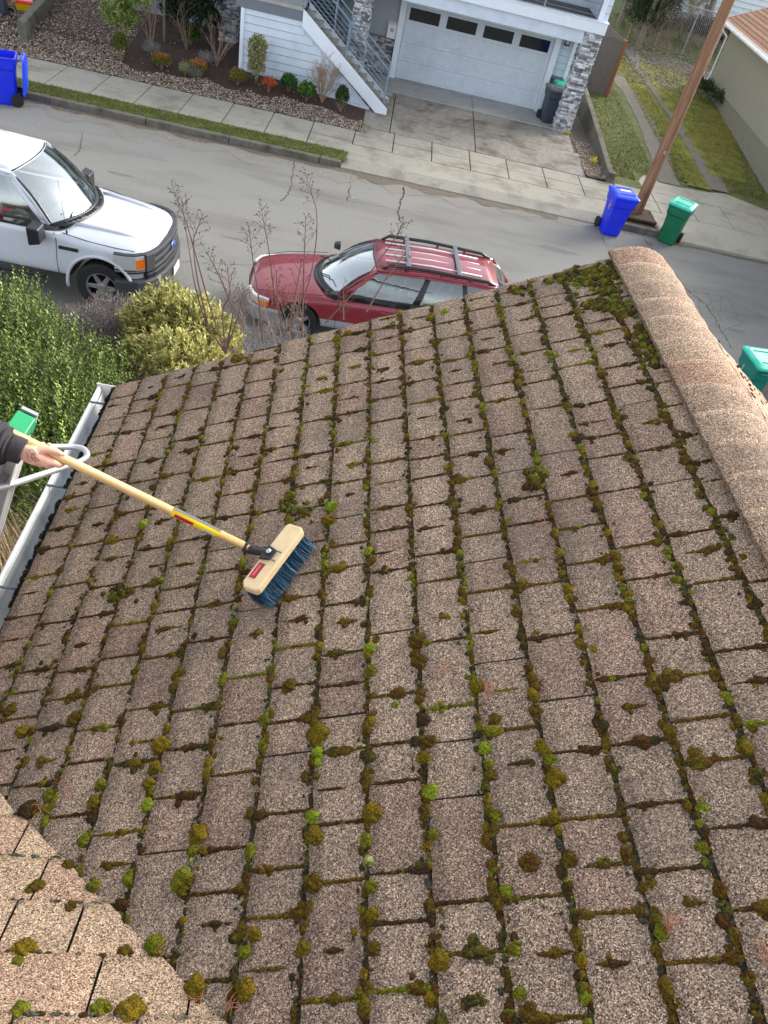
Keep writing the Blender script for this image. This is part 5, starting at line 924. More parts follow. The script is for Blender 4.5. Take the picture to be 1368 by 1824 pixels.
myrtle('leafless stems with seed heads in front of the red hood', [[(538, 598, 8.2), (540, 520, 8.3), (543, 430, 8.4), (545, 385, 8.5)], [(515, 590, 8.2), (525, 530, 8.3), (538, 460, 8.4)], [(503, 590, 8.2), (495, 540, 8.2), (492, 480, 8.3)]], 5)
myrtle('leafless stem in front of the red car windscreen', [[(580, 575, 8.0), (640, 510, 8.1), (700, 430, 8.2), (722, 392, 8.3)], [(612, 570, 8.0), (612, 540, 8.1), (612, 510, 8.2)], [(652, 556, 7.9), (685, 500, 8.0), (722, 450, 8.1)]], 6)
b, go, hd, R_ = twigs('', (0, 0, 0), 1, .5, 3, 2, .01, None, seed=31, up=.9)
for k in range(26): q = at(random.uniform(400, 560), random.uniform(600, 660), .4); go(q, Vector((random.uniform(-.5, .5), random.uniform(-.2, .4), 1)).normalized(), random.uniform(.5, .9), .006, 2)
tag(b.build('bare_twig_thicket', TW), 'thicket of thin bare twigs just beyond the roof edge', 'twigs', kind='stuff')
# dry ornamental grass at the lower left
e0 = at(-5, 1010, .5); b = MB()
for i in range(420):
    a = random.uniform(0, 6.28); r_ = random.uniform(.3, .95); h_ = random.uniform(.7, 1.5); c = Vector((random.gauss(0, .08), random.gauss(0, .08), 0)); pts = [c, c + Vector((r_ * .3 * math.cos(a), r_ * .3 * math.sin(a), h_ * .65)), c + Vector((r_ * .75 * math.cos(a), r_ * .75 * math.sin(a), h_)), c + Vector((r_ * 1.15 * math.cos(a), r_ * 1.15 * math.sin(a), h_ * .82))]; b.tube(pts, [.004, .0035, .003, .001], 3, cap=False)
o = b.build('dry_grass_tuft', mat('straw', srgb(166, 144, 112), .8, var=.3, scale=30)); o.location = e0; o.location.z = .3; tag(o, 'dry straw coloured grass tuft under the gutter at the left edge', 'grass')
leafmass_o = leafmass('ground_ivy', [(-1.6, 4.4, .45, 1.6, 1.5, .25), (-2.6, 3.2, .4, 1.5, 1.2, .25), (-3.6, 8.4, .3, 1.3, .9, .2)], 1600, 6, .14, .05, .012, [srgb(50, 62, 30), srgb(70, 82, 40), srgb(38, 44, 26)]); tag(leafmass_o, 'dark low ground cover below the gutter', 'ground cover', kind='stuff')
# ============================================================ OUR HOUSE: the mossy gable roof
UR, UE, VR, EXP, PH = 1.525, -.972, 2.935, .1432, .333; HR = 1.83; P0 = Vector((0, 0, CAMZ - HR)); TT = -.0668705; PIT = math.radians(26.6)
Yr = Vector((math.sin(TT), math.cos(TT), 0)); Xr = Vector((math.cos(TT), -math.sin(TT), 0))
U = Xr * math.cos(PIT) + Vector((0, 0, math.sin(PIT))); N = U.cross(Yr).normalized(); N = N if N.z > 0 else -N
def RW(u, v, w_=0):
    if u < 0: u *= 1 + .03 * (VR - v)
    return P0 + U * u + Yr * v + N * w_
def rp(px, py, off=0.0):
    r = ray(px, py); k = (N.dot(Vector((0, 0, -HR))) + off) / N.dot(r); X = r * k + Vector((0, 0, HR)); return X.dot(U), X.dot(Yr)
HO = empty('mossy_house', (0, -3, 0), label='our house with mossy brown shingle gable roof and white gutter in the foreground', cat='house'); HO.location = (0, 0, 0)
PIT2 = math.radians(33); U2 = Xr * math.cos(PIT2) - Vector((0, 0, math.sin(PIT2))); N2 = Yr.cross(U2); N2 = N2.normalized() if N2.z > 0 else -N2.normalized()
RID = RW(UR, 0)
def RW2(d, v, w_=0): return RID + U2 * d + Yr * v + N2 * w_      # right slope, d = metres down from the ridge
cuts = []        # (k, v, kind, u0, u1) for the moss
def shingles(name, fn, k0, k1, v0, v1, mat_, sign=1, ph=PH, rec=None, lim=None, thick=.006):
    """fn(u,v,w); butt edge of course k at u = ph + EXP*k"""
    V = []; Fc = []; cols = []
    for k in range(k0, k1):
        ub = ph + EXP * k; v = v0 - random.uniform(0, .3); tone_row = random.uniform(.95, 1.04)
        while v < v1:
            wd = random.choice((.10, .12, .135, .155, .175, .2, .225)) * random.uniform(.93, 1.07); ve = v + wd
            a, c = max(v, v0), min(ve, v1)
            if lim and a < lim(ub) - .3: v = ve; continue
            if c - a > .02:
                gap = random.uniform(.0015, .0035); a2, c2 = a + gap, (c - gap if ve < v1 else c); nv = max(3, int((c2 - a2) / .018)); nu = 4
                tone = np.array([1, .985, .975]) * random.uniform(.92, 1.07) * tone_row if random.random() < .7 else np.array([1.0, .93, .93]) * random.uniform(.86, 1.04)
                lift = random.uniform(0, .0018); ct = random.uniform(-.0025, .0025); base = len(V); j0 = random.uniform(0, 9)
                for i in range(nu + 1):
                    t = i / nu
                    for j in range(nv + 1):
                        s = j / nv; vv = a2 + (c2 - a2) * s; edge = (1 - t) ** 3
                        uu = ub + t * (EXP + .012) + (edge * (.0018 * math.sin(vv * 55 + j0) + random.uniform(-.0016, .0016)) if i == 0 else 0)
                        if i == 0 and j in (0, nv): uu += random.uniform(.0, .0022)
                        ww = .0088 - .0062 * t + lift * (1 - t) + .0006 * math.sin(vv * 23 + j0) * (1 - t) + .0006 * math.sin(vv * 60 + uu * 40)
                        if i > 0 and 0 < j < nv: pass
                        if j in (0, nv): vv += random.uniform(-.0008, .0008)
                        V.append(fn(uu + ct * (s - .5) , vv, ww))
                def id_(i, j): return base + i * (nv + 1) + j
                for i in range(nu):
                    for j in range(nv): Fc.append((id_(i, j), id_(i, j + 1), id_(i + 1, j + 1), id_(i + 1, j))); cols.append(tone)
                # butt face and the two sides
                m0 = len(V)
                for j in range(nv + 1): p = V[id_(0, j)]; V.append(fn(ub + .001, a2 + (c2 - a2) * j / nv, max(.001, .0088 - thick) + lift))
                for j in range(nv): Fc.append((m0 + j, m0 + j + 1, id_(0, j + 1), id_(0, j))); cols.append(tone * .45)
                for j in (0, nv):
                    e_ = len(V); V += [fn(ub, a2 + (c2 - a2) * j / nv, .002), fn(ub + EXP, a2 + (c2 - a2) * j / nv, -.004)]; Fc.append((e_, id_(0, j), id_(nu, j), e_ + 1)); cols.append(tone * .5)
                if rec is not None and ve < v1: rec.append((k, ve, 'full', ub, ub + EXP))
                if rec is not None and wd > .16 and random.random() < .62: rec.append((k, v + wd * random.uniform(.35, .65), 'dash', ub + EXP * random.choice((.0, .18, .3)), ub + EXP * random.choice((.6, .75, .9))))
            v = ve
    return npmesh(name, [tuple(p) for p in V], np.array(Fc), mat_, col=np.array(cols), parent=HO, smooth=False)
kE = int(round((UE - PH) / EXP)); kR = int((UR - .09 - PH) / EXP) + 1
roof_u = shingles('shingle_slope', RW, kE, kR, -1.2, VR, M['shingle'], rec=cuts)
b = MB(); b.add([RW(UE, -1.3, -.001), RW(UR, -1.3, -.001), RW(UR, VR - .005, -.001), RW(UE, VR - .005, -.001)], [(0, 1, 2, 3)]); b.add([RW2(0, -1.3, -.001), RW2(2.6, -1.3, -.001), RW2(2.6, VR - .005, -.001), RW2(0, VR - .005, -.001)], [(0, 1, 2, 3)])
b.add([RW(UE, VR - .012, -.02), RW(UR, VR - .012, -.02), RW(UR, VR - .012, .003), RW(UE, VR - .012, .003)], [(0, 1, 2, 3)]); b.build('roof_deck', M['seam'], HO)
cuts2 = []
shingles('shingle_slope', lambda u, v, w_: RW2(-u, v, w_), -18, 0, -1.2, VR, M['shingle_light'], ph=-.08, rec=cuts2)  # paler granules put the sun's brightness on this slope into its colour
# ridge caps: overlapping bent pieces
V = []; Fc = []; cols = []; v = -1.2; step = .142; na = 14; first = True
while v < VR:
    ve = min(v + step + .03, VR + .012); tone = np.array([1, .97, .95]) * random.uniform(.90, 1.07) if random.random() < .65 else np.array([1.03, .90, .86]) * random.uniform(.86, .96); base = len(V); nvv = 6; sk = random.uniform(-.006, .006)
    for i in range(nvv + 1):
        vv = v + (ve - v) * i / nvv; lift = .003 + .008 * (i / nvv)
        for j in range(na + 1):
            s = -1 + 2 * j / na; arc = s * (.15 if s < 0 else .2); x = abs(arc); r_ = .13   # rounded over the ridge
            if x < r_: p = RW(UR, vv) + Xr * (arc * math.cos(PIT) * .98) + Vector((0, 0, -(arc * arc) / (2 * r_) * math.sin(PIT) * 1.0 + .002)); nn = Vector((0, 0, 1))
            else:
                dz = -(r_ * .5 + (x - r_)) * math.sin(PIT if arc < 0 else PIT2); p = RW(UR, vv) + Xr * (arc * math.cos(PIT) * .98) + Vector((0, 0, dz + .002)); nn = N if arc < 0 else N2
            V.append(p + nn * (lift + .0015 * math.sin(vv * 60 + s * 4) + random.uniform(-.0004, .0004)) + Yr * (sk * s))
    for i in range(nvv):
        for j in range(na): q = base + i * (na + 1) + j; Fc.append((q, q + 1, q + na + 2, q + na + 1)); cols.append(tone)
    e = len(V)
    for j in range(na + 1): V.append(V[base + nvv * (na + 1) + j] - Vector((0, 0, .009)))
    for j in range(na): q = base + nvv * (na + 1) + j; Fc.append((q, q + 1, e + j + 1, e + j)); cols.append(tone * .5)
    for jj in (0, na):
        e = len(V)
        for i in range(nvv + 1): V.append(V[base + i * (na + 1) + jj] - Vector((0, 0, .011)))
        for i in range(nvv): q = base + i * (na + 1) + jj; Fc.append((q, q + na + 1, e + i + 1, e + i)); cols.append(tone * .45)
    v += step
npmesh('ridge_cap', [tuple(p) for p in V], np.array(Fc), M['cap'], col=np.array(cols), parent=HO, smooth=True)
# rake and eave boards, gable wall
b = MB(); b.add([RW(UE, VR - .03, -.02), RW(UR, VR - .03, -.02), RW(UR, VR - .03, -.2), RW(UE, VR - .03, -.2), RW(UE, VR - .06, -.02), RW(UR, VR - .06, -.02), RW(UR, VR - .06, -.2), RW(UE, VR - .06, -.2)], [(0, 1, 2, 3), (4, 5, 6, 7), (3, 2, 6, 7), (0, 1, 5, 4)])
b.add([RW2(0, VR - .03, -.02), RW2(2.6, VR - .03, -.02), RW2(2.6, VR - .03, -.2), RW2(0, VR - .03, -.2)], [(0, 1, 2, 3)]); b.build('rake_board', M['trim'], HO)
zE = RW(UE, 0).z
def XY(a, v, z): p = P0 + Xr * a + Yr * v; return (p.x, p.y, z)
xe, xr2 = UE * math.cos(PIT), (UR * math.cos(PIT)) + 2.6 * math.cos(PIT)
b = MB(); pts = [XY(xe + .35, -8, 0), XY(xr2 - .35, -8, 0), XY(xr2 - .35, VR - .45, 0), XY(xe + .35, VR - .45, 0)]; b.add(pts + [(x, y, zE - .05) for x, y, z in pts] + [XY(UR * math.cos(PIT), VR - .45, RW(UR, 0).z - .1)], [(0, 1, 5, 4), (1, 2, 6, 5), (2, 3, 7, 6), (3, 0, 4, 7), (7, 6, 8)]); b.build('wall', M['siding'], HO)
b = MB(); b.add([XY(xe - .0, -1, zE - .16), XY(xe, VR - .03, zE - .16), XY(xe, VR - .03, zE - .005), XY(xe, -1, zE - .005), XY(xe + .35, -1, zE - .16), XY(xe + .35, VR - .03, zE - .16)], [(0, 1, 2, 3), (0, 1, 5, 4)]); b.build('fascia_board', M['trim'], HO)
# gutter: K profile along the eave, spikes, debris
def gprof(): return [(.012, .0), (.012, -.12), (-.075, -.12), (-.10, -.075), (-.118, -.055), (-.125, -.012), (-.13, .0), (-.122, .004), (-.115, .002), (-.112, -.012), (-.104, -.055), (-.088, -.078), (-.068, -.113), (.006, -.113), (.006, .0)]
xg = xe + .03; b = MB(); rs = []
for v in (1.12, 2.0, 2.99): rs.append([XY(xg - .03 * (VR - v) + x, v, zE + z - .012) for x, z in gprof()])
b.rings(rs, cap=True); g = b.build('gutter', M['gutterm'], HO, bevel=.002)
b = MB(); b.prism([(0, 0), (0, -.12), (-.08, -.12), (-.13, -.05), (-.132, .004)], 0, .004, ax='y'); b.v = [XY(xg + x, 2.992 + y, zE + z) for x, y, z in b.v]; b.build('gutter_end_cap', M['gutterm'], g)
lin = [[XY(xg - .03 * (VR - v) + x * .96, v, zE + z - .010 - .012 * 0) for x, z in ((-.108, -.02), (-.100, -.056), (-.084, -.080), (-.064, -.109), (.002, -.109), (.004, -.01))] for v in (1.13, 1.6, 2.1, 2.6, 2.985)]
patch(lin, 'gutter_liner', M['grease'], g, smooth=False)
for px, py in ((152, 712), (117, 866), (30, 1046)):
    r = ray(px, py); q = Vector((0, 0, CAMZ)) + r * ((CAMZ - zE) / -r.z); v = (q - P0).dot(Yr); b = MB(); b.tube([XY(xg - .03 * (VR - v) - .125, v, zE - .008), XY(xg + .01, v + .0, zE - .012)], .0055, 8); b.build('gutter_spike', M['spike'], g)
V = []; bl = []    # debris blobs
# main roof slope joining at the valley
Va, Vb = RW(-.764, .917), RW(-.017, .328); dvl = Va - Vb; D = dvl - Xr * dvl.dot(Xr); D.normalize(); N3 = Xr.cross(D); N3 = N3.normalized() if N3.z > 0 else -N3.normalized()
def RW3(a, s, w_=0): return Vb + Xr * a + D * s + N3 * (w_ + .009)
cuts3 = []
Wv = lambda s: None
V = []; Fc = []; cols = []
ms_ = shingles('shingle_slope', lambda u, v, w_: RW3(v, -u, w_), -7, 12, -6.5, 1.0, M['shingle_light'], ph=.02, rec=cuts3)
vd = Vector((Va.x - Vb.x, Va.y - Vb.y, 0)).normalized(); vn = Vector((vd.y, -vd.x, 0)); vn = vn if vn.dot(Vector((1, 1, 0))) > 0 else -vn
bm = bmesh.new(); bm.from_mesh(ms_.data); bmesh.ops.bisect_plane(bm, geom=bm.verts[:] + bm.edges[:] + bm.faces[:], plane_co=Vb + vn * .014, plane_no=vn, clear_outer=True); bm.to_mesh(ms_.data); bm.free()
bmv = MB(); bmv.add([RW3(-6.5, .98, -.004), RW3(1.0, .98, -.004), RW3(1.0, -1.7, -.004), RW3(-6.5, -1.7, -.004)], [(0, 1, 2, 3)]); bmv.build('roof_deck', M['seam'], HO)
def vside(p):      # >0 on the left slope side of the valley
    return RW3(0, 0).z if False else (P0.z + ((p - P0).dot(Xr)) * math.tan(PIT)) - (Vb.z + (p - Vb).dot(Vector((D.x, D.y, 0)).normalized()) * D.z / Vector((D.x, D.y, 0)).length)
# ------------------------------------------------------------ moss
def ico(n):
    bm = bmesh.new(); bmesh.ops.create_icosphere(bm, subdivisions=n, radius=1); bm.verts.ensure_lookup_table(); v = np.array([x.co[:] for x in bm.verts]); f = np.array([[y.index for y in x.verts] for x in bm.faces]); bm.free(); return v, f
IC = {2: ico(2), 3: ico(3), 4: ico(4)}
OLV, GRM, BRN, DKG, PAL, YOL = srgb(84, 74, 20), srgb(100, 108, 26), srgb(72, 44, 20), srgb(44, 44, 30), srgb(146, 152, 88), srgb(112, 90, 20)
LIM = srgb(122, 138, 34)
def blobs(name, items, lev, fuzz, label=None, cat=None, parent=None, origin=None):
    """items: (pos, r_u, r_v, r_n, U axis, V axis, N axis, colour)"""
    bv, bf = IC[lev]; V = []; Fc = []; CC = []; off = 0
    for (p, ru, rv, rn, a, c, n_, col, col2) in items:
        ph = rng.uniform(0, 6.28, 6); d = 1 + .13 * np.sin(bv[:, 0] * 3.1 + ph[0]) * np.cos(bv[:, 1] * 3.7 + ph[1]) + .09 * np.sin(bv @ np.array([5.3, 6.1, 4.2]) + ph[2]) + rng.normal(0, .05 if lev == 2 else .022, len(bv))
        q = bv * d[:, None]; W_ = np.array(p)[None] + np.outer(q[:, 0] * ru, a) + np.outer(q[:, 1] * rv, c) + np.outer(np.maximum(q[:, 2], -.3) * rn, n_)
        V.append(W_); Fc.append(bf + off); off += len(bv); fc = q[bf].mean(1); mixv = np.clip(.5 + .5 * np.sin(fc[:, 0] * 1.7 + ph[3]) * np.cos(fc[:, 1] * 1.9 + ph[4]) + rng.normal(0, .22, len(bf)), 0, 1)[:, None]
        CC.append((np.array(col) * mixv + np.array(col2) * (1 - mixv)) * rng.uniform(.75, 1.25, (len(bf), 1)))
        if fuzz:
            nf = int(fuzz * (ru + rv) / .03); fi = rng.integers(0, len(bf), nf); ctr = W_[bf[fi]].mean(1); nrm = np.cross(W_[bf[fi][:, 1]] - W_[bf[fi][:, 0]], W_[bf[fi][:, 2]] - W_[bf[fi][:, 0]]); nrm /= np.linalg.norm(nrm, axis=1)[:, None] + 1e-9
            L = rng.uniform(.0015, .0042, (nf, 1)); t = rng.normal(0, 1, (nf, 3)); t /= np.linalg.norm(t, axis=1)[:, None]; w2 = t * .00055
            V.append(np.stack([ctr - w2, ctr + w2, ctr + nrm * L + t * L * .4], 1).reshape(-1, 3)); Fc.append(np.arange(3 * nf).reshape(nf, 3) + off); off += 3 * nf; CC.append((np.array(col2) if False else np.array(col)) * rng.uniform(.8, 1.7, (nf, 1)))
    V = np.concatenate(V); 
    if origin is not None: V = V - np.array(origin)
    o = npmesh(name, V, np.concatenate(Fc), M['moss'], col=np.concatenate(CC), parent=parent, smooth=True)
    if origin is not None: o.location = origin
    if label: tag(o, label, cat)
    return o
def pc():
    r = random.random(); return (OLV, BRN) if r < .34 else (GRM, OLV) if r < .47 else (BRN, OLV) if r < .78 else (DKG, OLV) if r < .92 else (YOL, OLV)
near, far = [], []
def addm(u, v, ru, rv, rn, fn=RW, ax=(U, Yr, N), col=None, w_=.006):
    p = fn(u, v, w_); c = col or pc()
    if fn is RW and vside(p) < .0: return
    (near if v < 1.3 else far).append((tuple(p), ru, rv, rn, np.array(ax[0]), np.array(ax[1]), np.array(ax[2]), c[0], c[1]))
from mathutils import noise as mn
def tuft(u, v, r, n_, col, w_=.004, asp=1.0):
    for i in range(n_):
        q = r * random.uniform(.38, .85); addm(u + random.gauss(0, r * .45), v + random.gauss(0, r * .6 * asp), q, q * random.uniform(.8, 1.5), q * random.uniform(.45, .75), col=col if random.random() < .7 else pc(), w_=w_)
def dens(u, v): return .5 + .5 * mn.noise(Vector((u * 1.7, v * 1.3, 3.1))) + .35 * mn.noise(Vector((u * 9, v * 7, 1)))
for k in range(kE + 1, kR):                      # along the butt edges
    ub = PH + EXP * k; v = .05; col = pc(); run = 0
    while v < VR - .02:
        dn = dens(ub, v); right = max(0, (ub - .7)) * .35; keep = dn + right + .12 - (.25 if ub < -.6 else 0)
        if random.random() < .22: col = pc()
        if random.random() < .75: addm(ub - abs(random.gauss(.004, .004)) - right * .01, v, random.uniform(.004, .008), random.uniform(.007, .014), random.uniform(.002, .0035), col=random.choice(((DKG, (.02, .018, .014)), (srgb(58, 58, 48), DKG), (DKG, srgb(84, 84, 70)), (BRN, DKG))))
        if random.random() < keep * 1.6 + (.45 if ub > .1 else .3):
            r = random.choice((.007, .009, .011, .013, .017)) * random.uniform(.8, 1.2) * (1 + .4 * right); c = (DKG, random.choice((OLV, BRN, BRN))) if random.random() < .3 + right else col
            tuft(ub - abs(random.gauss(.003, .004)) - right * .012, v, r, random.choice((2, 3, 4)), c); v += r * random.uniform(.9, 1.6)
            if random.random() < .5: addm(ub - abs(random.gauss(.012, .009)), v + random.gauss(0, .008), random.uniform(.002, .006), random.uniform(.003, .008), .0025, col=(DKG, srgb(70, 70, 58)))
            if random.random() < .09: q_ = random.uniform(.009, .016); addm(ub - q_ * .5, v, q_, q_ * random.uniform(1, 1.7), q_ * .7, col=random.choice(((OLV, YOL), (BRN, OLV), (OLV, BRN), (GRM, OLV), (YOL, OLV))))
            if random.random() < .045: tuft(ub - .008, v, random.uniform(.013, .02), 3, random.choice(((GRM, OLV), (OLV, BRN), (YOL, OLV), (BRN, OLV), (PAL, DKG), (OLV, GRM))), asp=1.4)
        else: v += random.uniform(.008, .03)
for (k, v, kind, u0, u1) in cuts:                # along the slots between the tabs
    if v < .02: continue
    if kind == 'full' and random.random() < .08: continue
    u = u0 + random.uniform(0, .02); col = pc(); mid = random.uniform(u0, u1); amp = random.choice((.3, .8, 1.2, 1.6, 2.2)) if kind == 'full' else random.choice((.6, 1.1, 1.7)); thin = .0052 if kind == 'full' else .0045; col = (BRN, DKG) if random.random() < .5 else col
    w0 = .0105
    while u < u1:
        t = (u - u0) / EXP; prof = math.exp(-((u - mid) / .022) ** 2); r = thin * (1 + amp * prof) * random.uniform(.8, 1.2)
        fade = 1 if kind == 'full' else math.sin(math.pi * min(1, max(0.05, (u - u0) / max(.01, u1 - u0)))) ** .6
        if random.random() < .93:
            addm(u, v + random.uniform(-.0012, .0012), r * 1.4 * (.6 + .4 * fade), r * .9 * fade, r * .6 * fade, w_=.0084 - .006 * t + .0005, col=col if random.random() < .75 else pc())
            if r > .008: tuft(u, v, r * 1.1, 2, col, w_=.0084 - .006 * t)
        u += r * random.uniform(1.0, 1.5)
def patchm(px, py, spx, spy, n_, r0=.012):       # traced mats near the ridge and at the rake
    for i in range(n_):
        u, v = rp(px + random.gauss(0, spx), py + random.gauss(0, spy)); 
        if v < VR - .03 and u < UR - .12: r = r0 * random.uniform(.6, 1.4); addm(u, v, r, r * 1.2, r * .75, col=random.choice(((OLV, GRM), (DKG, OLV), (BRN, OLV), (GRM, DKG), (DKG, BRN))), w_=.008)
for args in ((1010, 490, 14, 7, 60), (1045, 500, 20, 8, 90), (1078, 478, 18, 9, 70), (1100, 488, 9, 5, 40), (1060, 545, 14, 5, 45), (1095, 548, 14, 7, 55), (1110, 560, 10, 5, 30), (1145, 600, 8, 12, 35), (1160, 640, 8, 12, 35), (985, 487, 8, 6, 25), (1085, 520, 10, 6, 20), (920, 520, 8, 5, 18), (955, 850, 9, 9, 26), (535, 915, 12, 9, 26, .009), (510, 905, 7, 6, 14, .008)): patchm(*args)
patchm(225, 1058, 12, 8, 26, .010)
tR = [(RW2(-u - 0, v, .012), u, v) for (k, v, kd, u, u1) in cuts2]
# the light slope: pale lichen along its edges and in the valley
for i in range(900):
    k = random.randint(-6, 6); s = -(.02 + EXP * k); a = random.uniform(-1.1, .5); p = RW3(a, s, .008)
    if vside(p) > .01: continue
    r = random.uniform(.003, .007); c = random.choice(((srgb(104, 106, 92), DKG), (DKG, srgb(80, 78, 62)), (DKG, BRN))); near.append((tuple(p), r * 1.6, r, r * .6, np.array(Xr), np.array(D), np.array(N3), c[0], c[1]))
for i in range(300):
    t = random.uniform(-.3, 1.25); p = Vb.lerp(Va, t) + Vector((random.gauss(0, .006), random.gauss(0, .006), .006)); r = random.uniform(.004, .009); c = random.choice(((DKG, srgb(96, 100, 84)), (DKG, OLV), (srgb(110, 116, 100), DKG)))
    if random.random() < .6: near.append((tuple(p), r * 1.3, r, r * .7, np.array(Xr), np.array(D), np.array(N3), c[0], c[1]))
# dark debris at the gutter edge and right slope ends
for i in range(420):
    v = random.uniform(1.1, 2.95); 
    if mn.noise(Vector((v * 3, 0, 0))) < -.15: continue
    p = RW(UE - .002, v, .0) + Vector((random.uniform(-.014, .004), 0, random.uniform(-.03, -.008))); r = random.uniform(.004, .011); far.append((tuple(p), r * .9, r * 1.8, r * .8, np.array(Xr), np.array(Yr), np.array([0, 0, 1]), DKG if random.random() < .5 else (.012, .011, .01), (.012, .011, .008)))
for i in range(90):
    d = random.uniform(.25, 1.3); v = random.choice((2.9, 2.6, 2.3)) + random.uniform(-.3, .03); r = random.uniform(.004, .008)
    far.append((tuple(RW2(d, min(v, 2.93), .01)), r * 1.4, r * .7, r * .6, np.array(U2), np.array(Yr), np.array(N2), (.03, .022, .015), BRN))
tag(blobs('moss', near + far, 2, 26), 'dark olive and green moss growing along the seams of the shingle roof', 'moss', kind='stuff')
# the big round cushions, traced one by one: x, y, radius px, colour
CU = [(658,1155,11,'l'),(569,1305,18,'o'),(565,1340,11,'l'),(566,1357,9,'l'),(743,1141,15,'b'),(746,1177,14,'b'),(658,1196,12,'g'),(515,1220,14,'b'),(852,1223,13,'o'),(754,1281,13,'d'),(762,1322,13,'b'),(756,1348,13,'o'),(766,1410,14,'l'),(862,1331,12,'l'),(662,1448,17,'o'),(558,1487,18,'o'),(557,1453,12,'l'),(883,1454,12,'g'),(874,1381,12,'b'),(772,1487,11,'g'),
 (293,1327,17,'o'),(285,1365,13,'o'),(274,1395,12,'o'),(272,1431,11,'l'),(194,1395,12,'g'),(182,1425,13,'o'),(105,1412,11,'g'),(70,1439,17,'d'),(165,1494,11,'g'),(357,1486,18,'y'),(329,1568,21,'g'),(240,1564,12,'g'),(181,1576,13,'g'),(122,1549,13,'b'),(65,1587,15,'b'),(127,1623,14,'b'),(285,1684,19,'g'),(435,1695,14,'g'),(221,1705,13,'b'),(44,1699,20,'o'),(32,1722,14,'g'),(350,1762,20,'o'),(437,1764,20,'o'),(36,1810,18,'g'),(179,1805,19,'g'),(232,1809,24,'y'),
 (589,902,12,'l'),(584,926,12,'y'),(516,882,11,'g'),(262,931,10,'l'),(657,981,9,'l'),(990,1385,18,'y'),(981,1353,12,'g'),(1178,1660,14,'g'),(900,1590,13,'g'),(785,1710,18,'o'),(663,1630,13,'o'),(660,1580,12,'g'),(557,1573,15,'b'),(540,1690,13,'o'),(665,1690,13,'b'),(943,1535,17,'b'),(1015,1530,15,'b'),(452,1665,13,'o'),(916,1690,12,'g'),(925,1770,12,'g'),(940,1805,15,'b'),(423,638,11,'y'),(600,603,9,'y'),(620,593,8,'y'),(766,566,7,'y'),(792,555,7,'l'),(953,860,10,'b'),(147,1278,13,'b'),(60,1300,13,'o'),(38,1262,12,'b'),(106,1410,9,'g')]
KD = dict(l=((LIM, GRM), 'round bright lime green moss cushion on the brown shingles'), g=((GRM, OLV), 'round mid green moss cushion on the brown shingles'), o=((OLV, YOL), 'round olive moss cushion on the brown shingles'), y=((YOL, OLV), 'round golden olive moss cushion on the brown shingles'), b=((BRN, OLV), 'round rusty brown moss cushion on the brown shingles'), d=((DKG, BRN), 'round blackish green moss cushion on the brown shingles'))
CUD = []; CUO = []
for (px, py, rpx, kd) in CU:
    u, v = rp(px, py, .01); p = RW(u, v, .008); ax = (U, Yr, N)
    if vside(p) < 0:
        r = ray(px, py); kk = (Vb - Vector((0, 0, CAMZ))).dot(N3) / r.dot(N3); p = Vector((0, 0, CAMZ)) + r * kk + N3 * .012; ax = (Xr, D, N3)
    dep = (p - Vector((0, 0, CAMZ))).dot(ray(684, 912).normalized()); R0 = rpx * dep / F; (c1, c2), lb = KD[kd]
    CUD.append((None, px, py, kd)); its = [(tuple(p), R0 * random.uniform(.85, 1.05), R0 * random.uniform(.85, 1.1), R0 * random.uniform(.5, .65), np.array(ax[0]), np.array(ax[1]), np.array(ax[2]), c1, c2)]
    for q_ in range(random.choice((1, 2, 3, 4))): a_ = random.uniform(0, 6.28); f_ = random.uniform(.4, .8); its.append((tuple(p + (ax[0] * math.cos(a_) + ax[1] * math.sin(a_)) * R0 * f_), R0 * random.uniform(.35, .6), R0 * random.uniform(.35, .65), R0 * random.uniform(.3, .5), np.array(ax[0]), np.array(ax[1]), np.array(ax[2]), random.choice((c1, c2)), c2))
    CUD.append(0); o = blobs('moss_cushion', its, 4 if rpx > 10 else 3, 330 if rpx > 10 else 200, origin=tuple(p)); tag(o, lb, 'moss cushion', 'moss cushions on the roof'); CUO.append((o, px, py, kd))
def place(px, py):
    if py < 700: return 'near the rake edge below the red car' if px > 500 else 'near the rake edge above the gutter'
    if px < 400 and py < 1000: return 'left of the broom head'
    if 470 < px < 640 and py < 960: return 'just beyond the broom head'
    if py < 1000: return 'in the upper right half of the roof' if px > 700 else 'right of the broom head'
    if px < 340 and py > 1480 : return 'by the pale roof slope at the lower left'
    if px < 340: return 'on the far left below the gutter spikes' if py < 1340 else 'above the pale roof slope at lower left'
    if py < 1260: return 'below the broom head'
    if py < 1430: return 'on the middle courses of the roof'
    if py < 1600: return 'on the lower middle courses'
    return 'near the bottom edge'
cn = dict(l='bright lime green', g='mid green', o='olive', y='golden olive', b='rusty brown', d='blackish green'); gr_ = {}
for o, px, py, kd in CUO: gr_.setdefault((kd, place(px, py)), []).append((py, px, o))
od = ['first', 'second', 'third', 'fourth', 'fifth', 'sixth', 'seventh', 'eighth']
for (kd, pl), L in gr_.items():
    L.sort(key=lambda q: q[:2]); n_ = len(L)
    for i, (_, _, o) in enumerate(L): o['label'] = ('round %s moss cushion %s' % (cn[kd], pl)) if n_ == 1 else ('%s %s moss cushion %s' % (['upper', 'lower'][i] if n_ == 2 else ['topmost', 'middle', 'lowest'][i] if n_ == 3 else od[i] + ' from top', cn[kd], pl))
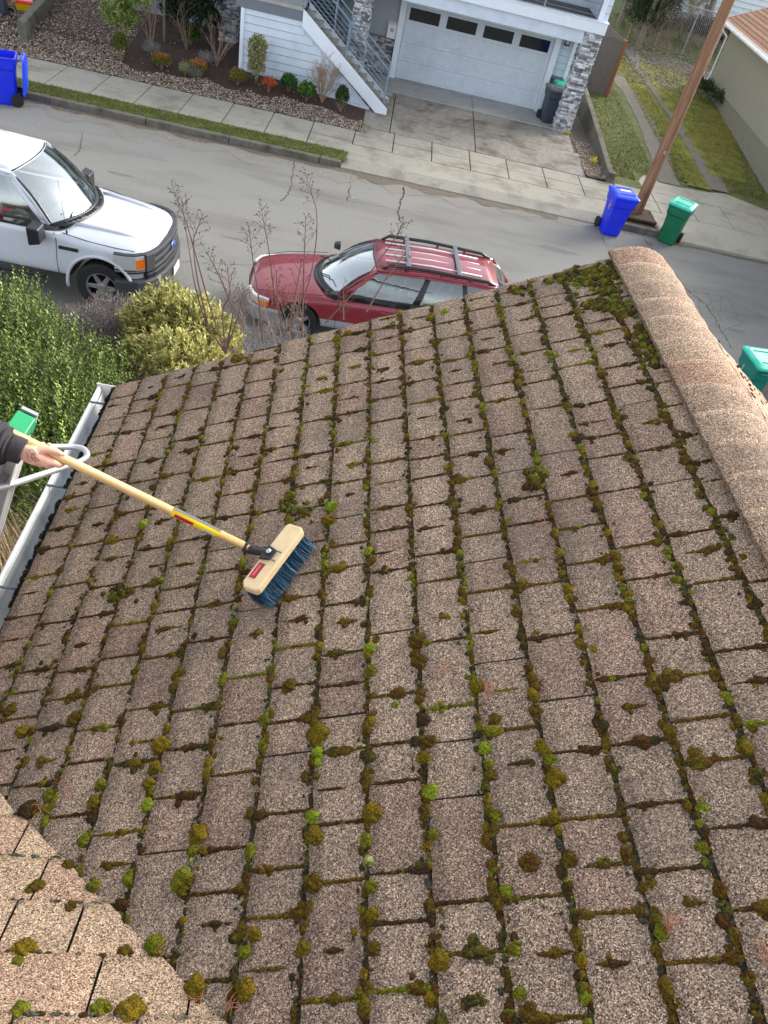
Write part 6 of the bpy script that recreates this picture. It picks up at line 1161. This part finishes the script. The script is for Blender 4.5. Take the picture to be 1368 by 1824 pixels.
# fallen conifer needles
b = MB()
for (px, py, n_) in ((1285/3.42*1+505-280, 1205, 0), (868, 1230, 14), (795, 1195, 10), (95, 1445, 6), (128, 1410, 6), (300, 1690, 6), (415, 1790, 12), (1195, 1650, 10), (965, 930, 8), (1355, 1700, 6), (355, 1770, 10), (675, 925, 5), (1290, 870, 10)):
    for i in range(n_):
        u, v = rp(px + random.gauss(0, 7), py + random.gauss(0, 7)); a = random.uniform(0, 6.28); q = RW(u, v, .014)
        if vside(q) < 0: q = RW3((q - Vb).dot(Xr), (q - Vb).dot(D), .014)
        d = (U * math.cos(a) + Yr * math.sin(a)) * random.uniform(.008, .02); b.tube([q - d, q + N * .003, q + d], .0007, 3, cap=False)
tag(b.build('fallen_needles', M['needle']), 'small rust coloured conifer needles scattered on the shingles', 'needles', kind='stuff')

# ============================================================ BROOM
A_ = rp(446, 1054, .080); B_ = rp(530, 942, .080); a3, b3 = RW(*A_, .085), RW(*B_, .085); mid = (a3 + b3) / 2; ax = (b3 - a3); BL = ax.length; ax.normalize()
hdl = (atd(0, 762, 2.08) - atd(446, 978, 2.33)).normalized(); tocam = (Vector((0, 0, CAMZ)) - mid).normalized()
upb = (N + tocam * .30 - U * .12).normalized(); upb = (upb - ax * upb.dot(ax)).normalized(); sdv = ax.cross(upb)
if sdv.dot(hdl) < 0: sdv = -sdv            # side where the handle goes
Mb = Matrix(((ax.x, sdv.x, upb.x, mid.x), (ax.y, sdv.y, upb.y, mid.y), (ax.z, sdv.z, upb.z, mid.z), (0, 0, 0, 1)))
BR = empty('push_broom', mid, label='push broom with pale wooden block and dark blue bristles sweeping the roof', cat='broom'); inv = Matrix.Translation(-mid)
Mb = inv @ Mb
b = MB(); hw = .034; b.prism([(-BL / 2, -hw + .006), (-BL / 2 + .012, -hw), (BL / 2 - .016, -hw), (BL / 2, -hw + .01), (BL / 2, hw - .008), (BL / 2 - .012, hw), (-BL / 2 + .02, hw), (-BL / 2, hw - .014)], -.014, .014, 0, Mb)
blk = b.build('broom_block', M['pine'], BR, bevel=.005, bseg=3)
V = []; Fc = []; cols = []; nb_ = 0
for ix in range(38):
    for iy in range(6):
        tx = -BL / 2 + .012 + (BL - .024) * ix / 37; ty = -.026 + .0104 * iy
        for k in range(16):
            p0 = Vector((tx + random.gauss(0, .0022), ty + random.gauss(0, .0022), -.014)); sp = Vector((random.gauss(0, .08) + (tx / BL) * .25, random.gauss(0, .08) + ty * 3 - .2, -1)).normalized(); L = random.uniform(.056, .064); p1 = p0 + sp * L * .55; p2 = p0 + sp * L + Vector((0, -.010 + random.gauss(0, .004), .003)); w2 = Vector((random.gauss(0, 1), random.gauss(0, 1), 0)).normalized() * .0009
            V += [Mb @ (p0 - w2), Mb @ (p0 + w2), Mb @ (p1 + w2), Mb @ (p1 - w2), Mb @ (p2 + w2 * .6), Mb @ (p2 - w2 * .6)]; Fc += [(nb_, nb_ + 1, nb_ + 2, nb_ + 3), (nb_ + 3, nb_ + 2, nb_ + 4, nb_ + 5)]; nb_ += 6; c = np.array(random.choice((srgb(34, 74, 102), srgb(48, 96, 124), srgb(24, 50, 76), srgb(70, 116, 138)))) * random.uniform(.7, 1.2); cols += [c, c]
npmesh('bristles', [tuple(v) for v in V], np.array(Fc), vcol('bristle_fibre', .5, .4), col=np.array(cols), parent=BR)
b = MB(); b.box((-BL / 2 + .008, -.024, -.045), (BL / 2 - .008, .022, -.0145), M=Mb); b.build('bristle_core', mat('bristle_root', srgb(16, 36, 54), .8), BR)
# label on the block
b = MB(); b.box((-BL * .36, .001, .0142), (-BL * .14, .024, .0152), M=Mb); b.build('label_plate', M['blackp'], blk)
b = MB(); b.box((-BL * .355, .003, .0153), (-BL * .145, .022, .0161), 0, Mb); b.box((-BL * .33, .011, .0162), (-BL * .17, .015, .0166), 1, Mb); b.build('red_label', [M['redl'], mat('pink_line', srgb(225, 120, 135), .4)], blk)
# handle: ferrule at the block, wooden pole up to and past the hand
hA = atd(486, 993, 0); 
hA = mid + upb * .03; hB = atd(446, 978, 2.33); hC = atd(0, 762, 2.08); hd_ = (hC - hB).normalized()
def HP(t): return hB + hd_ * t
def onh(px, py):       # parameter along the handle whose picture is nearest to the pixel
    best = min(range(0, 2000), key=lambda i: (lambda q: (q[0] - px) ** 2 + (q[1] - py) ** 2)(projp(HP(i * .001)))); return best * .001
def projp(P):
    c = RC.T @ (np.array(P) - np.array([0, 0, CAMZ])); return 684 + F * c[0] / c[2], 912 + F * c[1] / c[2]
rh_ = .0140; hL = 1.9
b = MB(); b.tube([HP(.0) - mid, HP(hL * .5) - mid, HP(hL) - mid], [rh_, rh_, rh_ * .97], 24); b.build('handle', M['wood_h'], BR, smooth=True)
t0, t1 = onh(388, 955), onh(305, 912); b = MB(); b.tube([HP(t0) - mid, HP(t1) - mid], rh_ + .0006, 24); sl_o = b.build('yellow_sleeve', M['yellow'], BR, smooth=True)
sideg = hd_.cross(tocam).normalized(); sideg = sideg if sideg.z > 0 else -sideg
def arcp(ta, tb, a0, a1, r, m, nm, n=8):
    e1 = (tocam - hd_ * tocam.dot(hd_)).normalized(); e2 = hd_.cross(e1); rows = []
    for i in range(7):
        t = lerp(ta, tb, i / 6); rows.append([HP(t) - mid + (e1 * math.cos(a) + e2 * math.sin(a)) * r for a in [lerp(a0, a1, k / n) for k in range(n + 1)]])
    return patch(rows, nm, m, sl_o, smooth=True)
sgn = 1 if hd_.cross((tocam - hd_ * tocam.dot(hd_)).normalized()).dot(Vector(RC[:, 1])) < 0 else -1     # +: towards picture top
arcp(t0, t1, sgn * .45, sgn * 1.6, rh_ + .0011, M['greyl'], 'grey_stripe')
arcp(t1 - .012, t1 - .075, -sgn * .25, -sgn * 1.1, rh_ + .0012, M['redl'], 'red_label'); arcp(t0 + .012, t0 + .055, -sgn * .5, -sgn * 1.4, rh_ + .0012, M['white'], 'barcode_label')
for k in range(12): arcp(t0 + .016 + k * .003, t0 + .0172 + k * .003, -sgn * .6, -sgn * 1.3, rh_ + .0015, M['dark'], 'barcode_bar', 3)
# bracket
b = MB(); q0 = HP(.0) - mid; q1 = Vector((0, 0, 0)) + upb * .022 + sdv * .012; dq = (q1 - q0)
b.tube([q0 + hd_ * .025, q0 + hd_ * .024, q0, q0 + dq * .35, q0 + dq * .75, q1 - ax * 0], [rh_ + .0005, rh_ + .0025, rh_ + .0025, .016, .0125, .011], 12); br_ = b.build('ferrule', M['blackp'], BR, smooth=True)
b = MB(); b.prism([(-.030, .034), (.030, .034), (.020, -.006), (-.020, -.006)], .0145, .024, 0, Mb); b.build('bracket_plate', M['blackp'], br_, bevel=.004)
b = MB(); b.lathe([(.0001, .006), (.007, .005), (.009, 0)], 16, Mb @ Matrix.Translation((0, .008, .034))); b.build('bolt', M['chrome'], br_, smooth=True)
b = MB(); b.tube([Mb @ Vector((-.017, .0, .02)), Mb @ Vector((-.018, -.024, .018))], .0022, 6); b.tube([Mb @ Vector((.017, .0, .02)), Mb @ Vector((.018, -.024, .018))], .0022, 6); b.build('wire_prong', M['spike'], br_)

# ============================================================ PERSON (arm reaching in from the left)
def skin(name, chains, m, parent=None, sub=2, root=0):
    vs, es, rs = [], [], []; idx = {}
    for ch in chains:
        prev = None
        for (p, r) in ch:
            key = tuple(round(c, 5) for c in p)
            if key in idx: i = idx[key]
            else: i = len(vs); idx[key] = i; vs.append(tuple(p)); rs.append(r)
            if prev is not None and prev != i: es.append((prev, i))
            prev = i
    me = bpy.data.meshes.new(name); me.from_pydata(vs, es, []); me.materials.append(m); o = bpy.data.objects.new(name, me); C.objects.link(o)
    if parent is not None: o.parent = parent
    md = o.modifiers.new('skin', 'SKIN'); md.use_smooth_shade = True; md.branch_smoothing = .3
    for i, r in enumerate(rs): sv = me.skin_vertices[0].data[i]; sv.radius = (r, r) if not isinstance(r, tuple) else r; sv.use_root = (i == root)
    s_ = o.modifiers.new('s', 'SUBSURF'); s_.levels = s_.render_levels = sub; return o
tH = onh(80, 801); Hc = HP(tH); e1 = -hd_; e3 = (Vector((0, 0, CAMZ)) - Hc).normalized(); e3 = (e3 - e1 * e3.dot(e1)).normalized(); e2 = e3.cross(e1)
def K(a, c, d): return Hc + (e1 * a + e2 * c + e3 * d) * .0092
upok = projp(K(0, 3, 0))[1] < projp(K(0, 0, 0))[1]
if not upok: e2 = -e2
PE = empty('person', (-1.5, 1.6, 3.6), label='person in a black hoodie reaching in from the left to hold the broom handle', cat='person'); po_ = Vector((-1.5, 1.6, 3.6))
W_ = (K(-5.2, -3.5, 1.2), .024); K0 = (K(-2.2, -3.2, 1.4), .026)
elb = atd(-150, 800, 2.30); shd = elb + Vector((-.10, -.12, .24)); nk = shd + Vector((-.12, -.18, .06)); pel = nk + Vector((-.02, -.02, -.58))
L_ = lambda pr: (tuple(Vector(pr[0]) - po_), pr[1])
body = [[(pel, .15), (pel + Vector((0, 0, .25)), .15), (nk - Vector((0, 0, .1)), .15), (nk + Vector((0, 0, .07)), .06), (nk + Vector((.02, 0, .16)), .085), (nk + Vector((.03, 0, .27)), .09)],
 [(nk - Vector((0, 0, .1)), .15), (shd, .065), (elb, .045), (K(-14, -4.8, .8), .036), (K(-8, -3.9, 1.0), .027), W_, K0],
 [(nk - Vector((0, 0, .1)), .15), (nk + Vector((-.22, -.08, -.04)), .065), (nk + Vector((-.25, .12, -.28)), .045), (nk + Vector((-.02, .30, -.30)), .03), (nk + Vector((.05, .33, -.28)), .03)],
 [(pel, .15), (pel + Vector((.08, -.09, -.1)), .10), (pel + Vector((.14, -.09, -.5)), .07), (pel + Vector((.05, -.09, -.92)), .045), (pel + Vector((.14, -.09, -.97)), .04)],
 [(pel, .15), (pel + Vector((.0, .10, -.1)), .10), (pel + Vector((.06, .1, -.48)), .07), (pel + Vector((-.02, .1, -.92)), .045), (pel + Vector((.10, .1, -.97)), .04)]]
fing = [[K0, (K(.9, -3.1, 1.5), .021), (K(4.0, -2.4, 1.4), .0115), (K(6.0, -2.6, .5), .0098), (K(6.4, -1.7, -1.5), .0088), (K(5.6, .2, -2.2), .0078)],
 [(K(.9, -3.1, 1.5), .021), (K(2.3, -4.2, .9), .0125), (K(3.4, -4.4, -.7), .0098), (K(3.2, -2.2, -2.3), .0088), (K(2.6, .6, -2.3), .0080), (K(2.2, 2.1, -1.2), .0072)],
 [K0, (K(.3, -4.9, .6), .0125), (K(1.3, -5.0, -1.0), .0098), (K(.9, -2.6, -2.4), .0088), (K(.5, .6, -2.3), .0080), (K(.1, 2.5, -.8), .0074)],
 [(K(-2.2, -3.2, 1.4), .026), (K(-1.6, -5.3, .4), .012), (K(-1.0, -5.2, -1.0), .0088), (K(-1.2, -2.8, -2.2), .0078), (K(-1.4, .4, -2.0), .0070), (K(-1.5, 1.9, -.9), .0064)],
 [K0, (K(-1.2, -1.0, 2.2), .0145), (K(1.6, .5, 2.55), .0118), (K(4.0, .95, 2.35), .0100), (K(5.7, .95, 2.0), .0082)]]
chains = [[L_(p) for p in ch] for ch in body + fing]
bo = skin('body', chains, M['skin'], PE, 3)
b = MB(); tn = K(5.5, 1.05, 2.35) - po_; tx = (K(5.7, .95, 2.1) - K(4.2, .95, 2.4)).normalized(); b.lathe([(.0001, .0036), (.0036, .0032), (.0056, .0012)], 14, Matrix.Translation(tn) @ Matrix(((tx.x, e2.x, e3.x, 0), (tx.y, e2.y, e3.y, 0), (tx.z, e2.z, e3.z, 0), (0, 0, 0, 1))) @ Matrix.Diagonal((1.35, 1, 1, 1)) @ Matrix.Translation((0, 0, .0))); b.build('thumb_nail', M['nail'], PE, smooth=True)
# sleeve and cuff
def sleeve(name, pts, m, folds=.08, n=28, steps=10):
    P = [Vector(p) for p, r in pts]; R2 = [r for p, r in pts]; rs = []
    S = []
    for i in range(len(P) - 1):
        for k in range(steps): t = k / steps; S.append((P[i].lerp(P[i + 1], t), lerp(R2[i], R2[i + 1], t)))
    S.append((P[-1], R2[-1])); ref = Vector((.1, .2, 1)); b = MB()
    for i, (p, r) in enumerate(S):
        d = (S[min(i + 1, len(S) - 1)][0] - S[max(i - 1, 0)][0]).normalized(); a = (ref - d * ref.dot(d)).normalized(); c = d.cross(a)
        rs.append([p + (a * math.cos(t) + c * math.sin(t)) * r * (1 + folds * math.sin(i * .9 + 1.3 * math.sin(t * 2) + t) * (1 if 2 < i < len(S) - 1 else 0)) for t in [2 * math.pi * j / n for j in range(n)]])
    b.rings(rs); return b.build(name, m, PE, smooth=True)
q = lambda v: tuple(Vector(v) - po_)
sleeve('hoodie_cuff', [(q(K(-5.0, -3.6, 1.1)), .036), (q(K(-5.3, -3.62, 1.1)), .0385), (q(K(-9.0, -4.1, 1.0)), .041), (q(K(-9.8, -4.2, 1.0)), .036)], M['hoodie'], .015, steps=5)
sleeve('hoodie_sleeve', [(q(K(-9.0, -4.1, 1.0)), .040), (q(K(-10.5, -4.3, .9)), .060), (q(K(-14, -5.0, .8)), .066), (q(elb), .07), (q(shd), .085), (q(nk + Vector((.02, 0, -.06))), .10)], M['hoodie'], .07)
sleeve('hoodie', [(q(pel + Vector((0, 0, -.02))), .18), (q(pel + Vector((0, 0, .25))), .19), (q(nk + Vector((0, 0, -.08))), .19), (q(nk + Vector((0, 0, .06))), .09)], M['hoodie'], .04)
sleeve('hoodie_sleeve', [(q(nk + Vector((0, 0, -.08))), .10), (q(nk + Vector((-.22, -.08, -.04))), .085), (q(nk + Vector((-.25, .12, -.28))), .07), (q(nk + Vector((-.05, .28, -.30))), .045)], M['hoodie'])
for sy, dx in ((-.09, .06), (.10, 0)): sleeve('trousers', [(q(pel + Vector((0, sy * .6, -.02))), .13), (q(pel + Vector((.08 + dx, sy, -.5))), .09), (q(pel + Vector((.02 + dx * .5, sy, -.9))), .07)], M['jeans'])
b = MB(); bmh = IC[3]; hp = nk + Vector((.0, 0, .25)) - po_; b.add([tuple(hp + Vector((v[0] * .115 - .015, v[1] * .105, v[2] * .13 + .02))) for v in bmh[0]], [tuple(f) for f in bmh[1]]); b.build('beanie', M['hoodie'], PE, smooth=True)
# tattoo lines on the back of the hand
def ink(path):
    dg = bpy.context.evaluated_depsgraph_get(); ev = bo.evaluated_get(dg); pts = []
    for a, c in path:
        o0 = K(a, c, 8) - po_; ok, hit, nn, _ = ev.ray_cast(o0, -e3)
        if ok: pts.append(hit + nn * .0004)
    if len(pts) > 1: b.tube(pts, .0009, 4, cap=False)
b = MB()
def dense(pl, n=5): return [(lerp(p[0], q_[0], k / n), lerp(p[1], q_[1], k / n)) for p, q_ in zip(pl[:-1], pl[1:]) for k in range(n)] + [pl[-1]]
for pl in ([(-3.6, -2.0), (-2.6, -2.9), (-1.6, -3.0), (-.8, -3.9), (.2, -4.2)], [(-3.2, -1.6), (-1.9, -1.9), (-1.2, -2.6), (-1.9, -3.2)], [(-3.9, -3.2), (-2.6, -4.0), (-1.2, -4.5), (-.2, -4.6)], [(-2.0, -2.4), (-2.3, -3.6), (-1.2, -4.3)], [(-1.4, -3.6), (-.2, -3.5), (.6, -4.0)], [(-3.4, -4.1), (-2.6, -5.0), (-1.4, -5.2)]): ink(dense(pl))
if b.v: b.build('tattoo', M['ink'], PE, smooth=True)

# ============================================================ LADDER
LD = empty('ladder', (-1.15, 1.9, 5.0), label='aluminium extension ladder with green end caps leaning outside the gutter', cat='ladder'); lo_ = Vector((-1.15, 1.9, 5.0))
dL = Vector((-.33, 0, -.945)).normalized(); yL = Vector((0, 1, 0)); nL = Vector((.92, 0, -.38)).normalized()
top = atd(62, 752, 2.55); w_l = .42
def LP(s, y, n_): return top + dL * s + yL * (y) + nL * n_ - lo_
for y0 in (-.03, -w_l):
    b = MB(); 
    for (ya, yb, na_, nb2) in ((-.004, 0, -.052, 0), (-.03, -.004, -.004, 0), (-.03, -.004, -.052, -.048)):
        vs = [LP(s, y0 + yy + .03, nn) for s in (.0, 5.4) for yy, nn in ((ya, na_), (yb, na_), (yb, nb2), (ya, nb2))]; b.add(vs, [(0, 1, 2, 3), (4, 5, 6, 7), (0, 1, 5, 4), (1, 2, 6, 5), (2, 3, 7, 6), (3, 0, 4, 7)])
    r_o = b.build('side_rail', M['alu'], LD)
    b = MB(); b.rings([[LP(s, y0 + yy + .03, nn) for yy, nn in ((-.036, -.058), (.006, -.058), (.006, .006), (-.036, .006))] for s in (.035, -.004)]); b.rings([[LP(s, y0 + yy + .03, nn) for yy, nn in ((-.034, -.056 + k), (.004, -.056 + k), (.004, .004 - k), (-.034, .004 - k))] for s, k in ((-.004, 0), (-.02, .012), (-.028, .03))]); b.build('end_cap', M['capg'], r_o, bevel=.003)
# swivel cap and second (fly) rail
b = MB()
for (ya, yb, na_, nb2) in ((-.04, -.036, -.05, 0), (-.10, -.04, -.004, 0), (-.10, -.04, -.05, -.046)):
    vs = [LP(s, yy, nn) for s in (-.05, 5.2) for yy, nn in ((ya, na_), (yb, na_), (yb, nb2), (ya, nb2))]; b.add(vs, [(0, 1, 2, 3), (4, 5, 6, 7), (0, 1, 5, 4), (1, 2, 6, 5), (2, 3, 7, 6), (3, 0, 4, 7)])
fr_ = b.build('fly_rail', M['alu'], LD)
b = MB(); b.prism([(-.13, -.06), (-.04, -.06), (-.02, -.03), (-.02, 0), (-.13, 0)], -.055, .008); b.v = [tuple(LP(y, x, n_)) for x, y, n_ in b.v]; fc_ = b.build('end_cap', M['capg'], fr_, bevel=.004)
b = MB()
for k in range(6): b.box((-.033, -.055 + k * .009, -.05), (-.018, -.050 + k * .009, .006))
b.v = [tuple(LP(y, x + .012, n_)) for x, y, n_ in b.v]; b.build('rubber_tread', M['galv'], fc_)
for k in range(17): b = MB(); b.tube([LP(.28 + k * .305, -.03, -.038), LP(.28 + k * .305, -w_l + .0, -.038)], .016, 10); b.build('rung', M['alu'], LD, smooth=True)
# stand-off bar
def loop(path, nm='standoff_bar'):
    pts = [atd(*p) - lo_ for p in path]; sm = []
    for i in range(len(pts) - 1):
        for k in range(6):
            t = k / 6; a = pts[max(i - 1, 0)]; c = pts[min(i + 2, len(pts) - 1)]; sm.append(.5 * ((2 * pts[i]) + (pts[i + 1] - a) * t + (2 * a - 5 * pts[i] + 4 * pts[i + 1] - c) * t * t + (3 * pts[i] - a - 3 * pts[i + 1] + c) * t ** 3))
    sm.append(pts[-1]); b = MB(); b.tube(sm, .0125, 14); return b.build(nm, M['alu_t'], LD, smooth=True)
M['alu_t'] = mat('bright_tube', (.62, .63, .63), .38, .55, var=.05, scale=9)
loop([(-30, 876, 2.6), (20, 863, 2.65), (75, 845, 2.8), (128, 828, 2.9), (150, 818, 2.95), (155, 808, 2.97), (146, 799, 2.98), (120, 796, 2.96), (60, 797, 2.85), (20, 800, 2.75), (-40, 806, 2.6)])
loop([(-60, 1090, 2.7), (-16, 1103, 2.95), (-4, 1118, 3.0), (-4, 1140, 3.0), (-18, 1156, 2.95), (-70, 1175, 2.7)])
